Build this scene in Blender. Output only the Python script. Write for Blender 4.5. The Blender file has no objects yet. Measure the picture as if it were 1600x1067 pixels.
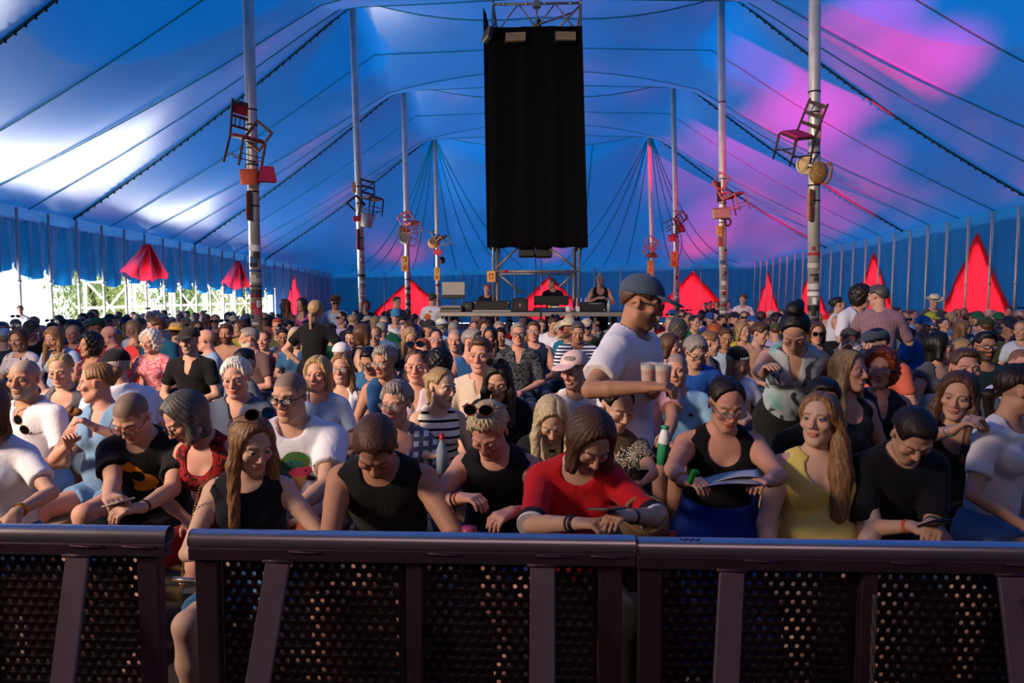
import bpy, math, random
import numpy as np
from mathutils import Vector, Matrix
random.seed(7)
rng = np.random.default_rng(7)
SC = bpy.context.scene
COL = SC.collection
# ------------------------------------------------------------------ camera
FPX, CX, CY = 1100.0, 800.0, 533.5
YAW = math.radians(2.34); PITCH = math.radians(3.82)
EYE = np.array([0.0, 0.0, 1.7])
fw = np.array([-math.sin(YAW) * math.cos(PITCH), math.cos(YAW) * math.cos(PITCH), -math.sin(PITCH)])
rt = np.array([math.cos(YAW), math.sin(YAW), 0.0])
up = np.cross(rt, fw)
cam_d = bpy.data.cameras.new('camera'); cam = bpy.data.objects.new('camera', cam_d); COL.objects.link(cam)
cam_d.sensor_width = 36.0; cam_d.lens = FPX * 36.0 / 1600.0; cam_d.clip_end = 300
m = Matrix.Identity(4)
for i in range(3):
    m[i][0] = rt[i]; m[i][1] = up[i]; m[i][2] = -fw[i]; m[i][3] = EYE[i]
cam.matrix_world = m
SC.camera = cam
def at(u, v, d):
    """the world point on plane y = d that shows at pixel (u, v)"""
    r = fw + rt * ((u - CX) / FPX) + up * ((CY - v) / FPX)
    return EYE + r * (d / r[1])
def proj(p):
    q = np.asarray(p) - EYE
    z = q @ fw
    return CX + FPX * (q @ rt) / z, CY - FPX * (q @ up) / z
# ------------------------------------------------------------------ world, sun, lamps, exposure
W = bpy.data.worlds.new('sky'); SC.world = W; W.use_nodes = True
nt = W.node_tree
sky = nt.nodes.new('ShaderNodeTexSky'); sky.sky_type = 'HOSEK_WILKIE'
sky.sun_direction = (0.30, 0.45, 0.84); sky.turbidity = 3.0; sky.ground_albedo = 0.4
nt.links.new(sky.outputs[0], nt.nodes['Background'].inputs[0])
nt.nodes['Background'].inputs[1].default_value = 8.0
def lamp(name, kind, loc, target, energy, color, **kw):
    l = bpy.data.lights.new(name, kind); o = bpy.data.objects.new(name, l); COL.objects.link(o)
    o.location = loc; l.energy = energy; l.color = color
    o.rotation_euler = (Vector(target) - Vector(loc)).to_track_quat('-Z', 'Y').to_euler()
    for k, v in kw.items(): setattr(l, k, v)
    return o
lamp('sun', 'SUN', (10, 60, 40), (10 - 0.30 * 60, 60 - 0.45 * 60, 40 - 0.84 * 60), 12.0, (1.0, 0.93, 0.82), angle=0.02)
# added lamp standing in for daylight bounced up off ground beyond the raised wall
lamp('ground_bounce', 'AREA', (-13.2, 23, 0.3), (-11.5, 23, 5.0), 4600, (1.0, 0.95, 0.88), shape='RECTANGLE', size=23, size_y=1.7)
# low warm evening light from beside the stage, aimed over the front rows into the crowd
lamp('stage_flood', 'SPOT', (-8.5, -0.6, 5.6), (2.2, 10.8, 1.0), 20000, (1.0, 0.76, 0.58), spot_size=math.radians(66), spot_blend=1.0, shadow_soft_size=1.4)
lamp('front_fill', 'AREA', (0.5, -3.5, 4.6), (0.3, 2.0, 0.9), 45, (1.0, 0.68, 0.74), shape='RECTANGLE', size=6, size_y=1.0)  # fill lamp added behind the camera to lift the dark barrier and front row
for i, (loc, tgt, e, ang) in enumerate([((7.0, 0.6, 3.0), (7.3, 16.6, 6.3), 1150000, 10), ((6.6, 0.6, 3.0), (6.2, 14.0, 6.7), 700000, 8), ((7.2, 0.6, 3.0), (6.9, 22, 6.2), 1150000, 10), ((7.4, 0.6, 3.0), (8.8, 24, 5.0), 1100000, 9), ((7.6, 0.4, 3.0), (7.9, 33, 4.8), 1700000, 6), ((7.6, 0.4, 3.0), (10.4, 27, 4.4), 1300000, 6)]):
    lamp('stage_spot', 'SPOT', loc, tgt, e, (1.0, 0.0, 0.02), spot_size=math.radians(ang), spot_blend=1.0, shadow_soft_size=0.1)
vs = SC.view_settings
SC.display_settings.display_device = 'sRGB'
vs.view_transform = 'Standard'; vs.look = 'None'; vs.exposure = 0.0; vs.gamma = 1.0; vs.use_curve_mapping = False
# ------------------------------------------------------------------ helpers
def srgb(h):
    if isinstance(h, (tuple, list)): return tuple(h[:3]) + (1.0,)
    h = h.lstrip('#'); c = [int(h[i:i + 2], 16) / 255 for i in (0, 2, 4)]
    return tuple(x / 12.92 if x <= 0.04045 else ((x + 0.055) / 1.055) ** 2.4 for x in c) + (1.0,)
_mats = {}
def N(nt, t, **kw):
    n = nt.nodes.new(t)
    for k, v in kw.items(): setattr(n, k, v)
    return n
def mat(name, color, rough=0.6, metal=0.0, noise=0.0, scale=20.0, bump=0.0, bscale=120.0, spec=0.4, emit=None):
    key = (name, str(color), rough, metal, noise, scale, bump, bscale)
    if key in _mats: return _mats[key]
    M = bpy.data.materials.new(name); M.use_nodes = True
    t = M.node_tree; b = t.nodes['Principled BSDF']
    c = srgb(color)
    b.inputs['Base Color'].default_value = c
    b.inputs['Roughness'].default_value = rough; b.inputs['Metallic'].default_value = metal
    b.inputs['Specular IOR Level'].default_value = spec
    tc = N(t, 'ShaderNodeTexCoord')
    if noise:
        n = N(t, 'ShaderNodeTexNoise'); n.inputs['Scale'].default_value = scale; n.inputs['Detail'].default_value = 5
        t.links.new(tc.outputs['Object'], n.inputs['Vector'])
        r = N(t, 'ShaderNodeMapRange'); r.inputs['To Min'].default_value = 1 - noise; r.inputs['To Max'].default_value = 1 + noise
        r.inputs['From Min'].default_value = 0.3; r.inputs['From Max'].default_value = 0.7
        t.links.new(n.outputs['Fac'], r.inputs['Value'])
        mx = N(t, 'ShaderNodeVectorMath', operation='SCALE'); mx.inputs[0].default_value = c[:3]
        t.links.new(r.outputs[0], mx.inputs['Scale']); t.links.new(mx.outputs[0], b.inputs['Base Color'])
    if bump:
        n2 = N(t, 'ShaderNodeTexNoise'); n2.inputs['Scale'].default_value = bscale; n2.inputs['Detail'].default_value = 3
        t.links.new(tc.outputs['Object'], n2.inputs['Vector'])
        bp = N(t, 'ShaderNodeBump'); bp.inputs['Strength'].default_value = bump; bp.inputs['Distance'].default_value = 0.01
        t.links.new(n2.outputs['Fac'], bp.inputs['Height']); t.links.new(bp.outputs[0], b.inputs['Normal'])
    if emit:
        b.inputs['Emission Color'].default_value = srgb(emit[0]); b.inputs['Emission Strength'].default_value = emit[1]
    _mats[key] = M
    return M
def wood(name, c1, c2, rough=0.65, scale=3.0, axis=0):
    key = ('wood', name)
    if key in _mats: return _mats[key]
    M = bpy.data.materials.new(name); M.use_nodes = True
    t = M.node_tree; b = t.nodes['Principled BSDF']; b.inputs['Roughness'].default_value = rough
    tc = N(t, 'ShaderNodeTexCoord'); mp = N(t, 'ShaderNodeMapping')
    s = [30.0, 30.0, 30.0]; s[axis] = scale; mp.inputs['Scale'].default_value = s
    n = N(t, 'ShaderNodeTexNoise'); n.inputs['Scale'].default_value = 1.0; n.inputs['Detail'].default_value = 6; n.inputs['Distortion'].default_value = 0.4
    r = N(t, 'ShaderNodeValToRGB'); r.color_ramp.elements[0].color = srgb(c1); r.color_ramp.elements[1].color = srgb(c2)
    r.color_ramp.elements[0].position = 0.35; r.color_ramp.elements[1].position = 0.7
    t.links.new(tc.outputs['Object'], mp.inputs[0]); t.links.new(mp.outputs[0], n.inputs['Vector'])
    t.links.new(n.outputs['Fac'], r.inputs[0]); t.links.new(r.outputs[0], b.inputs['Base Color'])
    _mats[key] = M
    return M
def fabric_translucent(name, c, trans=0.5, gloss=0.25, rough=0.45, var=0.12, c_trans=None):
    if ('ft', name) in _mats: return _mats[('ft', name)]
    M = bpy.data.materials.new(name); M.use_nodes = True
    t = M.node_tree; t.nodes.remove(t.nodes['Principled BSDF']); out = t.nodes['Material Output']
    tc = N(t, 'ShaderNodeTexCoord'); n = N(t, 'ShaderNodeTexNoise'); n.inputs['Scale'].default_value = 0.35; n.inputs['Detail'].default_value = 6
    t.links.new(tc.outputs['Object'], n.inputs['Vector'])
    r = N(t, 'ShaderNodeMapRange'); r.inputs['From Min'].default_value = 0.3; r.inputs['From Max'].default_value = 0.7
    r.inputs['To Min'].default_value = 1 - var; r.inputs['To Max'].default_value = 1 + var
    t.links.new(n.outputs['Fac'], r.inputs['Value'])
    def tint(col):
        mx = N(t, 'ShaderNodeVectorMath', operation='SCALE'); mx.inputs[0].default_value = srgb(col)[:3]
        t.links.new(r.outputs[0], mx.inputs['Scale']); return mx
    d = N(t, 'ShaderNodeBsdfDiffuse'); t.links.new(tint(c).outputs[0], d.inputs[0])
    tr = N(t, 'ShaderNodeBsdfTranslucent'); t.links.new(tint(c_trans or c).outputs[0], tr.inputs[0])
    g = N(t, 'ShaderNodeBsdfGlossy'); g.inputs['Roughness'].default_value = rough; g.inputs[0].default_value = (1, 1, 1, 1)
    m1 = N(t, 'ShaderNodeMixShader'); m1.inputs[0].default_value = trans
    t.links.new(d.outputs[0], m1.inputs[1]); t.links.new(tr.outputs[0], m1.inputs[2])
    fr = N(t, 'ShaderNodeFresnel'); fr.inputs[0].default_value = 1.35
    ml = N(t, 'ShaderNodeMath', operation='MULTIPLY'); ml.inputs[1].default_value = gloss
    t.links.new(fr.outputs[0], ml.inputs[0])
    m2 = N(t, 'ShaderNodeMixShader'); t.links.new(ml.outputs[0], m2.inputs[0])
    t.links.new(m1.outputs[0], m2.inputs[1]); t.links.new(g.outputs[0], m2.inputs[2])
    t.links.new(m2.outputs[0], out.inputs[0])
    _mats[('ft', name)] = M
    return M
def tag(o, label=None, cat=None, group=None, kind=None):
    if label: o['label'] = label
    if cat: o['category'] = cat
    if group: o['group'] = group
    if kind: o['kind'] = kind
    return o
def empty(name, loc=(0, 0, 0), rz=0.0, label=None, cat=None, group=None):
    o = bpy.data.objects.new(name, None); COL.objects.link(o)
    o.location = loc; o.rotation_euler = (0, 0, rz); o.empty_display_size = 0.1
    return tag(o, label, cat, group)
def quickmesh(name, V, Fq, smooth=True):
    """V (n,3), Fq (m,4) or (m,3) int arrays or list of polys"""
    me = bpy.data.meshes.new(name)
    V = np.asarray(V, np.float32)
    if isinstance(Fq, np.ndarray):
        m_, k = Fq.shape
        me.vertices.add(len(V)); me.vertices.foreach_set('co', V.ravel())
        me.loops.add(m_ * k); me.loops.foreach_set('vertex_index', Fq.astype(np.int32).ravel())
        me.polygons.add(m_); me.polygons.foreach_set('loop_start', np.arange(0, m_ * k, k, dtype=np.int32))
        me.update(calc_edges=True)
    else:
        me.from_pydata(V.tolist(), [], Fq); me.update()
    if smooth: me.polygons.foreach_set('use_smooth', np.ones(len(me.polygons), bool))
    return me
def obj(name, me, M=None, parent=None, loc=None, rot=None):
    o = bpy.data.objects.new(name, me); COL.objects.link(o)
    if parent is not None: o.parent = parent
    if loc is not None: o.location = loc
    if rot is not None: o.rotation_euler = rot
    if M is not None:
        if not me.materials: me.materials.append(M)
        elif me.materials[0] is not M:
            o.material_slots[0].link = 'OBJECT'; o.material_slots[0].material = M
    return o
class MB:
    """collects boxes, tubes, lathes into one mesh"""
    def __init__(s): s.v = []; s.f = []; s.mi = []; s.cur = 0; s.sm = []
    def _add(s, V, F, smooth=False):
        b = len(s.v); s.v += [tuple(map(float, p)) for p in V]
        for f in F: s.f.append([b + i for i in f]); s.mi.append(s.cur); s.sm.append(smooth)
        return s
    def box(s, c, size, R=None, bev=0.0):
        hx, hy, hz = [x / 2 for x in size]
        if bev <= 0:
            P = [(x, y, z) for x in (-hx, hx) for y in (-hy, hy) for z in (-hz, hz)]
            Fc = [(0, 1, 3, 2), (4, 6, 7, 5), (0, 4, 5, 1), (2, 3, 7, 6), (0, 2, 6, 4), (1, 5, 7, 3)]
        else:
            bev = min(bev, hx * .99, hy * .99, hz * .99)
            P = []; idx = {}
            for sx in (-1, 1):
                for sy in (-1, 1):
                    for sz in (-1, 1):
                        for ax in range(3):
                            q = [sx * (hx - bev), sy * (hy - bev), sz * (hz - bev)]
                            q[ax] += (sx, sy, sz)[ax] * bev
                            idx[(sx, sy, sz, ax)] = len(P); P.append(tuple(q))
            Fc = []
            S = (-1, 1)
            for sx in S: Fc.append([idx[(sx, a, b, 0)] for a, b in ((-1, -1), (-1, 1), (1, 1), (1, -1))][::-sx])
            for sy in S: Fc.append([idx[(a, sy, b, 1)] for a, b in ((-1, -1), (-1, 1), (1, 1), (1, -1))][::sy])
            for sz in S: Fc.append([idx[(a, b, sz, 2)] for a, b in ((-1, -1), (-1, 1), (1, 1), (1, -1))][::-sz])
            for a in S:
                for b in S:
                    Fc.append([idx[(-1, a, b, 1)], idx[(1, a, b, 1)], idx[(1, a, b, 2)], idx[(-1, a, b, 2)]][::(a * b)])
                    Fc.append([idx[(a, -1, b, 0)], idx[(a, 1, b, 0)], idx[(a, 1, b, 2)], idx[(a, -1, b, 2)]][::-(a * b)])
                    Fc.append([idx[(a, b, -1, 0)], idx[(a, b, 1, 0)], idx[(a, b, 1, 1)], idx[(a, b, -1, 1)]][::(a * b)])
                    for c_ in S: Fc.append([idx[(a, b, c_, k)] for k in range(3)][::(a * b * c_)])
        P = np.array(P)
        if R is not None: P = P @ np.array(R).T
        return s._add(P + np.array(c), Fc)
    def bar(s, a, b, w, h, up=(0, 0, 1), bev=0.0):
        a = np.array(a, float); b = np.array(b, float); z = b - a; L = np.linalg.norm(z); z /= L
        u = np.array(up, float)
        if abs(z @ u) > 0.98: u = np.array([0, 1.0, 0]) if abs(z[1]) < .9 else np.array([1.0, 0, 0])
        x = np.cross(u, z); x /= np.linalg.norm(x); y = np.cross(z, x)
        return s.box((a + b) / 2, (w, h, L), np.stack([x, y, z], 1), bev)
    def tube(s, pts, r, n=10, caps=True, closed=False):
        P = [np.array(p, float) for p in pts]
        rs = r if isinstance(r, (list, tuple, np.ndarray)) else [r] * len(P)
        V = []; F = []; px = None; m_ = len(P)
        for i, p in enumerate(P):
            if closed: t = P[(i + 1) % m_] - P[i - 1]
            else: t = P[min(i + 1, m_ - 1)] - P[max(i - 1, 0)]
            t = t / (np.linalg.norm(t) + 1e-12)
            if px is None:
                a = np.array([0, 0, 1.0]) if abs(t[2]) < .9 else np.array([1.0, 0, 0])
                px = np.cross(a, t)
            px = px - t * (px @ t); px /= np.linalg.norm(px) + 1e-12; py = np.cross(t, px)
            for k in range(n):
                a = 2 * math.pi * k / n; V.append(p + rs[i] * (math.cos(a) * px + math.sin(a) * py))
        for i in range(m_ if closed else m_ - 1):
            j = (i + 1) % m_
            for k in range(n):
                k2 = (k + 1) % n; F.append((i * n + k, i * n + k2, j * n + k2, j * n + k))
        s._add(V, F, True)
        if caps and not closed:
            b = len(s.v) - len(V)
            s.f.append([b + k for k in range(n)][::-1]); s.f.append([b + (m_ - 1) * n + k for k in range(n)]); s.mi += [s.cur] * 2; s.sm += [False] * 2
        return s
    def lathe(s, prof, c=(0, 0, 0), n=24, R=None, smooth=True, sx=1.0, sy=1.0):
        V = []; F = []
        for (r, z) in prof:
            for k in range(n):
                a = 2 * math.pi * k / n; V.append((r * math.cos(a) * sx, r * math.sin(a) * sy, z))
        for i in range(len(prof) - 1):
            for k in range(n):
                k2 = (k + 1) % n; F.append((i * n + k, i * n + k2, (i + 1) * n + k2, (i + 1) * n + k))
        V = np.array(V)
        if R is not None: V = V @ np.array(R).T
        return s._add(V + np.array(c), F, smooth)
    def sphere(s, c, r, n=10, m_=7, sc=(1, 1, 1), R=None):
        prof = [(max(math.sin(math.pi * i / m_), 1e-4) * r, -math.cos(math.pi * i / m_) * r) for i in range(m_ + 1)]
        V = []
        R_ = np.diag(sc) if R is None else np.array(R) @ np.diag(sc)
        return s.lathe(prof, c, n, R_)
    def poly(s, P, t=None, off=(0, 0, 0)):
        n = len(P); P = [np.array(p, float) for p in P]
        if t is None: return s._add(P, [list(range(n))])
        o = np.array(off, float)
        V = P + [p + o for p in P]
        F = [list(range(n))[::-1], [n + i for i in range(n)]] + [(i, (i + 1) % n, n + (i + 1) % n, n + i) for i in range(n)]
        return s._add(V, F)
    def build(s, name, M, parent=None, loc=None, rot=None):
        me = bpy.data.meshes.new(name); me.from_pydata(s.v, [], s.f)
        ms = M if isinstance(M, (list, tuple)) else [M]
        for x in ms: me.materials.append(x)
        if len(ms) > 1: me.polygons.foreach_set('material_index', s.mi)
        me.polygons.foreach_set('use_smooth', s.sm)
        me.update()
        o = bpy.data.objects.new(name, me); COL.objects.link(o)
        if parent is not None: o.parent = parent
        if loc is not None: o.location = loc
        if rot is not None: o.rotation_euler = rot
        return o
def children_of(o): return list(o.children)
def copy_tree(o, parent=None, depth=0):
    c = o.copy(); COL.objects.link(c)
    if parent is not None: c.parent = parent
    for ch in list(o.children): copy_tree(ch, c, depth + 1)
    return c
def rotx(a): c, s = math.cos(a), math.sin(a); return np.array([[1, 0, 0], [0, c, -s], [0, s, c]])
def roty(a): c, s = math.cos(a), math.sin(a); return np.array([[c, 0, s], [0, 1, 0], [-s, 0, c]])
def rotz(a): c, s = math.cos(a), math.sin(a); return np.array([[c, -s, 0], [s, c, 0], [0, 0, 1]])
# ------------------------------------------------------------------ floor and ground
BLUE = fabric_translucent('blue_canvas', '#1664b2', trans=0.20, gloss=0.30, rough=0.34, c_trans='#0468c0')
BLUEW = fabric_translucent('blue_wall_canvas', '#115590', trans=0.12, gloss=0.14, rough=0.5)
REDW = fabric_translucent('red_wall_canvas', '#f0141e', trans=0.7, c_trans='#f01c30', gloss=0.3, rough=0.45)
SEAM = fabric_translucent('seam_canvas', '#0a6a80', trans=0.20, gloss=0.3)
STEEL = mat('galvanised_steel', '#b9b4b0', 0.42, 0.65, noise=0.10, scale=6, bump=0.05)
DARKMETAL = mat('dark_metal', '#26262a', 0.5, 0.3)
BLACK = mat('black_plastic', '#0e0e10', 0.45)
fl = MB(); fl.box((0, 17, -0.05), (24.6, 48.4, 0.1))
tag(fl.build('floor', mat('trodden_dark_floor', '#3a332d', 0.85, noise=0.3, scale=2.5, bump=0.3, bscale=30)), kind='structure')
g = MB(); g.box((0, 30, -0.16), (160, 160, 0.1))
tag(g.build('ground', mat('pale_dry_ground', '#e6dfcf', 0.9, noise=0.06, scale=1.2)), kind='structure')
# ------------------------------------------------------------------ canopy
PX, WX, YB, Y0, BAY = 4.65, 12.2, 41.0, -1.15, 6.4
POLEY = [11.65, 18.05, 24.45, 30.85]
PEAK = {5.25: 9.0, 11.65: 9.1, 18.05: 9.1, 24.45: 8.95, 30.85: 8.65, -1.15: 9.0}
def eave(x, y):
    l = 3.78 - 0.032 * (y - 15); r = 4.05 - 0.020 * (y - 15)
    l = min(l, 3.95); r = min(r, 4.2)
    t = (x + WX) / (2 * WX)
    return l + (r - l) * t
def prof_valley(x, y):
    a = abs(x); c = 8.3; p = 7.68
    if a <= PX: return c + (p - c) * (a / PX) ** 2
    t = (a - PX) / (WX - PX); e = eave(x, y)
    return p + (e - p) * (t ** 0.96) - 0.12 * math.sin(math.pi * t)
def prof_ridge(x, y, pk):
    a = abs(x)
    if a <= PX:
        s = a / PX
        return pk - 0.5 * (1 - s * s) - 0.12 * math.sin(math.pi * s)
    t = (a - PX) / (WX - PX); e = eave(x, y)
    return pk + (e - pk) * t - 0.22 * math.sin(math.pi * t)
def canopy(x, y):
    if y <= 30.85:
        k = (y + 1.15) / BAY; i = math.floor(k + 0.5); yl = -1.15 + i * BAY
        tau = min(1.0, abs(y - yl) / (BAY / 2))
        pk = PEAK[min(PEAK, key=lambda q: abs(q - yl))]
        w = 0.55 * (1 - tau) ** 1.5 + 0.45 * (0.5 + 0.5 * math.cos(math.pi * tau))
        v = prof_valley(x, y); r = prof_ridge(x, y, pk)
        return v + (r - v) * w
    t = (y - 30.85) / (YB - 30.85)
    a = prof_ridge(x, 30.85, PEAK[30.85]); b = eave(x, YB)
    hip = 0.0
    return a + (b - a) * t - 0.55 * math.sin(math.pi * t) * (1 if abs(x) < PX else max(0, 1 - (abs(x) - PX) / (WX - PX)))
ceil_root = empty('ceiling', (0, 0, 0)); tag(ceil_root, kind='structure')
seamy = [Y0 + 1.6 * i for i in range(-4, 21)]
xs = [-WX + 2 * WX * i / 96 for i in range(97)]
def strip(ys, name, M):
    V = [(x, y, canopy(x, y)) for y in ys for x in xs]; n = len(xs)
    F = np.array([(j * n + i, j * n + i + 1, (j + 1) * n + i + 1, (j + 1) * n + i) for j in range(len(ys) - 1) for i in range(n - 1)])
    return obj(name, quickmesh(name, V, F), M, ceil_root)
for a, b in zip(seamy[:-1], seamy[1:]):
    strip([a + (b - a) * k / 6 for k in range(7)], 'canopy_panel', BLUE)
strip([30.85 + (YB - 30.85) * k / 16 for k in range(17)], 'canopy_panel', BLUE)
def ribbon(pts, w, name, M, off=0.02, thick=0.012):
    mb = MB(); P = [np.array(p) for p in pts]
    for a, b in zip(P[:-1], P[1:]):
        a = a - np.array([0, 0, off]); b = b - np.array([0, 0, off])
        mb.bar(a, b + (b - a) * 0.02, w, thick, up=(0, 0, 1))
    return mb.build(name, M, ceil_root)
for y in seamy[1:]:
    if y < 4 or y > 31: continue
    main = any(abs(y - p) < 0.05 for p in POLEY)
    ribbon([(x, y, canopy(x, y)) for x in xs[::3]], 0.032 if not main else 0.05, 'seam', SEAM)
    if main:     # laced joint along the ridge
        for sgn in (-1, 1):
            mb = MB(); pts = []
            for k in range(41):
                x = sgn * (PX + 0.3 + (WX - PX - 0.35) * k / 40); z = canopy(x, y) - 0.05
                pts.append((x, y, z)); mb.sphere((x, y, z - 0.015), 0.035, 6, 4)
            mb.tube(pts, 0.014, 6)
            mb.build('lacing_rope', mat('dark_rope', '#1b2b3c', 0.8), ceil_root)
for sgn in (-1, 1):     # seams fanning out from the last poles
    for k in range(9):
        xe = sgn * (1.0 + 1.3 * k); ye = YB - 0.05
        if abs(xe) > WX: continue
        a = np.array([sgn * (PX + 0.02), 30.9]); b = np.array([xe, ye])
        pts = []
        for j in range(21):
            q = a + (b - a) * (0.01 + 0.98 * j / 20); pts.append((q[0], q[1], canopy(q[0], q[1])))
        ribbon(pts, 0.035, 'seam', SEAM)
for x0 in (-2.2, 0.0, 2.2):
    ribbon([(x0, 30.9 + 10.05 * j / 16, canopy(x0, 30.9 + 10.05 * j / 16)) for j in range(17)], 0.035, 'seam', SEAM)
# eave valance: a band of canvas all round
BAND = fabric_translucent('valance_canvas', '#1a72b4', trans=0.16, gloss=0.3)
def band(p0, p1, n, name, inward):
    V = []; F = []
    for i in range(n + 1):
        t = i / n; x = p0[0] + (p1[0] - p0[0]) * t; y = p0[1] + (p1[1] - p0[1]) * t
        z = canopy(max(-WX, min(WX, x)), min(y, YB)) + 0.03
        for j, (dz, di) in enumerate(((0, 0), (-0.16, .02 + .012 * math.sin(i * 1.3)), (-0.36, .05 + .02 * math.sin(i * 1.3 + .5)))):
            V.append((x + inward[0] * di, y + inward[1] * di, z + dz + (0.012 * math.sin(i * 1.57) if j == 2 else 0)))
    for i in range(n):
        for j in range(2): F.append((i * 3 + j, (i + 1) * 3 + j, (i + 1) * 3 + j + 1, i * 3 + j + 1))
    return obj(name, quickmesh(name, V, np.array(F)), BAND, ceil_root)
band((-WX, -7), (-WX, YB), 150, 'valance', (1, 0)); band((WX, -7), (WX, YB), 150, 'valance', (-1, 0)); band((-WX, YB), (WX, YB), 90, 'valance', (0, -1))
# ------------------------------------------------------------------ walls
POSTM = mat('wall_post_steel', '#aaa6a4', 0.45, 0.5)
def cloth_panel(a, b, ztop_f, zbot_f, name, M, parent, inward, nx=10, nz=10, amp=0.03, wrinkle=None, seed=0, skip=None):
    r = random.Random(seed); ph = r.uniform(0, 6.28); fq = r.uniform(1.5, 3.2); V = []; F = []
    a = np.array(a, float); b = np.array(b, float); inw = np.array([inward[0], inward[1], 0.0])
    for i in range(nx + 1):
        t = i / nx; p = a + (b - a) * t; zt = ztop_f(t); zb = zbot_f(t)
        for j in range(nz + 1):
            s = j / nz
            d = amp * math.sin(math.pi * t) * (0.4 + math.sin(fq * 6.28 * t + ph + 1.1 * s) * (0.35 + s * 0.6)) + 0.012 * math.sin(9 * s + 5 * t + ph) * math.sin(math.pi * t)
            if wrinkle: d += wrinkle(t, s)
            V.append((p[0] + inw[0] * d, p[1] + inw[1] * d, zt + (zb - zt) * s))
    for i in range(nx):
        for j in range(nz):
            q = (i * (nz + 1) + j, (i + 1) * (nz + 1) + j, (i + 1) * (nz + 1) + j + 1, i * (nz + 1) + j + 1)
            if skip and all(skip(V[k]) for k in q): continue
            F.append(q)
    return obj(name, quickmesh(name, V, np.array(F)), M, parent)
def post(x, y, top, parent, r=0.034):
    mb = MB(); mb.tube([(x, y, 0), (x, y, top)], r, 10); mb.tube([(x, y, 1.95), (x, y, 2.03)], r * 1.35, 10)
    return mb.build('wall_post', POSTM, parent)
def diamond(pts, parent, name='red_panel'):
    mb = MB(); n = len(pts); mb.poly(pts, 0.01, off=diamond.off)
    return mb.build(name, REDW, parent)
def red_tri(axis_pt, inward, along, apex_z, half, zmid, parent, w=0.05):
    """upper half of a red diamond, stitched on the inner face of the wall"""
    a = np.array(axis_pt, float); al = np.array([along[0], along[1], 0.0]); inw = np.array([inward[0], inward[1], 0.0]) * w
    V = []; F = []; n = 14
    for j in range(n + 1):
        t = j / n; z = apex_z + (zmid - apex_z) * t; h = half * t + 0.01
        for i in range(13):
            s = -1 + 2 * i / 12
            V.append(a + al * (h * s) + inw * (1 + 0.45 * math.sin(7 * s * h + j * .3)) + np.array([0, 0, z]))
    for j in range(n):
        for i in range(12): F.append((j * 13 + i, j * 13 + i + 1, (j + 1) * 13 + i + 1, (j + 1) * 13 + i))
    m1 = len(V)
    for j in range(1, n + 1):
        t = j / n; z = zmid + (0.06 - zmid) * t; h = half * (1 - t) + 0.01
        for i in range(13):
            s = -1 + 2 * i / 12
            V.append(a + al * (h * s) + inw * (1 + 0.45 * math.sin(7 * s * h + j * .3)) + np.array([0, 0, z]))
    for j in range(n):
        b = n * 13 + j * 13
        for i in range(12): F.append((b + i, b + i + 1, b + 13 + i + 1, b + 13 + i))
    return obj('red_panel', quickmesh('red_panel', V, np.array(F)), REDW, parent)
SP = 1.05
def inside_diamond(specs, ax):
    def f(p):
        for c, za, half, zm in specs:      # the red cloth is let into the blue wall, with a sewn overlap
            h = half * ((za - p[2]) / (za - zm) if p[2] > zm else (p[2] - .06) / (zm - .06))
            if abs(p[ax] - c) < h - .12 and p[2] < za - .15: return True
        return False
    return f
RED_R = [(20.3, 3.42, 2.05, .6), (26.4, 3.25, 2.05, .6), (32.3, 3.1, 2.05, .6), (38.4, 2.95, 2.05, .6)]; RED_B = [(-7.6, 2.62, 2.3, .55), (0.5, 2.8, 2.3, .55), (8.7, 3.05, 2.3, .55)]; RED_L = [(34.3, 2.75, 1.7, .6)]
wl = tag(empty('wall_left'), kind='structure'); wr = tag(empty('wall_right'), kind='structure'); wb = tag(empty('wall_back'), kind='structure')
yl = [15.9 + SP * k for k in range(-21, 25) if 15.9 + SP * k < YB - 0.2]
red_left = {21.1: 1.4, 27.5: 1.4}
for i, y in enumerate(yl):
    post(-WX + 0.12, y, eave(-WX, y) - 0.05, wl)
    y2 = min(y + SP, YB)
    zt = lambda t, y=y, y2=y2: eave(-WX, y + (y2 - y) * t) - 0.3
    if 8.4 < y < 31.3:
        dr = 0.75 + 0.25 * ((i * 37) % 5) / 5
        zb = lambda t, y=y, y2=y2, dr=dr, i=i: eave(-WX, y + (y2 - y) * t) - 0.55 - dr - 0.28 * math.sin(math.pi * t) ** 0.8
        cloth_panel((-WX, y), (-WX, y2), zt, zb, 'rolled_curtain', BLUEW, wl, (1, 0), 12, 10, 0.16, None, i)
    else:
        cloth_panel((-WX, y), (-WX, y2), zt, lambda t: 0.05, 'wall_panel', BLUEW, wl, (1, 0), 8, 16, 0.03, None, i, inside_diamond(RED_L, 1))
for yc in (21.1, 27.5):      # red pieces gathered up with the rolled curtain
    V = []; F = []
    za = eave(-WX, yc) - 0.35; zb = za - 1.05
    n = 12
    for j in range(n + 1):
        t = j / n
        for i in range(17):
            s = -1 + 2 * i / 16; h = 0.05 + 1.35 * t
            z = za + (zb - za) * t + (0.22 * abs(s) ** 1.5 * t if j else 0) - (0.12 * abs(math.sin(s * 7)) * t)
            V.append((-WX + 0.22 + 0.07 * math.sin(s * 9 + t * 2), yc + h * s, z))
    for j in range(n):
        for i in range(16): F.append((j * 17 + i, j * 17 + i + 1, (j + 1) * 17 + i + 1, (j + 1) * 17 + i))
    obj('red_panel', quickmesh('red_panel', V, np.array(F)), REDW, wl)
red_tri((-WX, 34.3, 0), (1, 0), (0, 1), 2.75, 1.7, 0.6, wl)
yr = [18.5 + SP * k for k in range(-23, 22) if 18.5 + SP * k < YB - 0.2]
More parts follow.
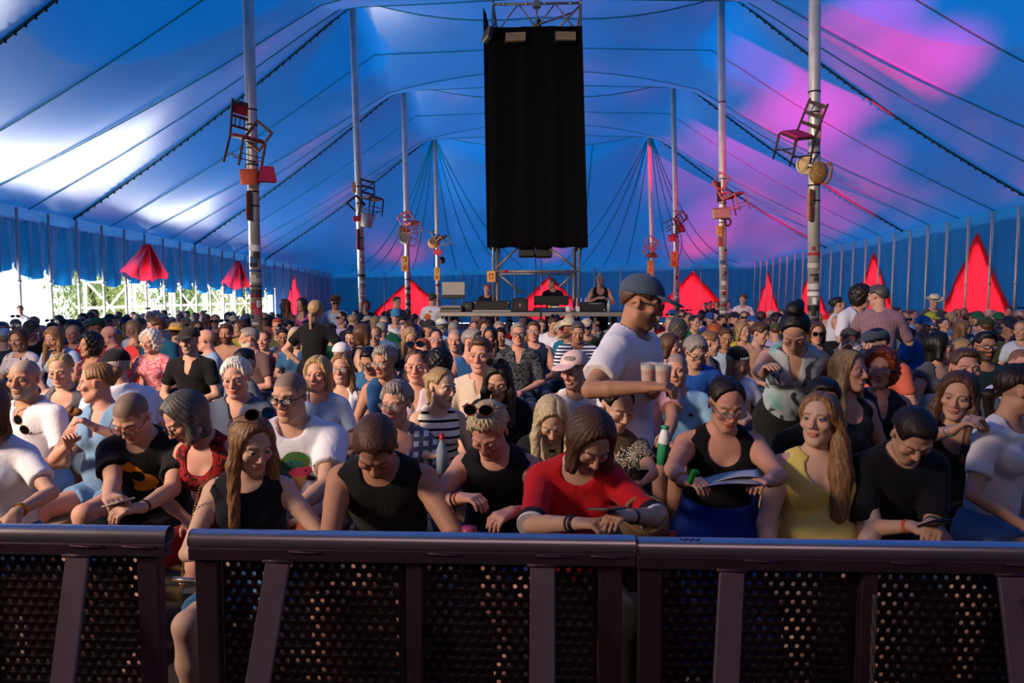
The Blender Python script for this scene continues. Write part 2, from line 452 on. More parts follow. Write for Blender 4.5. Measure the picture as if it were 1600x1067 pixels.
for i, y in enumerate(yr):
    post(WX - 0.12, y, eave(WX, y) - 0.05, wr)
    y2 = min(y + SP, YB)
    cloth_panel((WX, y), (WX, y2), lambda t, y=y, y2=y2: eave(WX, y + (y2 - y) * t) - 0.3, lambda t: 0.05, 'wall_panel', BLUEW, wr, (-1, 0), 12, 24, 0.03, None, 100 + i, inside_diamond(RED_R, 1))
for yc, za in ((20.3, 3.42), (26.4, 3.25), (32.3, 3.1), (38.4, 2.95)): red_tri((WX, yc, 0), (-1, 0), (0, 1), za, 2.05, 0.6, wr)
wf = tag(empty('wall_front'), kind='structure')
V = [(-12.3 + 24.6 * i / 120, -6.6 + .12 * math.sin(i * 1.1), z) for i in range(121) for z in (0.0, 4.0, 8.9)]
obj('stage_backdrop', quickmesh('stage_backdrop', V, np.array([(i * 3 + j, (i + 1) * 3 + j, (i + 1) * 3 + j + 1, i * 3 + j + 1) for i in range(120) for j in range(2)])), mat('stage_black', '#0c0b0d', .95), wf)
MB().box((0, -3.1, 5.6), (24.4, 7.0, 0.12)).build('overhead_blocker', mat('stage_black', '#0c0b0d', .95), wf)  # unseen black slab, added to keep blue canopy light off the barrier
nb = 16; xb = [-WX + 2 * WX * i / nb for i in range(nb + 1)]
for i in range(nb):
    x, x2 = xb[i], xb[i + 1]
    if i: post(x, YB - 0.12, eave(x, YB) - 0.05, wb)
    amp = 0.10 if i in (3, 4) else 0.04
    wr_f = (lambda t, s: 0.05 * math.sin(22 * t + 9 * s) * (1 - s)) if i in (1, 2, 3, 4, 5) else None
    cloth_panel((x, YB), (x2, YB), lambda t, x=x, x2=x2: eave(x + (x2 - x) * t, YB) - 0.3, lambda t: 0.05, 'wall_panel', BLUEW, wb, (0, -1), 16, 22, amp, wr_f, 200 + i, inside_diamond(RED_B, 0))
for xc, za in ((-7.6, 2.62), (0.5, 2.8), (8.7, 3.05)): red_tri((xc, YB, 0), (0, -1), (1, 0), za, 2.3, 0.55, wb, 0.09)
def unit(v): v = np.asarray(v, float); return v / (np.linalg.norm(v) + 1e-12)
RISER = 0.40
# ------------------------------------------------------------------ tent poles and what is tied to them
POLESTEEL = mat('pole_aluminium', '#c4bdb4', 0.45, 0.55, noise=0.12, scale=5, bump=0.06, bscale=40)
STRAP = mat('black_strap', '#15151a', 0.6)
stick_cols = ['#c8c4bc', '#a9262e', '#e6e2da', '#1a1a1c', '#7d1f2a', '#b9b2a6', '#3a3a40', '#c94c5c', '#d8d3c8', '#2f4a7a']
STK = [mat('sticker_%d' % i, c, 0.6) for i, c in enumerate(stick_cols)]
WOODS = {'carved': wood('carved_walnut', '#3a1d0c', '#7a4420', axis=2), 'brown': wood('brown_wood', '#4a2a16', '#86532c', axis=2), 'dark': wood('dark_wood', '#20110a', '#4a2a18', axis=2), 'pink': mat('pink_paint', '#c0584e', 0.55, noise=.1), 'tan': wood('tan_wood', '#8a5a30', '#b98550', axis=2)}
def pole(name_label, d, b, t, topz, rr=0.092, nst=14, st_lo=385, seed=0):
    p0 = at(b[0], b[1], d); p1 = at(t[0], t[1], d); dr = (p1 - p0) / (p1[2] - p0[2])
    base = p0 + dr * (0.0 - p0[2]); top = p0 + dr * (topz - p0[2])
    root = empty('tent_pole', base, 0, name_label, 'pole')
    mb = MB(); mb.tube([(0, 0, 0), (top - base) * .5, (top - base) * .995], [rr, rr, rr * .93], 20); mb.tube([(0, 0, 0), (0, 0, .03)], rr * 1.9, 20)
    mb.build('shaft', POLESTEEL, root)
    r = random.Random(seed); ax = lambda z: (top - base) * (z / topz)
    zlo = 0.9; zhi = 1.7 + (460 - st_lo) * d / FPX
    for k in range(nst):       # paper stickers and tape round the lower shaft
        z = zlo + (zhi - zlo) * (k + r.uniform(.1, .9)) / nst; h = r.uniform(.035, .12); a0 = r.uniform(-2.6, -.9); da = r.uniform(.5, 1.5) if r.random() < .65 else 6.28
        V = []; n = 8 if da < 6 else 18
        for i in range(n + 1):
            a = a0 + da * i / n
            for zz in (z - h / 2, z + h / 2): V.append(ax(zz) + np.array((math.cos(a), math.sin(a), 0)) * (rr + .0025 + .0006 * (k % 3)))
        F = np.array([(2 * i, 2 * i + 2, 2 * i + 3, 2 * i + 1) for i in range(n)])
        obj('sticker', quickmesh('sticker', V, F), STK[r.randrange(len(STK))], root)
    return root, lambda v: p0 + dr * (at(b[0], v, d)[2] - p0[2]), rr
def straps(root, f, vs, rr):
    for v in vs:
        p = f(v) - np.array(root.location)
        mb = MB(); mb.tube([p - np.array((0, 0, .012)), p + np.array((0, 0, .012))], rr + .006, 18); mb.build('strap', STRAP, root)
PL = {}
PL['1L'] = pole('nearest pole on the open side, carved red chair and orange lampshade tied to it', 11.65, (401, 500), (388, 0), 9.05, seed=1, nst=18)
PL['2L'] = pole('second pole on the open side with slatted chair and pale bucket', 18.05, (567, 490), (551, 10), 9.1, seed=2)
PL['3L'] = pole('third pole on the open side with pink chair and round basket', 24.45, (638, 490), (631, 147), 8.9, seed=3, nst=8, st_lo=430)
PL['4L'] = pole('farthest pole on the open side with red seated chair and straw bowl', 30.85, (685, 490), (680, 225), 8.6, seed=4, nst=6, st_lo=440)
PL['1R'] = pole('nearest pole on the closed side with magenta seated chair and straw bag', 11.65, (1271, 480), (1273, 0), 9.05, seed=5, nst=18)
PL['2R'] = pole('second pole on the closed side with pink chair and pinkish box', 18.05, (1130, 490), (1127, 0), 9.1, seed=6)
PL['3R'] = pole('third pole on the closed side with tipped chair and pink bucket', 24.45, (1058, 490), (1052, 137), 8.9, seed=7, nst=8, st_lo=430)
PL['4R'] = pole('farthest pole on the closed side with pink frame and brown hat', 30.85, (1021, 490), (1014, 215), 8.6, seed=8, nst=6, st_lo=440)
for k, vs_ in (('1L', (172, 196, 232, 258, 300, 322)), ('2L', (292, 318, 342, 372)), ('3L', (336, 360, 376)), ('4L', (368, 382, 394)), ('1R', (144, 176, 240, 262, 290, 314)), ('2R', (160, 280, 318, 348)), ('3R', (330, 352, 370)), ('4R', (380, 398))):
    straps(PL[k][0], PL[k][1], vs_, PL[k][2])
def chair(u, v, key, label, W, seatM, rot, scale=1.0, carved=False, off=-.28):
    """a dining chair tied to a pole: its middle shows at u, v"""
    d = float(PL[key][0].location[1]) + off; p = at(u, v, d)
    root = empty('dining_chair', (0, 0, 0), 0, label, 'chair', 'chairs tied to the tent poles')
    E = Matrix.Translation(Vector(p)) @ (Matrix.Rotation(math.radians(rot[1]), 4, 'Y') @ Matrix.Rotation(math.radians(rot[0]), 4, 'X') @ Matrix.Rotation(math.radians(rot[2]), 4, 'Z')) @ Matrix.Scale(scale, 4) @ Matrix.Translation((0, 0, -.48))
    root.matrix_world = E
    M = WOODS[W]; w, dp = .20, .19
    mb = MB(); mb.box((0, 0, .44), (w * 2.08, dp * 2.1, .035), None, .01); mb.build('seat_frame', M, root)
    mb = MB(); mb.box((0, 0, .468), (w * 1.9, dp * 1.9, .04), None, .018); mb.build('seat', seatM, root)
    for sx in (-1, 1):
        mb = MB()
        if carved: mb.lathe([(.012, 0), (.02, .03), (.014, .06), (.024, .12), (.016, .2), (.026, .28), (.015, .33), (.024, .43)], (sx * w, -dp, 0), 10)
        else: mb.tube([(sx * w, -dp, .0), (sx * w, -dp, .43)], [.015, .02], 8)
        mb.build('leg', M, root)
        mb = MB(); mb.bar((sx * w, dp + .06, 0), (sx * w, dp, .44), .032, .032, bev=.006); mb.build('leg', M, root)
        mb = MB(); mb.bar((sx * w, dp, .44), (sx * w * .98, dp + .10, .98), .034, .03, bev=.006)
        if carved: mb.sphere((sx * w * .98, dp + .105, 1.0), .024, 8, 6)
        mb.build('back_post', M, root)
        mb = MB(); mb.bar((sx * w, -dp, .15), (sx * w, dp + .04, .15), .018, .018); mb.build('stretcher', M, root)
    for z in (.12, .2): 
        mb = MB(); y = -dp if z > .15 else 0; mb.bar((-w, y, z), (w, y, z), .016, .016); mb.build('stretcher', M, root)
    if carved:
        mb = MB(); mb.box((0, dp + .088, .87), (w * 1.8, .022, .14), rotx(-.18), .006); mb.build('back_pad', seatM, root)
        mb = MB(); mb.box((0, dp + .10, .965), (w * 1.9, .026, .055), rotx(-.18), .01); mb.box((0, dp + .105, 1.0), (w * .9, .026, .04), rotx(-.18), .01); mb.build('top_rail', M, root)
        mb = MB(); mb.box((0, dp + .06, .76), (w * 1.9, .022, .05), rotx(-.18), .006); mb.box((0, dp + .03, .6), (w * 1.9, .022, .04), rotx(-.18), .006); mb.build('back_rail', M, root)
        for k in range(4):
            x = -.12 + .08 * k; mb = MB(); mb.lathe([(.008, 0), (.014, .03), (.008, .07), (.014, .11), (.008, .14)], (x, dp + .04, .61), 8, rotx(-.18)); mb.build('spindle', M, root)
    else:
        for k in range(3):
            t = (.3 + .3 * k); mb = MB(); mb.box((0, dp + .10 * t, .44 + .54 * t), (w * 1.95, .016, .055), rotx(-.18), .004); mb.build('back_slat', M, root)
    return root
red_pad = cloth_red = mat('red_upholstery', '#b8202a', 0.8, bump=.2)
mag = mat('magenta_webbing', '#b01650', 0.7, noise=.3, scale=30); pinkp = mat('pink_lilac_seat', '#b06a98', 0.75, noise=.3, scale=25)
chair(388, 214, '1L', 'carved wooden chair with red padded back on the nearest open side pole', 'carved', red_pad, (4, 13, 56), 1.0, True)
chair(582, 308, '2L', 'dark slat back chair with lilac seat on the second open side pole', 'dark', pinkp, (-6, 4, 48), 1.0)
chair(645, 348, '3L', 'small pink painted chair on the third open side pole', 'pink', WOODS['pink'], (-4, -14, 40), .98)
chair(690, 371, '4L', 'brown slat back chair with red seat on the farthest open side pole', 'tan', red_pad, (-8, -26, 50), 1.0)
chair(1246, 208, '1R', 'dark wooden chair with magenta webbed seat seen from below', 'dark', mag, (28, 4, -62), .95)
chair(1145, 304, '2R', 'reddish slat back chair on the second closed side pole', 'pink', WOODS['brown'], (-6, -18, 38), 1.0)
chair(1058, 350, '3R', 'brown chair tipped on its side on the third closed side pole', 'brown', WOODS['brown'], (10, 60, 30), .85)
chair(1016, 388, '4R', 'small pink chair tipped forwards on the farthest closed side pole', 'pink', WOODS['pink'], (10, 32, -20), .85)
def hang(name, u, v, key, label, cat, off, rot=(0, 0, 0), group=None):
    d = float(PL[key][0].location[1]) + off; p = at(u, v, d)
    e = empty(name, (0, 0, 0), 0, label, cat, group)
    e.matrix_world = Matrix.Translation(Vector(p)) @ Matrix.Rotation(math.radians(rot[1]), 4, 'Y') @ Matrix.Rotation(math.radians(rot[0]), 4, 'X') @ Matrix.Rotation(math.radians(rot[2]), 4, 'Z')
    return e
def frame(u, v, key, label, w, h, M, rot, off=-.16):
    e = hang('picture_frame', u, v, key, label, 'frame', off, rot, 'empty frames tied to the poles'); t = .045 * min(1, w / .4)
    for (c, s_) in (((0, 0, h / 2), (w + t, .03, t)), ((0, 0, -h / 2), (w + t, .03, t))): MB().box(c, s_, None, .008).build('frame_rail', M, e)
    for x in (-w / 2, w / 2): MB().box((x, 0, 0), (t, .03, h - t), None, .008).build('frame_stile', M, e)
frame(403, 212, '1L', 'plain wooden picture frame hung cornerwise over the carved chair', .40, .36, WOODS['brown'], (0, 38, -20))
frame(556, 318, '2L', 'dark narrow picture frame beside the slat back chair', .42, .3, WOODS['dark'], (0, 55, 60))
frame(637, 346, '3L', 'pink picture frame hung cornerwise beside the pink chair', .62, .45, WOODS['pink'], (0, 58, 15))
frame(645, 378, '3L', 'small pink frame below the pink chair', .26, .26, WOODS['pink'], (0, 30, 40))
frame(1281, 198, '1R', 'red brown picture frame seen edge on at the nearest closed side pole', .4, .58, WOODS['pink'], (0, 2, 72), off=.02)
frame(1126, 283, '2R', 'tan picture frame hung cornerwise at the second closed side pole', .3, .36, WOODS['pink'], (0, 35, -20))
frame(1064, 340, '3R', 'grey picture frame hung cornerwise above the tipped chair', .3, .36, WOODS['brown'], (0, 35, 10))
frame(1017, 380, '4R', 'pale pink frame hung cornerwise at the farthest closed side pole', .45, .5, WOODS['pink'], (0, 30, 15))
def shade(u, v, key, label, r0, r1, h, M, rot=(0, 0, 0), off=-.24, name='lampshade', cat='lampshade', inner='#e8c890'):
    e = hang(name, u, v, key, label, cat, off, rot)
    mb = MB(); mb.lathe([(r0, -h / 2), (r1, h / 2), (r1 - .008, h / 2), (r0 - .008, -h / 2), (r0, -h / 2)], n=24); mb.build('shade' if name == 'lampshade' else 'shell', M, e)
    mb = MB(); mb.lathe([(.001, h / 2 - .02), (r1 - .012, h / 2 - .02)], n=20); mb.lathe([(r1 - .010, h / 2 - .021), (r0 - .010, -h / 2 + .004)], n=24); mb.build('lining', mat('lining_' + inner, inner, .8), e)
    return e
shade(390, 276, '1L', 'orange drum lampshade below the carved chair', .155, .145, .24, mat('orange_shade', '#d0582a', .7), (12, 0, 0))
shade(574, 344, '2L', 'pale grey tin bucket hung upside down on the second open side pole', .135, .18, .34, mat('tin', '#b9b0a4', .5, .3), (8, 14, 0), name='bucket', cat='bucket')
shade(633, 372, '3L', 'round cream basket with open mouth on the third open side pole', .20, .19, .16, mat('cream_wicker', '#cfc0a6', .8, noise=.2, scale=40), (78, 0, 0), name='basket', cat='basket', inner='#7a6a58')
shade(677, 378, '4L', 'straw bowl with open mouth on the farthest open side pole', .26, .16, .22, mat('straw_bowl', '#b98a52', .8, noise=.2, scale=40), (72, 0, 20), name='straw_bowl', cat='bowl', inner='#8a6238')
shade(691, 406, '4L', 'dark brown pot hung below the red sign', .13, .11, .2, mat('brown_pot', '#3a2018', .5), (60, 20, 0), off=-.2, name='flower_pot', cat='pot', inner='#1c100c')
shade(1259, 258, '1R', 'cream ring shaped shade behind the nearest closed side pole', .15, .15, .05, mat('cream_ring', '#d8c49a', .7), (84, 0, 30), off=.05)
shade(1063, 357, '3R', 'brown pot under the tipped chair', .16, .12, .2, mat('pot_brown', '#5a3018', .6), (20, 0, 0), off=-.2, name='flower_pot', cat='pot', inner='#2a1810')
shade(1049, 372, '3R', 'small pink tin bucket on the third closed side pole', .11, .13, .22, mat('pink_tin', '#c4424e', .5), (0, 4, 0), off=-.12, name='bucket', cat='bucket')
shade(1018, 398, '4R', 'brown felt hat on the farthest closed side pole', .3, .16, .14, mat('brown_felt', '#6a4428', .9), (14, 0, 0), name='hat', cat='hat', inner='#3a2416')
def boxy(name, u, v, key, label, cat, size, M, rot=(0, 0, 0), off=-.2, lid=None):
    e = hang(name, u, v, key, label, cat, off, rot)
    MB().box((0, 0, 0), size, None, .012).build('box_body', M, e)
    if lid: MB().box((0, 0, size[2] / 2 + .01), (size[0] * 1.05, size[1] * 1.05, .025), None, .008).build('lid', lid, e)
    return e
e = hang('lampshade', 417, 272, '1L', 'magenta square lampshade beside the orange drum', 'lampshade', -.1, (4, 2, 25))
V = [(-.1, -.1, .12), (.1, -.1, .12), (.1, .1, .12), (-.1, .1, .12), (-.15, -.15, -.13), (.15, -.15, -.13), (.15, .15, -.13), (-.15, .15, -.13)]
for i in range(4):
    j = (i + 1) % 4; mb = MB(); mb.poly([V[i], V[j], V[4 + j], V[4 + i]], .006, off=tuple(np.array((-(V[i][0] + V[j][0]), -(V[i][1] + V[j][1]), 0)) * .04)); mb.build('shade_panel', mat('magenta_shade', '#a3123f', .6), e)
boxy('wooden_box', 1127, 334, '2R', 'pinkish wooden box on the second closed side pole', 'box', (.42, .2, .24), mat('pink_box', '#b48a80', .7), (0, -3, 0), -.2, lid=mat('pink_box_lid', '#9a7066', .7))
boxy('wooden_box', 427 + 201, 361, '3L', 'brown wooden box behind the round basket', 'box', (.2, .16, .34), WOODS['brown'], (0, 8, 0), -.1)
boxy('wooden_box', 560, 342, '2L', 'red tin box strapped beside the pale bucket', 'box', (.24, .18, .13), mat('red_tin', '#a01a20', .5), (0, 0, 0), -.12)
boxy('signboard', 684, 394, '4L', 'blank red board on the farthest open side pole', 'sign', (.38, .03, .24), mat('red_board', '#c8404a', .7), (0, 2, 0), -.2)
boxy('wooden_board', 1123, 300, '2R', 'dark narrow board hanging beside the reddish chair', 'board', (.10, .05, .5), WOODS['dark'], (0, -4, 0), -.1)
boxy('wooden_board', 553, 293, '2L', 'small tan board above the dark picture frame', 'board', (.10, .05, .26), WOODS['tan'], (0, 0, 0), -.05)
# straw bag with a loop handle on the nearest closed side pole
e = hang('straw_bag', 1279, 270, '1R', 'brown straw bag with loop handle on the nearest closed side pole', 'bag', -.2, (0, 8, 0))
mb = MB(); mb.sphere((0, 0, 0), .17, 18, 12, (.85, .5, 1.05)); mb.build('bag_body', wood('bag_straw', '#6a4a22', '#a07838', axis=0, scale=20), e)
mb = MB(); mb.tube([(.10, 0, .15), (.16, 0, .17), (.19, 0, .10), (.19, 0, -.06), (.16, 0, -.14), (.10, 0, -.14)], .022, 8); mb.build('handle', wood('bag_straw', '#6a4a22', '#a07838', axis=0, scale=20), e)
e = hang('metal_ring', 1137, 347, '2R', 'dark red metal ring below the pinkish box', 'ring', -.15, (0, 0, 20)); mb = MB(); mb.tube([(.09 * math.cos(a), 0, .09 * math.sin(a)) for a in np.linspace(0, 2 * math.pi, 19)[:-1]], .025, 8, closed=True); mb.build('ring_body', mat('dark_red_metal', '#6a1820', .5), e)
# numbered block boards near eye level of the poles
SIGNY = mat('sign_yellow', '#d9a24a', .7); SIGNINK = mat('sign_ink', '#b5341e', .6)
def sign(u, v, key, label, w, h, glyph, M=SIGNY, rot=0, off=-.13, depth=.05, ink=SIGNINK):
    e = hang('signboard', u, v, key, label, 'sign', off, (0, 0, rot), 'small boards in pairs on the poles')
    MB().box((0, 0, 0), (w, depth, h), None, .006).build('board', M, e)
    mb = MB()
    for (x, z, a, b) in glyph: mb.box((x * w, -depth / 2 - .003, z * h), (a * w, .006, b * h))
    mb.build('mark', ink, e)
SEVEN = [(0, .25, .5, .09), (.15, .0, .12, .5), (-.02, -.22, .25, .09)]; EIGHT = [(0, .22, .4, .08), (0, 0, .4, .08), (0, -.22, .4, .08), (-.17, .0, .1, .5), (.17, 0, .1, .5)]
PI_ = [(0, .22, .5, .1), (-.2, -.03, .12, .5), (.2, -.03, .12, .5), (0, -.24, .16, .08)]
dkw = mat('dark_board', '#4a2412', .7)
sign(388, 312, '1L', 'upper brown board standing edge on below the orange lampshade', .10, .27, SEVEN, dkw, -60, depth=.06); sign(388, 332, '1L', 'lower brown board standing edge on below the orange lampshade', .10, .26, EIGHT, dkw, -60, depth=.06)
sign(559, 366, '2L', 'upper dark board on the second open side pole', .10, .26, SEVEN, dkw, -50); sign(559, 382, '2L', 'lower dark board on the second open side pole', .10, .26, EIGHT, dkw, -50)
sign(633, 406, '3L', 'upper yellow board on the third open side pole', .24, .26, SEVEN); sign(633, 418, '3L', 'lower yellow board on the third open side pole', .24, .26, EIGHT)
sign(683, 423, '4L', 'upper yellow board on the farthest open side pole', .26, .28, SEVEN); sign(683, 433, '4L', 'lower yellow board on the farthest open side pole', .26, .28, EIGHT)
sign(1267, 308, '1R', 'upper tan board on the nearest closed side pole', .13, .24, SEVEN, WOODS['tan'], 35); sign(1266, 333, '1R', 'lower tan board on the nearest closed side pole', .10, .25, EIGHT, WOODS['tan'], 35)
sign(1124, 360, '2R', 'upper ochre board on the second closed side pole', .14, .24, SEVEN); sign(1125, 377, '2R', 'lower ochre board on the second closed side pole', .11, .26, EIGHT, WOODS['tan'], 20)
sign(1053, 399, '3R', 'upper yellow board on the third closed side pole', .24, .26, SEVEN); sign(1053, 411, '3R', 'lower yellow board on the third closed side pole', .24, .26, EIGHT)
sign(1016, 412, '4R', 'upper yellow board on the farthest closed side pole', .26, .26, SEVEN); sign(1016, 422, '4R', 'lower yellow board on the farthest closed side pole', .26, .26, EIGHT)
e = hang('cable', 1060, 378, '3R', 'thin black cable looped beside the third closed side pole', 'cable', -.15); mb = MB(); mb.tube([(.0, 0, .35), (.09, 0, .2), (.13, 0, -.1), (.07, 0, -.4), (.0, 0, -.6)], .012, 6); mb.build('cable_loop', STRAP, e)
# ------------------------------------------------------------------ sound desk tower with black drapes
TY = 14.0; ts_ = FPX / TY
def tx(u): return (u - 845) / ts_
def tz(v): return 1.7 - (v - 460) / ts_
TUBE = mat('scaffold_tube', '#8f8378', .45, .6, noise=.1, scale=8); CLAMP = mat('clamp_steel', '#c8beb0', .4, .7)
tower = empty('scaffold_tower', (0, TY, 0), 0, 'scaffold tower draped in black behind the sound desk', 'tower')
xl, xr = tx(771), tx(904); zt, zb_ = tz(20), tz(56); dep = 1.7
def tb(a, b, r=.024, M=TUBE, name='scaffold_tube'):
    mb = MB(); mb.tube([a, b], r, 10); return mb.build(name, M, tower)
for x in (xl, xr):
    for y in (0, dep):
        tb((x, y, 0), (x, y, tz(13)), .026)
for x in (xl + .07, xr - .10): tb((x, .06, 0), (x, .06, tz(388)), .024)
for y in (0, dep):
    tb((xl, y, zt), (xr, y, zt)); tb((xl, y, zb_), (xr, y, zb_))
for x in (xl, xr): tb((x, 0, zt), (x, dep, zt)); tb((x, 0, zb_), (x, dep, zb_))
n = 4; xs_ = [xl + (xr - xl) * (.08 + .84 * i / n) for i in range(n + 1)]
for i in range(n): tb((xs_[i], 0, zb_ if i % 2 == 0 else zt), (xs_[i + 1], 0, zt if i % 2 == 0 else zb_), .015)
tb(((xl + xr) / 2, 0, zb_), ((xl + xr) / 2, 0, zt + .1), .022)
tb((xl + .4, .3, zb_ + .02), (xr - .1, .3, zt - .05), .02); tb((xr - .42, 0, zb_), (xr, .1, zt), .022)
for x in (xl, xl + .22, (xl + xr) / 2 - .2, (xl + xr) / 2 + .15, xr - .2, xr):
    mb = MB(); mb.tube([(x - .02, 0, zt), (x + .02, 0, zt)], .036, 10); mb.build('clamp', CLAMP, tower)
mb = MB(); mb.box(((xl + xr) / 2, 0, tz(12)), (.09, .09, .28), None, .01); mb.box(((xl + xr) / 2, 0, tz(22)), (.16, .12, .12), None, .02); mb.build('hoist_bracket', TUBE, tower)
mb = MB(); mb.tube([((xl + xr) / 2 + .03, .35, tz(52)), ((xl + xr) / 2 + .03, .35, tz(34))], .06, 12); mb.build('hoist_motor', BLACK, tower)
zc = tz(424)
tb((xl, 0, zc), (xr, 0, zc)); tb((xl, dep, zc), (xr, dep, zc))
tb((xl + .05, .03, zc + .05), (tx(808), .03, tz(388))); tb((xr - .05, .03, zc + .05), (tx(858), .03, tz(388))); tb((xl + .1, .05, zc - .05), (tx(815), .05, tz(458))); tb((xr - .1, .05, zc - .05), (tx(872), .05, tz(450)))
mb = MB(); mb.tube([(xl + .2, -.0, zc), (xl + .28, 0, zc)], .03, 10); mb.build('red_tape', mat('red_tape', '#c01820', .6), tower)
DRAPE = mat('black_drape', '#060505', .95, noise=.25, scale=6, bump=.2, bscale=60, spec=.1)
def drape(p0, p1, q0, q1, zt0, zb0, label, nx=70, nz=26, amp=.045, seed=0):
    r = random.Random(seed); ph = [r.uniform(0, 6.28) for _ in range(4)]; V = []; F = []
    for i in range(nx + 1):
        t = i / nx
        for j in range(nz + 1):
            s = j / nz; a = np.array(p0) + (np.array(p1) - np.array(p0)) * t; b = np.array(q0) + (np.array(q1) - np.array(q0)) * t
            p = a + (b - a) * s; nrm = np.array((0, -1.0, 0)) if abs(p1[1] - p0[1]) < .5 else np.array((-1.0, 0, 0))
            w = amp * (math.sin(22 * t + ph[0] + .6 * s) * .5 + math.sin(41 * t + ph[1]) * .3 + math.sin(9 * t + ph[2] + .8 * s) * .6) * (.45 + .55 * s)
            V.append((*(p + nrm * (w + .05)), zt0 + (zb0 - zt0) * s + .012 * math.sin(30 * t + ph[3]) * s))
    V = [(v[0], v[1], v[3]) if len(v) == 4 else v for v in V]
    for i in range(nx):
        for j in range(nz): F.append((i * (nz + 1) + j, (i + 1) * (nz + 1) + j, (i + 1) * (nz + 1) + j + 1, i * (nz + 1) + j + 1))
    o = obj('drape', quickmesh('drape', V, np.array(F)), DRAPE, None); o.location = (0, TY, 0)
    so = o.modifiers.new('cloth_thickness', 'SOLIDIFY'); so.thickness = .01
    tag(o, label, 'drape', 'black drapes on the tower'); return o
drape((tx(764), -.05, 0), (tx(906), -.05, 0), (tx(766), -.05, 0), (tx(917), -.05, 0), tz(57), tz(388), 'broad black drape on the front of the tower')
drape((tx(761), 0, 0), (tx(764), dep, 0), (tx(766), 0, 0), (tx(768), dep, 0), tz(25), tz(386), 'black drape closing the open side of the tower', 40, 20, .03, 3)
drape((tx(908), .1, 0), (tx(906), dep, 0), (tx(916), .1, 0), (tx(910), dep, 0), tz(60), tz(386), 'black drape closing the far flank of the tower', 40, 20, .03, 5)
sp_ = empty('hanging_loudspeaker', (tx(836), TY + .25, tz(388)), 0, 'black loudspeaker box hanging just under the front drape', 'speaker'); MB().box((-.17, 0, 0), (.33, .4, .34), None, .02).build('cabinet', BLACK, sp_); MB().box((.17, 0, -.01), (.33, .4, .34), None, .02).build('cabinet', BLACK, sp_)
mb = MB(); mb.tube([(0, -.1, -.1), (.02, -.1, -.5), (-.02, -.12, -.9), (.01, -.1, -1.15)], .012, 6); mb.build('cable', STRAP, sp_)
FLED = mat('flood_face', '#c8a878', .5); GRID = mat('flood_grid', '#3c3226', .6)
def flood(u, v, tilt, yaw, label, w=.40, h=.19):
    e = empty('flood_light', (tx(u), TY - .22, tz(v)), 0, label, 'lamp', 'flat floodlights on the tower truss'); e.rotation_euler = (math.radians(tilt), 0, math.radians(yaw))
    MB().box((0, .06, 0), (w * 1.04, .09, h * 1.1), None, .015).build('housing', BLACK, e)
    MB().box((0, .010, 0), (w * .96, .02, h * .92)).build('lamp_face', FLED, e)
    mb = MB()
    for i in range(11): mb.box((-w * .48 + w * .96 * i / 10, -.004, 0), (.006, .01, h * .92))
    for j in range(6): mb.box((0, -.004, -h * .46 + h * .92 * j / 5), (w * .96, .01, .006))
    mb.build('grid', GRID, e)
    mb = MB(); mb.tube([(-w * .5, .05, 0), (-w * .5, .1, h * .9), (w * .5, .1, h * .9), (w * .5, .05, 0)], .012, 6); mb.build('bracket', BLACK, e)
flood(806, 74, -18, -6, 'flat floodlight above the open side half of the black drape'); flood(881, 74, -18, 4, 'flat floodlight above the far half of the black drape')
flood(761, 70, -14, -70, 'flat floodlight turned sideways on the tower corner')
e = empty('signboard', (tx(768), TY - .045, tz(432)), 0, 'orange board with red mark at the foot of the tower', 'sign'); MB().box((0, 0, 0), (.165, .03, .22), None, .006).build('board', SIGNY, e)
mb = MB(); [mb.box((x * .165, -.018, z * .22), (a * .165, .006, b * .22)) for x, z, a, b in PI_]; mb.build('mark', SIGNINK, e)
# ---- desk
DY = 13.1; ds = FPX / DY
def dx(u): return (u - 845) / ds
def dzz(v): return 1.7 - (v - 460) / ds
desk = empty('sound_desk', (0, DY, 0), 0, 'long metal framed stage deck used as sound desk', 'desk')
zt_ = dzz(487)
MB().box(((dx(684) + dx(1006)) / 2, .55, zt_ - .02), (dx(1006) - dx(684), 1.1, .04)).build('desk_top', mat('desk_plywood', '#1c1a18', .7), desk)
for k in range(2):
    a, b = (684, 845) if k == 0 else (846, 1006)
    mb = MB(); mb.box(((dx(a) + dx(b)) / 2, -.02, zt_ - .045), (dx(b) - dx(a) - .01, .05, .085), None, .01); mb.build('edge_rail', mat('desk_aluminium', '#9a938a', .4, .6, noise=.1), desk)
for u in (690, 755, 845, 930, 1000):
    for y in (.05, 1.05): mb = MB(); mb.tube([(dx(u), y, 0), (dx(u), y, zt_ - .05)], .026, 10); mb.build('leg', TUBE, desk)
rs = empty('stage_riser', (0, 15.6, 0), 0, 'low black riser deck behind the sound desk', 'riser'); MB().box((.1, 0, RISER - .03 if 'RISER' in globals() else .37), (4.2, 2.6, .06)).build('deck', BLACK, rs)
for x in (-1.95, 0, 2.1):
    for y in (-1.2, 1.2): MB().box((x, y, .17), (.06, .06, .34)).build('leg', TUBE, rs)
def gear(name, u, v, w, h, d, label, cat, M, yo=.4, parts=()):
    """a box of gear standing on the desk; u its middle, w and h in pixels"""
    e = empty(name, (dx(u), DY + yo, zt_), 0, label, cat); W_, H_ = w / ds, h / ds
    MB().box((0, 0, H_ / 2), (W_, d, H_), None, min(.012, H_ * .2)).build('case', M, e)
    for (nm, c, s_, m_) in parts: MB().box((c[0] * W_, c[1] * d, c[2] * H_), (s_[0] * W_, s_[1] * d, s_[2] * H_), None, .003).build(nm, m_, e)
    return e
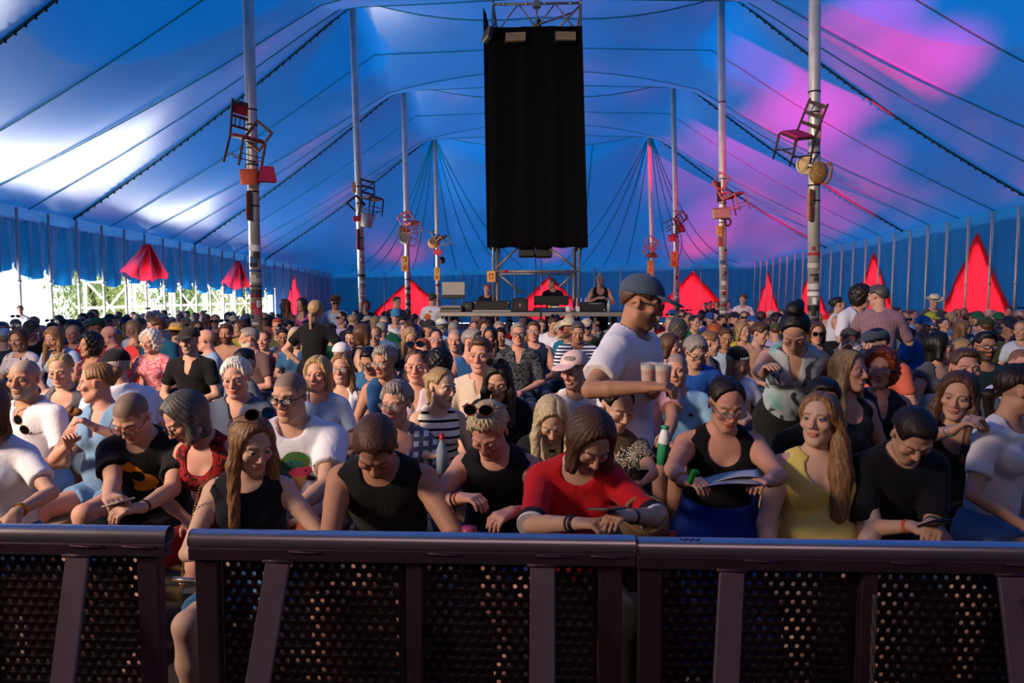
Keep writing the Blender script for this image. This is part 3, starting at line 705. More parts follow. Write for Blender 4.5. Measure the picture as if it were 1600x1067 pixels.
GREY = mat('gear_grey', '#8a8074', .6); ALU = mat('gear_aluminium', '#b0a89c', .35, .6); BLUEG = mat('blue_fader_strip', '#1b2f6a', .5); YEL = mat('yellow_note', '#c9a21a', .7); WHT = mat('white_plastic', '#cfc9c2', .5)
mon = empty('monitor', (dx(705), DY + .35, zt_ + .22), 0, 'pale monitor seen from behind on a stand at the desk end', 'monitor')
MB().box((0, 0, .19), (.44, .035, .30), None, .012).build('back_cover', mat('monitor_back', '#a0988e', .5), mon); MB().box((0, -.005, .06), (.44, .045, .07), None, .01).build('bezel', BLACK, mon)
MB().box((0, .03, -.04), (.05, .03, .2)).build('stand_neck', BLACK, mon); MB().box((0, .03, -.15), (.26, .2, .02), None, .006).build('stand_base', BLACK, mon)
gear('lighting_console', 703, 480, 34, 9, .5, 'grey lighting console below the monitor', 'console', GREY, .3, [('front_strip', (0, -.5, .5), (.9, .03, .4), BLACK), ('button_row', (0, -.2, 1.0), (.8, .3, .12), ALU)])
gear('small_case', 728, 474, 17, 15, .3, 'small black case between console and flight case', 'case', BLACK, .35, [('latch', (0, -.5, .6), (.15, .05, .12), ALU)])
gear('flight_case_lid', 767, 474, 58, 17, .3, 'long black flight case on a pale tray', 'case', mat('case_black', '#0c0b0b', .6), .4, [('corner', (-.46, -.5, .85), (.05, .06, .12), ALU), ('corner', (.46, -.5, .85), (.05, .06, .12), ALU), ('tray', (0, -.3, .06), (1.06, .8, .14), ALU)])
gear('stage_box', 812, 472, 25, 20, .35, 'black stage box with pale emblem next to the flight case', 'case', mat('case_dark', '#16120f', .6), .35, [('emblem', (0, -.5, .5), (.12, .03, .25), GREY), ('handle', (0, -.1, 1.05), (.5, .15, .12), BLACK)])
gear('mixing_desk', 862, 478, 58, 6, .6, 'wide mixing desk with blue fader strip', 'mixer', mat('mixer_black', '#121214', .5), .35, [('fader_strip', (0, -.5, .5), (.62, .03, .7), BLUEG), ('yellow_note', (-.06, -.35, 1.3), (.08, .1, .6), YEL), ('script_paper', (.1, -.3, 1.25), (.2, .2, .4), WHT), ('button_row', (.3, -.3, 1.15), (.3, .3, .3), GREY)])
e = gear('screen_hood', 862, 463, 57, 15, .04, 'wide black screen standing up behind the mixing desk', 'screen', BLACK, .62, [('foot', (0, 0, -.2), (.3, 3, .5), BLACK)]); e.location.z = zt_ + .12
r_ = gear('wireless_receiver', 909, 482, 18, 8, .25, 'white wireless receiver with three aerials', 'receiver', WHT, .3)
for x in (-.08, 0, .08): mb = MB(); mb.tube([(x, 0, .08), (x, 0, .26)], .008, 6); mb.build('aerial', WHT, r_)
gear('rack_case', 926, 476, 40, 15, .45, 'black rack case with pale slot in front of the crew person', 'case', mat('rack_black', '#0d0d10', .5), .35, [('slot', (.1, -.5, .85), (.5, .03, .08), ALU), ('corner', (.46, -.5, .2), (.06, .05, .2), ALU)])
e = empty('dome_camera', (dx(888), DY + .06, zt_), 0, 'white dome shaped camera on the desk edge', 'camera'); mb = MB(); mb.sphere((0, 0, .05), .06, 12, 8); mb.build('dome', WHT, e); MB().box((0, 0, .01), (.09, .09, .02), None, .005).build('base', WHT, e)
def bottle(loc, label, body, capc, h=.24, r=.035, cap_h=.03, neck=.35):
    e = empty('drink_bottle', loc, 0, label, 'bottle')
    mb = MB(); mb.lathe([(.001, 0), (r, .002), (r, h * .62), (r * neck, h * .86), (r * neck, h * .92)], n=16); mb.build('bottle_body', body, e)
    mb = MB(); mb.lathe([(r * neck * 1.25, h * .9), (r * neck * 1.25, h * .9 + cap_h), (.001, h * .9 + cap_h)], n=14); mb.build('bottle_cap', capc, e); return e
bottle((dx(952), DY + .2, zt_), 'clear drink bottle at the end of the rack case', mat('clear_pet', '#8fa0ac', .15), mat('grey_cap', '#888888', .5), .22)
# ------------------------------------------------------------------ crowd barrier: three sections
BY = FPX / 718.0
BAR = mat('barrier_maroon_metal', '#5d4853', .42, .55, noise=.12, scale=7, bump=.08, bscale=50); BARD = mat('barrier_panel_metal', '#2a1a1f', .5, .4, noise=.15, scale=9, bump=.05, bscale=60)
BARL = mat('barrier_brace_metal', '#85707c', .45, .4, noise=.12, scale=7, bump=.08, bscale=50)
RAIL = mat('barrier_rail_metal', '#c0b6be', .32, .8, noise=.08, scale=6)
HP, RP, HR = .0243, .0204, .0056
def holed(x0, x1, z0, z1):
    V = []; F = []; nx = int((x1 - x0) / HP); nz = int((z1 - z0) / RP); th = .003
    for j in range(nz):
        z = z1 - RP * (j + .5)
        for i in range(nx + (0 if j % 2 == 0 else -1)):
            x = x0 + HP * (i + .5 + (.5 if j % 2 else 0)); b = len(V)
            for k in range(8):
                a = math.pi / 4 * k; c, s_ = math.cos(a), math.sin(a); m_ = max(abs(c), abs(s_)); V.append((x + c / m_ * HP / 2, 0, z + s_ / m_ * RP / 2))
            for k in range(8): a = math.pi / 4 * k; V.append((x + HR * math.cos(a), 0, z + HR * math.sin(a)))
            for k in range(8): a = math.pi / 4 * k; V.append((x + HR * math.cos(a), th, z + HR * math.sin(a)))
            for k in range(8):
                k2 = (k + 1) % 8; F.append((b + k, b + k2, b + 8 + k2, b + 8 + k)); F.append((b + 8 + k, b + 8 + k2, b + 16 + k2, b + 16 + k))
        if j % 2:      # the half cells at the row ends
            for xa in (x0, x0 + HP * (nx - .5)):
                b = len(V); V += [(xa, 0, z - RP / 2), (xa + HP / 2, 0, z - RP / 2), (xa + HP / 2, 0, z + RP / 2), (xa, 0, z + RP / 2)]; F.append((b, b + 1, b + 2, b + 3))
    xe = x0 + HP * nx
    if xe < x1: b = len(V); V += [(xe, 0, z1 - RP * nz), (x1, 0, z1 - RP * nz), (x1, 0, z1), (xe, 0, z1)]; F.append((b, b + 1, b + 2, b + 3))
    return V, F
def zv(v): return 1.7 - (v - 460) / 718.0
bar_root = None
def barrier(x0, label, dz=0.0):
    global bar_root
    if bar_root is not None:
        c = copy_tree(bar_root); c.location = (x0, BY, dz); c['label'] = label; return c
    e = empty('crowd_barrier', (x0, BY, dz), 0, label, 'barrier', 'barrier sections in a line'); bar_root = e
    L = .998; zr = zv(856)
    mb = MB(); mb.tube([(0, 0, zr), (L, 0, zr)], .0215, 20, caps=False); mb.tube([(.0, 0, zr), (.004, 0, zr)], .0215, 20); mb.build('top_rail', RAIL, e)
    mb = MB(); mb.box((L / 2, -.004, zv(877)), (L, .034, .030), None, .003); mb.build('rail_beam', BAR, e)
    for x in (.23, .54, .78, .90): 
        mb = MB(); mb.tube([(x, -.022, zv(870)), (x + .04, -.0225, zv(871.5)), (x + .075, -.022, zv(871))], .003, 6); mb.build('weld_bead', BAR, e)
    for x, w in ((.033, .052), (.508, .036), (L - .052, .05), (L - .0, .0)):
        if w: mb = MB(); mb.box((x, .010, .555), (w, .03, 1.10), None, .003); mb.build('upright', BAR, e)
    mb = MB(); mb.box((L / 2, .010, .03), (L, .04, .05), None, .004); mb.build('bottom_rail', BAR, e)
    for x, dx_ in ((.205, -.035), (.795, .0)):
        mb = MB(); mb.bar((x, -.018, zv(889)), (x + dx_ * 3.2, -.30, .03), .055, .012, up=(0, 1, 0), bev=.003); mb.build('brace', BARL, e)
        mb = MB(); mb.tube([(x - .034, -.020, zv(887)), (x, -.022, zv(886)), (x + .034, -.020, zv(887))], .005, 6); mb.build('weld_bead', BAR, e)
    for a, b in ((.06, .49), (.526, .92)):
        V, F = holed(a, b, .03, zv(897)); o = obj('perforated_panel', quickmesh('perforated_panel', V, np.array(F), False), BARD, e); o.location = (0, .020, 0)
        MB().box(((a + b) / 2, .0205, zv(892)), (b - a, .003, .014)).build('panel_edge', BARD, e)
    mb = MB(); mb.box((L / 2, -.30, .012), (L, .5, .008)); mb.build('foot_plate', BAR, e)
    return e
barrier(-.7896, 'middle barrier section between the gap and the joint')
b2_ = barrier(.2118, 'barrier section past the joint below the yellow tank top', -.004)
mb = MB(); zz_ = zv(856); mb.tube([(.095 + .004 * k, -.0085 + .003 * math.sin(k * 1.9), zz_ + .0205 + .0012 * math.cos(k * 1.9)) for k in range(12)], .0012, 5); mb.build('pen_mark', BLACK, b2_)
barrier(-1.838, 'barrier section on the near side of the gap', .006)
mb = MB(); mb.tube([(-.842, BY + .012, zv(929)), (-.785, BY + .012, zv(931))], .0065, 10)
e = empty('locking_pin', (0, 0, 0), 0, 'steel locking pin bridging the gap between two barrier sections', 'pin'); mb.build('pin_rod', CLAMP, e)
mb = MB(); mb.tube([(-.786, BY + .012, zv(931)), (-.780, BY + .012, zv(931))], .010, 10); mb.build('pin_head', CLAMP, e)
ROPEM = mat('twisted_cord', '#6a6258', .8, noise=.4, scale=90)
for u, lab in ((1354, 'thin twisted cord tied down the barrier upright'), (1586, 'thick twisted rope hanging at the last barrier brace')):
    rr = .004 if u < 1400 else .010
    x = (u - 845) / 718; e = empty('cord', (x, BY - .03, 0), 0, lab, 'rope')
    mb = MB()
    for ph in (0, math.pi): mb.tube([(rr * .8 * math.cos(k * .9 + ph) + (.03 * k / 40 if u > 1400 else 0), rr * .8 * math.sin(k * .9 + ph) - .02, zv(915) - k * .012) for k in range(41)], rr * .8, 6)
    mb.build('strand', ROPEM, e)
# ------------------------------------------------------------------ outside the raised side wall
WHITEP = mat('white_paint', '#e4e0d8', .6)
for k in range(7):
    y = 23.4 + 2.9 * k
    e = empty('fence_frame', (-15.5, y, -.11), 0, 'white braced fence frame outside, %s' % ['nearest of the row', 'second nearest of the row', 'third along the tent side', 'fourth along the tent side', 'fifth along the tent side', 'last but one of the row', 'last before the closed wall'][k], 'fence', 'white frames outside the tent')
    for yy in (0, 2.6): MB().box((0, yy, 1.25), (.08, .08, 2.5)).build('fence_post', WHITEP, e)
    for z in (.5, 1.35, 2.25): MB().box((.02, 1.3, z), (.05, 2.6, .09)).build('fence_rail', WHITEP, e)
    for a, b in ((.5, 2.25), (2.25, .5)): mb = MB(); mb.bar((.03, .05, a), (.03, 2.55, b), .05, .05, up=(1, 0, 0)); mb.build('brace', WHITEP, e)
LEAF = [mat('willow_leaf_%d' % i, c, .6, noise=.2, scale=3) for i, c in enumerate(('#8a9c52', '#a3b066', '#b0b45a', '#7f9a5e'))]
BARK = mat('bark', '#4a3a28', .9)
def tree(x, y, h, w, label, seed):
    e = empty('willow_tree', (x, y, -.12), 0, label, 'tree', 'trees beyond the white frames'); r = random.Random(seed)
    mb = MB(); mb.tube([(0, 0, 0), (.1, .05, h * .35), (0, 0, h * .7)], [.16, .12, .05], 8); mb.build('trunk', BARK, e)
    n = 2600; V = np.zeros((n * 4, 3)); F = np.arange(n * 4).reshape(n, 4)
    for i in range(n):
        a = r.uniform(0, 6.283); rad = w * math.sqrt(r.random()); zc_ = h * r.random() ** .8
        rad *= (.45 + .75 * math.sin(math.pi * min(1, .12 + zc_ / h * .86)))
        c = np.array((rad * math.cos(a), rad * math.sin(a), zc_ + .1)); l = r.uniform(.10, .26); ww = l * .22
        t = unit(np.array((r.gauss(0, .35), r.gauss(0, .35), -1.0 + r.gauss(0, .3)))) if 'unit' in globals() else np.array((0, 0, -1.0))
        s_ = np.cross(t, (r.gauss(0, 1), r.gauss(0, 1), .2)); s_ /= np.linalg.norm(s_) + 1e-9
        V[4 * i:4 * i + 4] = (c, c + t * l * .5 + s_ * ww, c + t * l, c + t * l * .5 - s_ * ww)
    o = obj('foliage', quickmesh('foliage', V, F, False), LEAF[seed % 4], e); o['kind'] = 'stuff'
tl = ['nearest to the bare bright gap', 'behind the third white frame', 'pale and tall before the first red curtain', 'round and dark past the first red curtain', 'slim between two wall posts', 'yellowish before the second red curtain', 'behind the last white frame', 'far along the tent side']
for k in range(8): tree(-18.6 - (k % 3) * .9, 28.4 + 2.5 * k, 4.2 + (k * 7 % 5) * .35, 1.3, 'drooping leafy tree outside, ' + tl[k], k)
# ------------------------------------------------------------------ figures: distance-field bodies meshed as one continuous surface
def axis(lo, hi, h, fines=()):
    xs = [lo]
    while xs[-1] < hi:
        x = xs[-1]; step = h
        for (a, b, hf) in fines:
            if a <= x < b: step = min(step, hf)
            elif x < a < x + step: step = min(step, max(a - x, hf))
        xs.append(x + step)
    return np.array(xs, np.float32)
class Field:
    def __init__(s, lo, hi, h, fines=()):
        s.ax = [axis(lo[i], hi[i], h, [(f[0][i], f[1][i], f[2]) for f in fines]) for i in range(3)]
        s.v = np.full([len(a) for a in s.ax], 1.0, np.float32); s.h = h
    def sub(s, lo, hi):
        sl = []
        for i in range(3):
            a = max(0, np.searchsorted(s.ax[i], lo[i]) - 1); b = min(len(s.ax[i]), np.searchsorted(s.ax[i], hi[i]) + 1)
            if b <= a: return None
            sl.append(slice(a, b))
        return tuple(sl), s.ax[0][sl[0]][:, None, None], s.ax[1][sl[1]][None, :, None], s.ax[2][sl[2]][None, None, :]
    def put(s, prim, k=0.0, op='u', infl=0.0):
        lo, hi = bound(prim); mg = k + 2.2 * s.h + max(infl, 0)
        q = s.sub(lo - mg, hi + mg)
        if q is None: return
        sl, X, Y, Z = q
        d = dist(prim, X, Y, Z) - infl
        v = s.v[sl]
        if op == 'u':
            if k > 0:
                h = np.clip(0.5 + 0.5 * (v - d) / k, 0, 1); s.v[sl] = v + (d - v) * h - k * h * (1 - h)
            else: s.v[sl] = np.minimum(v, d)
        else:
            d = -d
            if k > 0:
                h = np.clip(0.5 - 0.5 * (v - d) / k, 0, 1); s.v[sl] = v + (d - v) * h + k * h * (1 - h)
            else: s.v[sl] = np.maximum(v, d)
    def cut_half(s, p, n):
        """remove everything on the side n points to, beyond p"""
        X, Y, Z = s.ax[0][:, None, None], s.ax[1][None, :, None], s.ax[2][None, None, :]
        s.v = np.maximum(s.v, (X - p[0]) * n[0] + (Y - p[1]) * n[1] + (Z - p[2]) * n[2])
    def wave(s, amp, f, ph=0.0):
        X, Y, Z = s.ax[0][:, None, None], s.ax[1][None, :, None], s.ax[2][None, None, :]
        s.v += (amp * (np.sin(f * X + .6 * f * Z + ph) * np.sin(f * .8 * Y - .7 * f * Z + 2 * ph) + 0.5 * np.sin(1.9 * f * Z + 1.3 * f * X + ph) * np.sin(1.7 * f * Y))).astype(np.float32)
    def mesh(s):
        """surface nets on the rectilinear grid"""
        v = s.v; S = v < 0
        c = np.zeros([n - 1 for n in v.shape], np.int8)
        for i in (0, 1):
            for j in (0, 1):
                for k in (0, 1): c += S[i:S.shape[0] - 1 + i, j:S.shape[1] - 1 + j, k:S.shape[2] - 1 + k]
        A = np.argwhere((c > 0) & (c < 8))
        if not len(A): return np.zeros((0, 3), np.float32), np.zeros((0, 4), np.int32)
        I, J, K = A.T
        idx = np.full(c.shape, -1, np.int32); idx[I, J, K] = np.arange(len(A), dtype=np.int32)
        cor = [(i, j, k) for i in (0, 1) for j in (0, 1) for k in (0, 1)]
        val = np.stack([v[I + i, J + j, K + k] for i, j, k in cor], 1)
        acc = np.zeros((len(A), 3), np.float32); cnt = np.zeros(len(A), np.float32)
        for a in range(8):
            for b in range(a + 1, 8):
                df = [cor[b][t] - cor[a][t] for t in range(3)]
                if sum(abs(x) for x in df) != 1: continue
                m_ = (val[:, a] < 0) != (val[:, b] < 0)
                t = val[:, a] / (val[:, a] - val[:, b] + 1e-20); t = np.where(m_, t, 0)
                for d in range(3):
                    acc[:, d] += np.where(m_, cor[a][d] + (t if df[d] == 1 else 0), 0)
                cnt += m_
        acc /= cnt[:, None]
        P = np.empty_like(acc)
        for d in range(3):
            a = s.ax[d]; ii = A[:, d]; P[:, d] = a[ii] + acc[:, d] * (a[ii + 1] - a[ii])
        Q = []
        for d in range(3):
            sl0 = [slice(None)] * 3; sl1 = [slice(None)] * 3
            sl0[d] = slice(0, -1); sl1[d] = slice(1, None)
            e = S[tuple(sl0)] != S[tuple(sl1)]
            o1, o2 = [(1, 2), (2, 0), (0, 1)][d]
            E = np.argwhere(e); E = E[(E[:, o1] > 0) & (E[:, o2] > 0) & (E[:, o1] < S.shape[o1] - 1) & (E[:, o2] < S.shape[o2] - 1)]
            if not len(E): continue
            ins = S[E[:, 0], E[:, 1], E[:, 2]]
            def cell(a, b):
                q = E.copy(); q[:, o1] -= a; q[:, o2] -= b
                return idx[q[:, 0], q[:, 1], q[:, 2]]
            q = np.stack([cell(1, 1), cell(0, 1), cell(0, 0), cell(1, 0)], 1)
            q[~ins] = q[~ins][:, ::-1]
            Q.append(q)
        Q = np.concatenate(Q) if Q else np.zeros((0, 4), np.int32)
        return P, Q
# primitives: ('rc', a, b, ra, rb) round cone | ('el', c, r, R) ellipsoid | ('fc', a, b, ra, rb, R, s) round cone flattened by s along R's y
def rc(a, b, r1, r2): return ('rc', np.array(a, float), np.array(b, float), r1, r2)
def el(c, r, R=None): return ('el', np.array(c, float), np.array(r, float), np.eye(3) if R is None else R)
def bound(p):
    if p[0] == 'rc':
        r = max(p[3], p[4]); return np.minimum(p[1], p[2]) - r, np.maximum(p[1], p[2]) + r
    e = np.sqrt(((p[3] * p[2][None, :]) ** 2).sum(1)); return p[1] - e, p[1] + e
def dist(p, X, Y, Z):
    if p[0] == 'rc':
        a, b = p[1], p[2]; ba = b - a; L = ba @ ba + 1e-9
        px, py, pz = X - a[0], Y - a[1], Z - a[2]
        t = np.clip((px * ba[0] + py * ba[1] + pz * ba[2]) / L, 0, 1)
        d = np.sqrt((px - t * ba[0]) ** 2 + (py - t * ba[1]) ** 2 + (pz - t * ba[2]) ** 2)
        return (d - (p[3] + (p[4] - p[3]) * t)).astype(np.float32)
    c, r, R = p[1], p[2], p[3]
    x, y, z = X - c[0], Y - c[1], Z - c[2]
    k0 = 0; k1 = 0
    for i in range(3):
        q = (R[0, i] * x + R[1, i] * y + R[2, i] * z) / r[i]
        k0 = k0 + q * q; k1 = k1 + (q / r[i]) ** 2
    k0 = np.sqrt(k0); k1 = np.sqrt(k1)
    return (k0 * (k0 - 1) / (k1 + 1e-9)).astype(np.float32)
def xf(prim, C, R, s=1.0):
    """move a head-frame primitive into the body"""
    if prim[0] == 'rc': return rc(C + R @ (prim[1] * s), C + R @ (prim[2] * s), prim[3] * s, prim[4] * s)
    return el(C + R @ (prim[1] * s), prim[2] * s, R @ prim[3])
# ---- head (own frame: centre between the ears, face towards -y)
def head_prims(fem=False, jaw=1.0, smile=0.0):
    if fem: jaw *= .95
    P = [('u', el((0, .015, .035), (.074, .093, .083)), 0.0),
         ('u', el((0, -.026, -.034), (.056 * jaw, .058, .076)), .03),
         ('u', rc((.044 * jaw, -.004, -.058), (.012, -.062, -.094), .020, .019), .025),
         ('u', rc((-.044 * jaw, -.004, -.058), (-.012, -.062, -.094), .020, .019), .025)]
    for s in (1, -1):
        P.append(('u', el((s * .041, -.061, -.016 + .004 * smile), (.022, .018, .018)), .022))
        P.append(('u', rc((s * .014, -.079, .030), (s * .046, -.066, .031), .010 if not fem else .0065, .010 if not fem else .007), .014))
    for s in (1, -1): P.append(('c', el((s * .031, -.094, .011), (.017, .016, .012)), .012))
    for s in (1, -1): P.append(('u', el((s * .031, -.0745, .010), (.0135, .0125, .0125)), .003))
    P += [('u', rc((0, -.081, .018), (0, -.102, -.022), .008, .012), .010)]
    for s in (1, -1): P.append(('u', el((s * .013, -.091, -.029), (.0075, .009, .0075)), .006))
    w = .025 + .007 * smile
    P += [('u', el((0, -.0815, -.052), (w, .0105, .0065)), .005), ('u', el((0, -.0805, -.064), (w * .85, .011, .008)), .005)]
    for s in (1, -1): P.append(('u', el((s * .0745, .012, -.002), (.0085, .017, .027), rotz(s * 0.35)), .006))
    return P
HEADR = (.074, .093, .083)
def lerp(a, b, t): return a + (b - a) * t[:, None]
def paint_head(Q, col, o):
    """pigment of the face on the head-frame points Q"""
    x, y, z = Q.T; ax = np.abs(x); front = y < -.04
    skin = np.array(o['skin'])
    sm = o.get('smile', 0)
    def ss(e0, e1, v): t = np.clip((v - e0) / (e1 - e0), 0, 1); return t * t * (3 - 2 * t)
    red = np.exp(-(((ax - .042) / .02) ** 2 + ((z + .018) / .02) ** 2)) * front + np.exp(-((x / .018) ** 2 + ((z + .02) / .02) ** 2)) * (y < -.085) + .8 * (ax > .073)
    col = lerp(col, skin * np.array([1.08, .80, .78]), np.clip(red, 0, 1) * .55)
    if o.get('beard') is not None:
        b = ss(-.022, -.036, z) * (y < .01) * ss(.012, -.02, y)
        b = np.maximum(b, ((z < -.034) & (z > -.046) & (ax < .032) & (y < -.07)) * 1.0)
        lipm = ((x / .022) ** 2 + ((z + .058) / .010) ** 2 < 1) & (y < -.07)
        b = b * (~lipm)
        col = lerp(col, np.array(o['beard']), b * o.get('beard_d', .85))
    if o.get('stubble') is not None:
        zb = .052 - .62 * np.clip(y + .03, 0, .2)
        sc = ss(-.004, .006, z - np.where(y < -.03, .068 - 2.0 * np.clip(ax - .045, 0, 1), zb))
        col = lerp(col, np.array(o['stubble']), sc * .75)
    w = .026 + .007 * sm
    lip = np.clip(1.3 - ((x / w) ** 2 + ((z + .058) / .0125) ** 2), 0, 1) * (y < -.07)
    lc = skin * (np.array([.92, .52, .52]) if not o.get('fem') else np.array([.95, .45, .47]))
    col = lerp(col, lc, np.clip(lip * 1.6, 0, 1) * .8)
    if sm > .6: col = lerp(col, np.array([.52, .47, .42]), (((x / (w * .8)) ** 2 + ((z + .057) / .0055) ** 2 < 1) & (y < -.07)) * 1.0)
    else: col = lerp(col, skin * .25, ((ax < w * .95) & (np.abs(z + .0575) < .0016) & (y < -.07)) * .8)
    bx = (ax - .031) / .020; bz = z - (.031 - .005 * bx * bx)
    col = lerp(col, np.array(o['brow']), np.exp(-(bz / .0045) ** 2) * (np.abs(bx) < 1) * (y < -.05) * .75)
    ex = ax - .031; ez = z - .010; e2 = (ex / .0145) ** 2 + (ez / .0058) ** 2
    if o.get('shut'):
        col = lerp(col, skin * .22, ((np.abs(ex) < .014) & (np.abs(ez + .004 - 8 * ex * ex) < .0025) & (y < -.055)) * .9)
    else:
        col = lerp(col, np.array([.34, .31, .29]), np.clip((1.15 - e2) * 4, 0, 1) * (y < -.055))
        col = lerp(col, np.array([.04, .03, .025]), np.clip((1.2 - ((ex / .0066) ** 2 + (ez / .0060) ** 2)) * 3, 0, 1) * (y < -.055))
        lid = (np.abs(np.sqrt(e2) - 1.1) < .2) & (ez > 0)
        col = lerp(col, skin * .18, lid * (y < -.055) * .85)
    return col
# ---- hair, in the head frame; p = how far the head is bent down (hair hangs straight down)
_hair = {}
def hair_mesh(style, pitch=0, h=.007, seed=0):
    pb = int(round(pitch / 15.0)) * 15 if style in ('long', 'longwavy', 'pony', 'bob', 'side', 'fringebob', 'lowpony') else 0
    key = (style, pb, round(h, 4), seed)
    if key in _hair: return _hair[key]
    g = rotx(math.radians(pb)).T @ np.array([0, 0, -1.0])
    F = Field((-.2, -.2, -.50), (.2, .26, .22), h, ())
    thick = {'short': .011, 'crop': .007, 'balding': .007, 'curly': .036, 'bob': .022, 'fringebob': .022, 'long': .018, 'longwavy': .02, 'side': .016, 'pony': .010, 'lowpony': .010, 'bun': .010,
             'topbun': .012, 'quiff': .012, 'mop': .024, 'pixie': .017, 'white': .018}[style]
    X, Y, Z = F.ax[0][:, None, None], F.ax[1][None, :, None], F.ax[2][None, None, :]
    long_ = style in ('bob', 'fringebob', 'long', 'longwavy', 'side', 'curly')
    face = dist(el((0, -.118, -.012), (.0745, .088, .122)), X, Y, Z)
    if style in ('bun', 'pony', 'topbun', 'lowpony'): face = dist(el((0, -.118, -.006), (.086, .100, .124)), X, Y, Z)
    if style == 'fringebob': face = dist(el((0, -.118, -.04), (.068, .085, .11)), X, Y, Z)
    if style == 'balding': face = np.minimum(face, dist(el((0, -.05, .115), (.070, .125, .075)), X, Y, Z))
    gg = face
    if not long_:
        zb = np.where(Y < .0, .022 + Y * .25, np.where(Y < .03, .022, .022 - (Y - .03) * 1.35)).astype(np.float32)
        gg = np.minimum(gg, Z - np.maximum(zb, -.060))
    tt = np.clip(gg / .030, 0, 1); tt = tt * tt * (3 - 2 * tt)
    part = .006 * np.exp(-((X - .018) / .010) ** 2) * (Y < .03) * (Z > .05) if style in ('long', 'bob', 'side', 'longwavy', 'bun', 'lowpony', 'pony') else 0
    F.v = (dist(el((0, .016, .036), (.074, .093, .083)), X, Y, Z) + .007 - (thick + .007) * tt + part).astype(np.float32)
    if style in ('quiff', 'mop', 'short', 'pixie'):
        F.put(el((.008, -.030, .100), (.050, .045, .022 + (.012 if style != 'short' else 0))), .025)
    if style == 'curly':
        F.put(el((0, .03, -.03), (.112, .09, .09)), .03)
    if style in ('bob', 'fringebob'):
        for s in (1, -1): F.put(rc((s * .074, .0, .02), np.array((s * .074, .01, .02)) + g * .11, .026, .032), .03)
        F.put(rc((0, .07, .02), np.array((0, .07, .0)) + g * .11, .055, .05), .03)
    if style in ('long', 'longwavy'):
        L = .24 if style == 'long' else .27
        for s in (1, -1):
            a = np.array((s * .072, -.002, .03)); F.put(rc(a, a + g * .10 + np.array((s * .012, 0, 0)), .024, .030), .02)
            b = a + g * .10 + np.array((s * .012, 0, 0)); F.put(rc(b, b + g * L + np.array((s * .01, -.025, 0)), .030, .024), .02)
        F.put(rc((0, .07, .02), np.array((0, .075, .0)) + g * .24, .055, .055), .03)
    if style == 'side':     # all swept over one shoulder
        a = np.array((.074, .01, .03)); b = a + g * .12 + np.array((.018, 0, 0)); c = b + g * .14 + np.array((.02, -.03, 0)); d = c + g * .17 + np.array((.012, -.045, 0))
        F.put(rc(a, b, .026, .040), .02); F.put(rc(b, c, .040, .052), .02); F.put(rc(c, d, .052, .034), .02)
        F.put(rc((.02, .07, .02), np.array((.05, .06, .0)) + g * .2, .055, .05), .03)
    if long_:      # the curtains of hair stay clear of the face
        F.put(el((0, -.125, -.035), (.066, .088, .120)), .012, 'c')
    if style in ('pony', 'lowpony'):
        a = np.array((0, .100 if style == 'pony' else .085, .055 if style == 'pony' else -.03)); b = a + np.array((0, .045, .01)) + g * .03; c = b + g * .15
        F.put(rc(a, b, .02, .026), .012); F.put(rc(b, c, .028, .014), .01)
    if style == 'bun': F.put(el((0, .112, .05), (.042, .036, .040)), .008)
    if style == 'topbun': F.put(el((0, .055, .140), (.05, .05, .042)), .008); F.put(el((.02, .09, .145), (.03, .03, .03)), .01)
    ang = np.arctan2(X, -(Y - .01)); amp = {'curly': .010, 'mop': .0045, 'longwavy': .0055, 'pixie': .005, 'white': .003}.get(style, .0017)
    ph = seed * 1.7
    if style in ('mop', 'pixie', 'short', 'quiff'):
        rad = np.sqrt(X ** 2 + (Y - .03) ** 2) + .001; an = np.arctan2(X, Y - .03)
        F.v += ((amp * .75) * (np.sin(31 * an + 60 * rad + ph) * np.sin(55 * Z + 20 * Y + ph) + .7 * np.sin(53 * an - 40 * rad))).astype(np.float32)
    elif style == 'curly':
        F.v += (amp * (np.sin(95 * X + ph) * np.sin(88 * Y + 2) * np.sin(91 * Z + ph) + .5 * np.sin(170 * X) * np.sin(150 * Y + ph) * np.sin(160 * Z))).astype(np.float32)
    else:
        F.v += (amp * (np.sin(26 * ang + 14 * Z + ph + 3 * np.sin(18 * Z + ph)) + .6 * np.sin(47 * ang + 40 * Z * X))).astype(np.float32)
    P, Q = F.mesh()
    me = quickmesh('hair', P, Q); _hair[key] = me
    return me
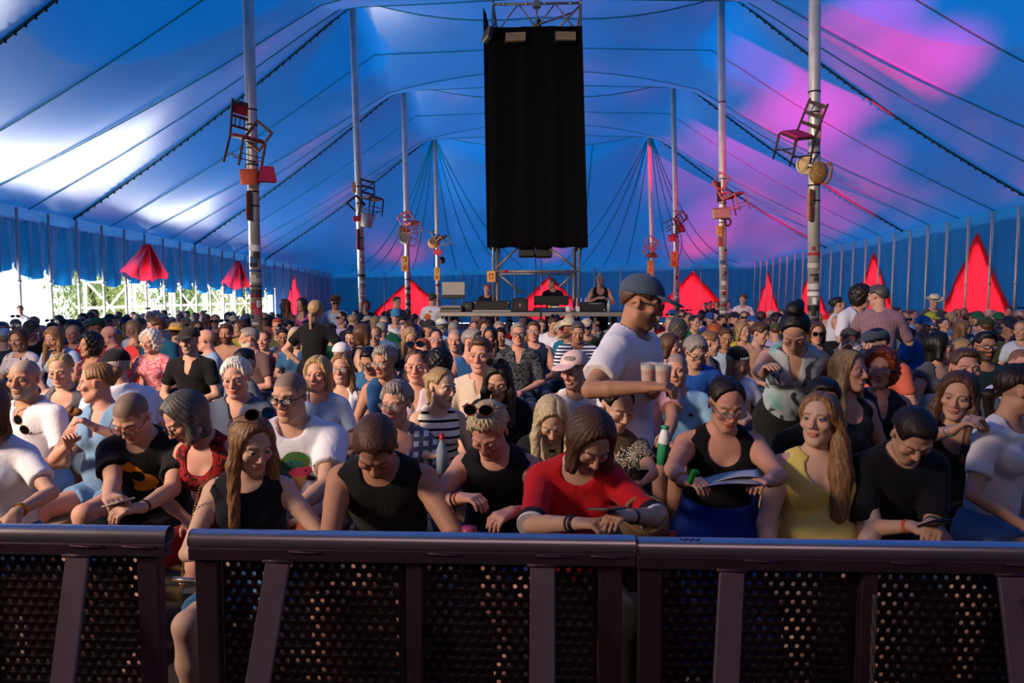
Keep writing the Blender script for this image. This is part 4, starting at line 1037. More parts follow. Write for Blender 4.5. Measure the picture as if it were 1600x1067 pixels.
def hair_mat(color):
    key = ('hair', str(color))
    if key in _mats: return _mats[key]
    c = srgb(color); M = bpy.data.materials.new('hair_' + str(len(_mats))); M.use_nodes = True; t = M.node_tree; b = t.nodes['Principled BSDF']
    b.inputs['Roughness'].default_value = .45; b.inputs['Specular IOR Level'].default_value = .35
    tc = N(t, 'ShaderNodeTexCoord'); mp = N(t, 'ShaderNodeMapping'); mp.inputs['Scale'].default_value = (160, 160, 18)
    n = N(t, 'ShaderNodeTexNoise'); n.inputs['Scale'].default_value = 1; n.inputs['Detail'].default_value = 4; n.inputs['Distortion'].default_value = .6
    r = N(t, 'ShaderNodeMapRange'); r.inputs['From Min'].default_value = .3; r.inputs['From Max'].default_value = .7; r.inputs['To Min'].default_value = .45; r.inputs['To Max'].default_value = 1.5
    mx = N(t, 'ShaderNodeVectorMath', operation='SCALE'); mx.inputs[0].default_value = c[:3]
    t.links.new(tc.outputs['Object'], mp.inputs[0]); t.links.new(mp.outputs[0], n.inputs['Vector']); t.links.new(n.outputs['Fac'], r.inputs['Value'])
    t.links.new(r.outputs[0], mx.inputs['Scale']); t.links.new(mx.outputs[0], b.inputs['Base Color'])
    bp = N(t, 'ShaderNodeBump'); bp.inputs['Strength'].default_value = .6; bp.inputs['Distance'].default_value = .004
    t.links.new(n.outputs['Fac'], bp.inputs['Height']); t.links.new(bp.outputs[0], b.inputs['Normal'])
    _mats[key] = M
    return M
# ---- hats and eyewear, in the head frame
_hats = {}
def hat_mesh(kind, h=.006):
    key = (kind, round(h, 4))
    if key in _hats: return _hats[key]
    F = Field((-.2, -.26, -.03), (.2, .26, .21), h)
    X, Y, Z = F.ax[0][:, None, None], F.ax[1][None, :, None], F.ax[2][None, None, :]
    if kind in ('cap', 'cap_back'):
        F.put(el((0, .014, .055), (.092, .110, .088))); F.cut_half((0, 0, .048), (0, -.12, -1))
        if kind == 'cap': F.put(el((0, -.118, .050), (.076, .082, .011), rotx(math.radians(8))), .012)
        else: F.put(el((0, .135, .040), (.07, .065, .009), rotx(math.radians(-10))), .010)
        F.put(el((0, .015, .143), (.008, .008, .006)), .003)
    elif kind == 'beanie':
        F.put(el((0, .016, .045), (.090, .108, .098))); F.cut_half((0, 0, .02), (0, .2, -1)); F.v += (.0015 * np.sin(60 * np.arctan2(X, Y))).astype(np.float32)
    elif kind == 'bandana':
        F.put(el((0, .016, .040), (.086, .106, .094))); F.cut_half((0, 0, .035), (0, -.35, -1)); F.put(rc((0, .10, .0), (.02, .135, -.05), .02, .012), .02)
    elif kind in ('brim', 'straw', 'bucket'):
        F.put(el((0, .012, .075), (.094, .110, .098))); F.cut_half((0, 0, .055), (0, 0, -1)); F.cut_half((0, 0, .150), (0, 0, 1))
        if kind == 'bucket': F.put(el((0, .010, .046), (.135, .155, .026)), .02)
        else:
            rr = .20 if kind == 'straw' else .175
            F.ax  # wide brim, a little rolled at the sides
            D = np.sqrt(X ** 2 + ((Y - .01) * .92) ** 2)
            zz = .052 + (1.6 if kind == 'brim' else .3) * X * X - (0.0 if kind == 'brim' else .25) * D * D
            F.v = np.minimum(F.v, np.maximum(np.abs(Z - zz) - .0058, D - rr * .92))
    elif kind == 'flat':
        F.put(el((0, -.008, .062), (.094, .120, .062))); F.cut_half((0, 0, .045), (0, -.1, -1)); F.put(el((0, -.115, .048), (.062, .05, .010)), .015)
    me = quickmesh('hat', *F.mesh()); _hats[key] = me
    return me
_eyew = {}
def eyewear(kind, n=12, thick=1.0):
    """glasses, dark sunglasses; lens discs are a second mesh"""
    if (kind, n, thick) in _eyew: return _eyew[(kind, n, thick)]
    mb = MB(); ln = MB()
    big = kind == 'sunglasses'; rx, rz = (.0285, .0235) if big else (.0245, .018)
    for s in (1, -1):
        c = np.array((s * .033, -.101, .008)); R = rotz(s * .16)
        ring = [c + R @ np.array((rx * math.cos(a), 0, rz * math.sin(a) * (1 if math.sin(a) < 0 else .9))) for a in [2 * math.pi * k / n for k in range(n)]]
        mb.tube(ring, (.0026 if big else .0022) * thick, 5, closed=True); ln.poly(ring, .002, off=(0, .0015, 0))
        mb.tube([c + R @ np.array((s * rx, 0, .004)), (s * .077, -.07, .012), (s * .081, .0, .012), (s * .079, .035, -.005)], .0024, 5)
    mb.tube([(-.010, -.103, .011), (0, -.106, .014), (.010, -.103, .011)], .0022, 5)
    a = bpy.data.meshes.new(kind); a.from_pydata(mb.v, [], mb.f); a.polygons.foreach_set('use_smooth', [True] * len(mb.f))
    b = bpy.data.meshes.new('lens'); b.from_pydata(ln.v, [], ln.f)
    _eyew[(kind, n, thick)] = (a, b)
    return a, b
LENS_DARK = mat('dark_lens', '#0a0a0c', 0.12, spec=.6)
def lens_clear():
    if 'lc' in _mats: return _mats['lc']
    M = bpy.data.materials.new('clear_lens'); M.use_nodes = True; t = M.node_tree; b = t.nodes['Principled BSDF']
    b.inputs['Roughness'].default_value = .05; b.inputs['Transmission Weight'].default_value = 0.0; b.inputs['Alpha'].default_value = .12; b.inputs['Base Color'].default_value = (.8, .85, .9, 1)
    _mats['lc'] = M
    return M
# ---- skin and cloth materials
def skin_mat():
    if 'skin' in _mats: return _mats['skin']
    M = bpy.data.materials.new('skin'); M.use_nodes = True; t = M.node_tree; b = t.nodes['Principled BSDF']
    a = N(t, 'ShaderNodeVertexColor', layer_name='pigment'); b.inputs['Roughness'].default_value = .6; b.inputs['Specular IOR Level'].default_value = .3
    t.links.new(a.outputs[0], b.inputs['Base Color'])
    tc = N(t, 'ShaderNodeTexCoord'); n = N(t, 'ShaderNodeTexNoise'); n.inputs['Scale'].default_value = 140; n.inputs['Detail'].default_value = 2
    bp = N(t, 'ShaderNodeBump'); bp.inputs['Strength'].default_value = .12; bp.inputs['Distance'].default_value = .003
    t.links.new(tc.outputs['Object'], n.inputs['Vector']); t.links.new(n.outputs['Fac'], bp.inputs['Height']); t.links.new(bp.outputs[0], b.inputs['Normal'])
    _mats['skin'] = M
    return M
def cloth_mat(color, pattern=None):
    key = ('cloth', str(color), str(pattern))
    if key in _mats: return _mats[key]
    M = bpy.data.materials.new('cloth_' + str(len(_mats))); M.use_nodes = True; t = M.node_tree; b = t.nodes['Principled BSDF']
    b.inputs['Roughness'].default_value = .85; b.inputs['Specular IOR Level'].default_value = .2
    if 'Sheen Weight' in b.inputs: b.inputs['Sheen Weight'].default_value = .08
    tc = N(t, 'ShaderNodeTexCoord'); c = srgb(color); b.inputs['Base Color'].default_value = c
    def stripes(axis_, scale, thr, c2, src='Object'):
        w = N(t, 'ShaderNodeTexWave', wave_type='BANDS', bands_direction=axis_); w.inputs['Scale'].default_value = scale; w.inputs['Distortion'].default_value = .25; w.inputs['Detail Scale'].default_value = .4
        t.links.new(tc.outputs[src], w.inputs['Vector'])
        r = N(t, 'ShaderNodeMath', operation='GREATER_THAN'); r.inputs[1].default_value = thr; t.links.new(w.outputs['Fac'], r.inputs[0])
        return r
    def mixc(fac, c1, c2):
        m_ = N(t, 'ShaderNodeMix', data_type='RGBA'); t.links.new(fac, m_.inputs[0])
        for i, x in ((6, c1), (7, c2)):
            if isinstance(x, tuple): m_.inputs[i].default_value = x
            else: t.links.new(x, m_.inputs[i])
        return m_.outputs[2]
    if pattern:
        k, c2 = pattern[0], srgb(pattern[1]); sc = pattern[2] if len(pattern) > 2 else 1.0
        if k == 'stripe': o = mixc(stripes('Z', 8.5 * sc, pattern[3] if len(pattern) > 3 else .7, c2).outputs[0], c, c2)
        elif k == 'check':
            o = mixc(stripes('Z', 14 * sc, .55, c2).outputs[0], c, c2); s2 = stripes('X', 14 * sc, .55, c2)
            o = mixc(s2.outputs[0], o, c2)
        elif k in ('blotch', 'flower'):
            v = N(t, 'ShaderNodeTexNoise'); v.inputs['Scale'].default_value = (14 if k == 'blotch' else 30) * sc; v.inputs['Detail'].default_value = 2 if k == 'blotch' else 5; v.inputs['Distortion'].default_value = 1.2
            t.links.new(tc.outputs['Object'], v.inputs['Vector'])
            r = N(t, 'ShaderNodeValToRGB'); r.color_ramp.elements[0].position = .50 if k == 'flower' else .56; r.color_ramp.elements[1].position = .54 if k == 'flower' else .62
            t.links.new(v.outputs['Fac'], r.inputs[0]); o = mixc(r.outputs[0], c, c2)
            if len(pattern) > 3:
                v2 = N(t, 'ShaderNodeTexNoise'); v2.inputs['Scale'].default_value = 6 * sc; t.links.new(tc.outputs['Object'], v2.inputs['Vector'])
                r2 = N(t, 'ShaderNodeValToRGB'); r2.color_ramp.elements[0].position = .52; r2.color_ramp.elements[1].position = .6
                t.links.new(v2.outputs['Fac'], r2.inputs[0]); o = mixc(r2.outputs[0], o, srgb(pattern[3]))
        elif k == 'palm':
            v = N(t, 'ShaderNodeTexVoronoi', feature='DISTANCE_TO_EDGE'); mp = N(t, 'ShaderNodeMapping'); mp.inputs['Scale'].default_value = (26, 26, 9); mp.inputs['Rotation'].default_value = (0, .6, 0)
            t.links.new(tc.outputs['Object'], mp.inputs[0]); t.links.new(mp.outputs[0], v.inputs['Vector'])
            r = N(t, 'ShaderNodeMath', operation='LESS_THAN'); r.inputs[1].default_value = .16; t.links.new(v.outputs['Distance'], r.inputs[0]); o = mixc(r.outputs[0], c, c2)
        t.links.new(o, b.inputs['Base Color'])
    n = N(t, 'ShaderNodeTexNoise'); n.inputs['Scale'].default_value = 16; n.inputs['Detail'].default_value = 5; n.inputs['Distortion'].default_value = 1.0
    bp = N(t, 'ShaderNodeBump'); bp.inputs['Strength'].default_value = .5; bp.inputs['Distance'].default_value = .012
    t.links.new(tc.outputs['Object'], n.inputs['Vector']); t.links.new(n.outputs['Fac'], bp.inputs['Height']); t.links.new(bp.outputs[0], b.inputs['Normal'])
    _mats[key] = M
    return M
def unit(v): v = np.asarray(v, float); return v / (np.linalg.norm(v) + 1e-12)
def ik(s, t, l1, l2, hint):
    d = t - s; D = np.linalg.norm(d); mx = (l1 + l2) * .985
    if D > mx: t = s + d / D * mx; D = mx; d = t - s
    if D < abs(l1 - l2) + .03: D = abs(l1 - l2) + .03
    n = unit(d); a = (l1 * l1 - l2 * l2 + D * D) / (2 * D); h = math.sqrt(max(l1 * l1 - a * a, 1e-6))
    p = np.asarray(hint, float); p = unit(p - n * (p @ n))
    return s + n * a + p * h, t
ARMS = {  # wrist targets from the hip in the body frame (x outwards, -y forwards), elbow hints, finger direction
    'lap': ((.07, -.26, .16), (.8, .35, -.5), (-.55, -.75, -.3)),
    'clasp': ((.045, -.27, .15), (.9, .25, -.5), (-.8, -.55, -.2)),
    'phone': ((.075, -.27, .25), (.7, .3, -.6), (-.5, -.75, .25)),
    'knees': ((.15, -.36, .13), (.9, .3, -.3), (-.2, -.9, -.4)),
    'down': ((.27, -.05, .0), (.5, .7, 0), (0, -.3, -1)),
    'rest': ((.16, -.26, .13), (.8, .4, -.4), (-.5, -.8, -.3)),
    'chin': ((.05, -.22, .50), (.6, -.2, -.8), (-.2, -.2, 1)),
    'crossed': ((-.10, -.20, .24), (.8, .2, -.6), (-1, -.1, .1)),
    'stand': ((.24, -.06, -.02), (.4, .8, 0), (0, -.2, -1)),
    'front': ((.10, -.25, .28), (.7, .4, -.5), (-.6, -.7, .2)),
    'hips': ((.17, -.02, .06), (1, .3, .1), (-.6, -.3, -.7)),
}
_bodycache = {}
def skeleton(o):
    """joints in the body frame (root on the ground under the hips)"""
    s = o['s']; fem = o['fem']; J = {}
    stand = o['stand']; lean = math.radians(o['lean'])
    hz = (.93 if stand else .53) * s
    H = np.array((0, 0, hz)); T = o['T']
    l1, l2 = lean * .6, lean * 1.2
    d1 = np.array((0, -math.sin(l1), math.cos(l1))); d2 = np.array((0, -math.sin(l2), math.cos(l2)))
    J['H'] = H; J['R1'] = rotx(l1); J['R2'] = rotx(l2); J['W'] = H + d1 * .36 * T; J['N'] = J['W'] + d2 * .64 * T; J['d2'] = d2; J['d1'] = d1
    sw = (.172 if not fem else .152) * s * (1 + .35 * (o['b'] - 1)); J['sw'] = sw
    for k, sg in (('L', 1), ('R', -1)):
        J['S' + k] = J['N'] - d2 * .062 * s + np.array((sg * sw, 0, 0)) + J['R2'] @ np.array((0, -.012, 0)) * s
    hy, hp, hr = [math.radians(x) for x in (o['hy'], o['hp'], o['hr'])]
    J['Rh'] = rotz(hy) @ rotx(hp) @ roty(hr)
    pv = J['N'] + unit(d2 + np.array((0, -.12, .35))) * .062 * s
    J['C'] = pv + J['Rh'] @ np.array((0, -.022, .108)) * s * o['hs']; J['P'] = pv
    return J
def make_skel(o):
    o = dict(o); s = o['s']
    # choose the torso length (or the scale, standing) so that the crown comes at the wanted height
    zt = o.get('ztop')
    dz = 0.0
    if zt is not None:
        for it in range(3):
            J = skeleton(o); Rr = J['Rh'] @ np.diag([x + .012 for x in HEADR])
            C = J['C'] + J['Rh'] @ np.array((0, .015, .035)) * s * o['hs']
            top = C[2] + np.sqrt((Rr[2] ** 2).sum()) * s * o['hs']
            err = zt - top
            if o['stand']:
                s = o['s'] = s * (zt / top); o['T'] = .5 * s
            else:
                o['T'] = float(np.clip(o['T'] + err / max(.5, math.cos(math.radians(o['lean'] * .95))), .41 * s, .57 * s))
        J = skeleton(o); Rr = J['Rh'] @ np.diag([x + .012 for x in HEADR]); C = J['C'] + J['Rh'] @ np.array((0, .015, .035)) * s * o['hs']
        dz = zt - (C[2] + np.sqrt((Rr[2] ** 2).sum()) * s * o['hs'])
    J = skeleton(o); o['J'] = J; o['dz'] = dz
    return o
def limbs(o, inv):
    """arms and legs; inv maps a world point into the body frame"""
    J = o['J']; s = o['s']; H = J['H']
    for k, sg in (('L', 1), ('R', -1)):
        arm = o.get('arm' + k) or o['arms']
        if isinstance(arm, str):
            tx, hint, fd = ARMS[arm]; tx = np.array(tx) * s; f = np.array(fd, float)
            if arm in ('chin', 'front', 'phone', 'hips', 'crossed'): tgt = H + np.array((sg * tx[0], tx[1] - max(0, -(J['N'][1])) * .55, tx[2] + 0))
            else: tgt = H + np.array((sg * tx[0], tx[1], tx[2]))
            if arm == 'chin': tgt = J['C'] + np.array((sg * .05, -.07, -.17)) * s
            hint = np.array((sg * hint[0], hint[1], hint[2])); f = np.array((sg * f[0], f[1], f[2]))
        else:      # ('px', u, v, d[, finger dir[, hint]])
            tgt = inv(at(arm[1], arm[2], arm[3])); f = None
            if len(arm) > 4 and arm[4] is not None: f = np.array(arm[4], float)
            hint = np.array(arm[5], float) if len(arm) > 5 else np.array((sg * .8, .35, -.5))
        E, Wr = ik(J['S' + k], tgt, .285 * s, .25 * s, hint)
        J['E' + k], J['W' + k] = E, Wr
        fa = unit(Wr - E); J['f' + k] = unit(fa * .5 + (unit(f) if f is not None else fa) * .9)
    sp = o.get('spread', .13)
    for k, sg in (('L', 1), ('R', -1)):
        hip = H + np.array((sg * .085, 0, -.01)) * s; J['P' + k] = hip
        if o['stand']:
            J['K' + k] = hip + np.array((sg * .015, -.02, -.42)) * s; J['A' + k] = np.array((sg * .10 * s, .02, .07 * s))
        else:
            lk = o.get('legs', 'sit')
            if lk == 'cross' and sg == o.get('crossleg', 1):
                J['K' + k] = hip + np.array((-sg * .05, -.42, .16)) * s; J['A' + k] = J['K' + k] + np.array((-sg * .14, -.14, -.36)) * s
            else:
                J['K' + k] = hip + np.array((sg * sp * .6, -.44, .02)) * s; J['A' + k] = np.array((J['K' + k][0] * .95, J['K' + k][1] + .06 * s, .07 - o['dz']))
def hand_prims(o, k, detail):
    J = o['J']; s = o['s'] * (.92 if o['fem'] else 1.0); sg = 1 if k == 'L' else -1
    Wr, f = J['W' + k], J['f' + k]
    n = np.array(o.get('palm' + k, (-sg * .35, -.1, -1.0)), float); n = unit(n - f * (n @ f)); x = np.cross(n, f) * -1
    th = -sg if (x[0] > 0) else sg            # thumb points inwards (towards the body's middle)
    if abs(x[0]) < .3: th = 1 if x[2] > 0 else -1
    P = []
    if not detail:
        P.append((rc(Wr, Wr + f * .075 * s, .026 * s, .034 * s), .012)); P.append((rc(Wr + f * .08 * s, Wr + f * .13 * s + n * .03 * s, .03 * s, .018 * s), .015))
        P.append((rc(Wr + f * .03 * s + x * th * .025 * s, Wr + f * .075 * s + x * th * .045 * s + n * .02 * s, .013 * s, .010 * s), .008))
        return P
    c = o.get('curl', .75)
    for i, (q, L) in enumerate(((.030, .070), (.010, .078), (-.011, .073), (-.030, .058))):
        kn = Wr + (f * .082 + x * th * q * .95) * s - n * .004 * s
        P.append((rc(Wr + x * th * q * .45 * s, kn, .0145 * s, .0118 * s), .012))
        a1 = c * .9; a2 = c * 1.9
        d1 = f * math.cos(a1) + n * math.sin(a1) + x * th * q * 1.2; d2 = f * math.cos(a2) + n * math.sin(a2)
        m1 = kn + unit(d1) * L * .52 * s; m2 = m1 + unit(d2) * L * .48 * s
        P.append((rc(kn, m1, .0098 * s, .0085 * s), .003)); P.append((rc(m1, m2, .0086 * s, .0068 * s), .002))
    b = Wr + (f * .022 + x * th * .022) * s; m1 = b + unit(f * .72 + x * th * .62 + n * .35) * .045 * s; m2 = m1 + unit(f * .95 + x * th * .1 + n * .4) * .036 * s
    P.append((rc(b, m1, .0148 * s, .0105 * s), .008)); P.append((rc(m1, m2, .0102 * s, .0078 * s), .003))
    return P
def torso_prims(o):
    J = o['J']; s = o['s']; b = o['b']; fem = o['fem']; R1, R2, H, Wt, Nk = J['R1'], J['R2'], J['H'], J['W'], J['N']; d2 = J['d2']
    hw = (.165 if not fem else .172) * s * (1 + .9 * (b - 1)); T = o['T']
    P = [(el(H + np.array((0, .01, .0)) * s, (hw, .118 * s * b, .12 * s), R1), .0),
         (el(Wt, ((.142 if not fem else .128) * s * b, .100 * s * (1 + 1.3 * (b - 1)), .36 * T), R1 @ np.eye(3)), .05)]
    if b > 1.04: P.append((el(Wt + R1 @ np.array((0, -.035 - .25 * (b - 1), -.03)) * s, (.135 * s * b, .10 * s * b, .13 * s), R1), .05))
    mid = Wt + d2 * .34 * T
    P.append((el(mid, ((.158 if not fem else .138) * s * (1 + .8 * (b - 1)), .108 * s * (1 + .6 * (b - 1)), .185 * s), R2), .05))
    P.append((el(Nk - d2 * .10 * s, (.150 * s * (1 + .5 * (b - 1)), .082 * s, .085 * s), R2), .05))
    P.append((rc(J['SL'] - np.array((.025, 0, 0)) * s, J['SR'] + np.array((.025, 0, 0)) * s, .052 * s, .052 * s), .05))
    for k in 'LR':
        sg = 1 if k == 'L' else -1
        P.append((rc(Nk + np.array((sg * .02, .012, .015)) * s, J['S' + k] + np.array((-sg * .02, .01, .018)) * s, .042 * s, .036 * s), .04))
        if fem: P.append((el(mid + R2 @ np.array((sg * .072, -.088, .015)) * s, np.array((.062, .055, .062)) * s * (1 + .9 * (b - 1)), R2), .035))
        elif b < 1.04: P.append((el(mid + R2 @ np.array((sg * .065, -.07, .05)) * s, np.array((.072, .035, .055)) * s, R2), .04))
    return P
def arm_prims(o, k):
    J = o['J']; s = o['s'] * (1 + .75 * (o['b'] - 1)) * (.90 if o['fem'] else 1.0)
    return ([(rc(J['S' + k], J['S' + k] * .6 + J['E' + k] * .4, .054 * s, .047 * s), .03), (rc(J['S' + k] * .6 + J['E' + k] * .4, J['E' + k], .047 * s, .036 * s), .02)],
            [(rc(J['E' + k], J['E' + k] * .65 + J['W' + k] * .35, .037 * s, .037 * s), .02), (rc(J['E' + k] * .65 + J['W' + k] * .35, J['W' + k], .037 * s, .025 * s), .02)])
def leg_prims(o, k):
    J = o['J']; s = o['s'] * (1 + .7 * (o['b'] - 1)); A = J['A' + k]
    ft = np.array((.02 if k == 'L' else -.02, -.16, -.035)) * o['s']
    return ([(rc(J['P' + k], J['K' + k], .086 * s, .056 * s), .05)],
            [(rc(J['K' + k], J['K' + k] * .65 + A * .35, .054 * s, .056 * s), .025), (rc(J['K' + k] * .65 + A * .35, A, .056 * s, .036 * s), .025),
             (rc(A, A + ft * .5, .036 * s, .034 * s), .02), (rc(A + ft * .5, A + ft, .034 * s, .024 * s), .02)])
TIER = {'A': (.0135, .0042, .0060), 'B': (.020, .0070, None), 'C': (.032, .0125, None)}
def person(o, root=None, key=None):
    """builds body, clothes, hair and so on under the Empty root"""
    hc, hf, hh = TIER[o['tier']]; J = o['J']; s = o['s']
    hs = s * o['hs']
    if key is not None and key in _bodycache: meshes = _bodycache[key]
    else:
        meshes = {}
        pts = [J[q] for q in ('H', 'N', 'C', 'SL', 'SR', 'EL', 'ER', 'WL', 'WR', 'KL', 'KR', 'AL', 'AR')]
        lo = np.min(pts, 0) - .24 * s; hi = np.max(pts, 0) + .24 * s
        lo[2] = -.06 - max(0, o['dz']); fines = []
        C = J['C']; hb = np.array((.13, .15, .16)) * hs
        fines.append((C - hb, C + hb, hf))
        det = o['tier'] == 'A' and o.get('hands', True)
        if det:
            for k in 'LR':
                w = J['W' + k] + J['f' + k] * .07 * s; fines.append((w - .10 * s, w + .10 * s, hh))
        F = Field(lo, hi, hc, fines)
        tp = torso_prims(o)
        for p, kk in tp: F.put(p, kk)
        for k in 'LR':
            a, b = arm_prims(o, k); t, c = leg_prims(o, k)
            for p, kk in t + c: F.put(p, kk)
        G = {}
        for k in 'LR':       # arms and hands meet the trunk only at the shoulder, so they are blended apart
            a, b = arm_prims(o, k)
            for i, (p, kk) in enumerate(a + b): F.put(p, kk if i == 0 else min(kk, .008))
        nr = (.046 if o['fem'] else .054) * s * (1 + .6 * (o['b'] - 1))
        F.put(rc(J['N'] - J['d2'] * .02, J['C'] + J['Rh'] @ np.array((0, .02, -.05)) * hs, nr * 1.06, nr), .03)
        for op, p, kk in head_prims(o['fem'], o.get('jaw', 1.0), o.get('smile', 0)):
            F.put(xf(p, C, J['Rh'], hs), (kk if op == 'c' or kk > 0 else .012) * hs, op)
        for k in 'LR':
            for p, kk in hand_prims(o, k, det): F.put(p, kk)
        V, Q = F.mesh(); me = quickmesh('body', V, Q)
        skin = np.array(o['skin']); col = np.tile(skin, (len(V), 1))
        hq = (V - C) @ J['Rh'] / hs
        inh = (np.abs(hq[:, 0]) < .1) & (np.abs(hq[:, 1]) < .12) & (hq[:, 2] > -.12) & (hq[:, 2] < .14)
        col[inh] = paint_head(hq[inh], col[inh], o)
        at_ = me.color_attributes.new('pigment', 'FLOAT_COLOR', 'POINT')
        at_.data.foreach_set('color', np.concatenate([col, np.ones((len(V), 1))], 1).astype(np.float32).ravel())
        me.materials.append(skin_mat()); meshes['body'] = me
        # ---- upper garment
        top = o.get('top')
        if top:
            sl, neck = top['sleeve'], top['neck']; inf = .010 if o['tier'] != 'C' else .014
            inf += top.get('loose', 0)
            Tf = Field(lo, hi, hc if o['tier'] != 'A' else .0105)
            for p, kk in tp: Tf.put(p, kk, 'u', inf)
            slen = {'tank': 0, 'none': 0, 'cap': .22, 'short': .70, 'half': .95, 'long': 2.0}[sl]
            if slen:
                for k in 'LR':
                    a, b = arm_prims(o, k)
                    S_, E_, W_ = J['S' + k], J['E' + k], J['W' + k]
                    if slen <= 1:
                        end = S_ + (E_ - S_) * slen; r0 = a[0][0][3]; r1 = a[1][0][4]
                        rr = r0 + (r1 - r0) * slen
                        g_ = ('rc', S_, end, r0 + inf, rr + inf + .008)
                        sub = Tf.sub(*[x + y for x, y in zip(bound(g_), (-.08, .08))])
                        if sub:
                            slc, X, Y, Z = sub; n = unit(E_ - S_)
                            d = np.maximum(dist(g_, X, Y, Z), (X - end[0]) * n[0] + (Y - end[1]) * n[1] + (Z - end[2]) * n[2] + .012)
                            v = Tf.v[slc]; kq = .02; h = np.clip(.5 + .5 * (v - d) / kq, 0, 1); Tf.v[slc] = v + (d - v) * h - kq * h * (1 - h)
                    else:
                        for p, kk in a + b: Tf.put(p, .01, 'u', inf + .004)
                        Tf.put(el(W_, (.06, .06, .06)), 0, 'c')
            if o.get('skirt_top'):     # a dress runs on over the lap
                for k in 'LR': Tf.put(rc(J['P' + k], J['P' + k] * .15 + J['K' + k] * .85, .10 * s, .085 * s), .09, 'u')
            R2 = J['R2']; Nk = J['N']; d2 = J['d2']
            if top.get('wrinkle', 1): Tf.wave(.0035 if o['tier'] != 'C' else .002, 26, o.get('seed', 0))
            fr = R2 @ np.array((0, -1, 0)); ax_ = unit(J['C'] - Nk)
            rn = nr + .018
            Tf.put(rc(Nk - d2 * .0 + ax_ * .02, Nk + ax_ * .25, rn, rn + .05), .008, 'c')
            if neck in ('scoop', 'tank', 'v', 'polo'):
                dep = {'scoop': .115, 'tank': .10, 'v': .13, 'polo': .10}[neck] * s; wd = {'scoop': .074, 'tank': .066, 'v': .016, 'polo': .010}[neck] * s
                c0 = Nk + fr * .085 * s + d2 * .02
                if neck in ('scoop', 'tank'): Tf.put(el(Nk + fr * .09 * s - d2 * (dep * .35), (wd * 1.05, .09 * s, dep * .72), R2), .01, 'c')
                else: Tf.put(rc(c0, Nk + fr * .13 * s - d2 * dep, .046 * s, wd), .006, 'c')
            else: Tf.put(el(Nk + fr * .05 * s + d2 * .01, (.066 * s, .06 * s, .045 * s), R2), .01, 'c')
            if sl in ('tank', 'none'):
                out = .028 if sl == 'none' else .006
                for k in 'LR':
                    sg = 1 if k == 'L' else -1
                    S_ = J['S' + k]
                    Tf.put(rc(S_ + np.array((sg * (out + .012) * s, 0, .07)) , S_ + R2 @ np.array((sg * (out + .020) * s, 0, -.10)), .062 * s, .055 * s), .008, 'c')
            hem = o.get('hem', -.07)
            for k in 'LR':     # the arms stay clear of the cloth
                pass
            if not o.get('skirt_top'): Tf.cut_half(J['H'] + J['d1'] * hem * s, -J['d1'])
            meshes['top'] = quickmesh('shirt', *Tf.mesh()); o['_tf'] = Tf
            if neck == 'polo' and o['tier'] == 'A':
                Cf = Field(Nk - .16 * s, Nk + .16 * s, .006)
                ring = [Nk + R2 @ np.array((math.sin(a) * .082, -math.cos(a) * .072 + .005, .012 + .022 * -math.cos(a))) * s for a in np.linspace(.42, 2 * math.pi - .42, 15)]
                for a, b in zip(ring[:-1], ring[1:]):
                    Cf.put(el((a + b) / 2, (.022 * s, .012 * s, .020 * s), R2 @ rotz(math.atan2((b - a)[1], (b - a)[0])) @ rotx(.5)), .008)
                meshes['collar'] = quickmesh('collar', *Cf.mesh())
        bot = o.get('bottom')
        if bot and o['tier'] != 'C' or (bot and o['stand']):
            Bf = Field((lo[0], lo[1], lo[2]), (hi[0], hi[1], J['W'][2] + .12), hc if o['tier'] != 'A' else .0105)
            kind = bot['kind']; frac = {'shorts': .78, 'short_shorts': .5, 'trousers': 1, 'skirt': .95, 'long_skirt': 1}[kind]
            Bf.put(tp[0][0], 0, 'u', .013)
            Bf.put(el(J['H'] + J['d1'] * .08, (.155 * s * o['b'], .11 * s * o['b'], .10 * s), J['R1']), .04, 'u')
            if bot.get('high'):
                Bf.put(tp[1][0], .05, 'u', .016)
                if o['b'] > 1.04: Bf.put(tp[2][0], .05, 'u', .016)
                Bf.cut_half(J['H'] + J['d1'] * bot['high'], J['d1'])
            for k in 'LR':
                t, c = leg_prims(o, k); P_, K_ = J['P' + k], J['K' + k]
                if frac < 1:
                    end = P_ + (K_ - P_) * frac; r0, r1 = t[0][0][3], t[0][0][4]
                    Bf.put(rc(P_, end, r0 + .016, r0 + (r1 - r0) * frac + (.022 if kind != 'skirt' else .03)), .05 if kind != 'skirt' else .1)
                else:
                    Bf.put(rc(P_, K_, t[0][0][3] + .014, t[0][0][4] + .016), .05 if kind != 'long_skirt' else .12)
                    Bf.put(rc(K_, J['A' + k], t[0][0][4] + .016, .058 * s), .03 if kind != 'long_skirt' else .12)
            for k in 'LR':
                K_, P_ = J['K' + k], J['P' + k]
                if frac < 1:
                    end = P_ + (K_ - P_) * frac; n = unit(K_ - P_)
                    sub = Bf.sub(end - .2, end + .2)
                    if sub:
                        slc, X, Y, Z = sub; pl = (X - end[0]) * n[0] + (Y - end[1]) * n[1] + (Z - end[2]) * n[2]
                        sg = 1 if k == 'L' else -1
                        pl = np.where(sg * X > -.01, pl, -1); Bf.v[slc] = np.maximum(Bf.v[slc], pl)
            Bf.wave(.003, 24, o.get('seed', 0) + 2)
            meshes['bottom'] = quickmesh('trousers', *Bf.mesh())
        if key is not None: _bodycache[key] = meshes
    body = obj('body', meshes['body'], skin_mat(), root)
    parts = {'body': body}
    if 'top' in meshes: parts['top'] = obj(o['top'].get('name', 'shirt'), meshes['top'], cloth_mat(o['top']['color'], o['top'].get('pattern')), root)
    if 'collar' in meshes: parts['collar'] = obj('collar', meshes['collar'], cloth_mat(o['top'].get('collar', o['top']['color'])), parts['top'])
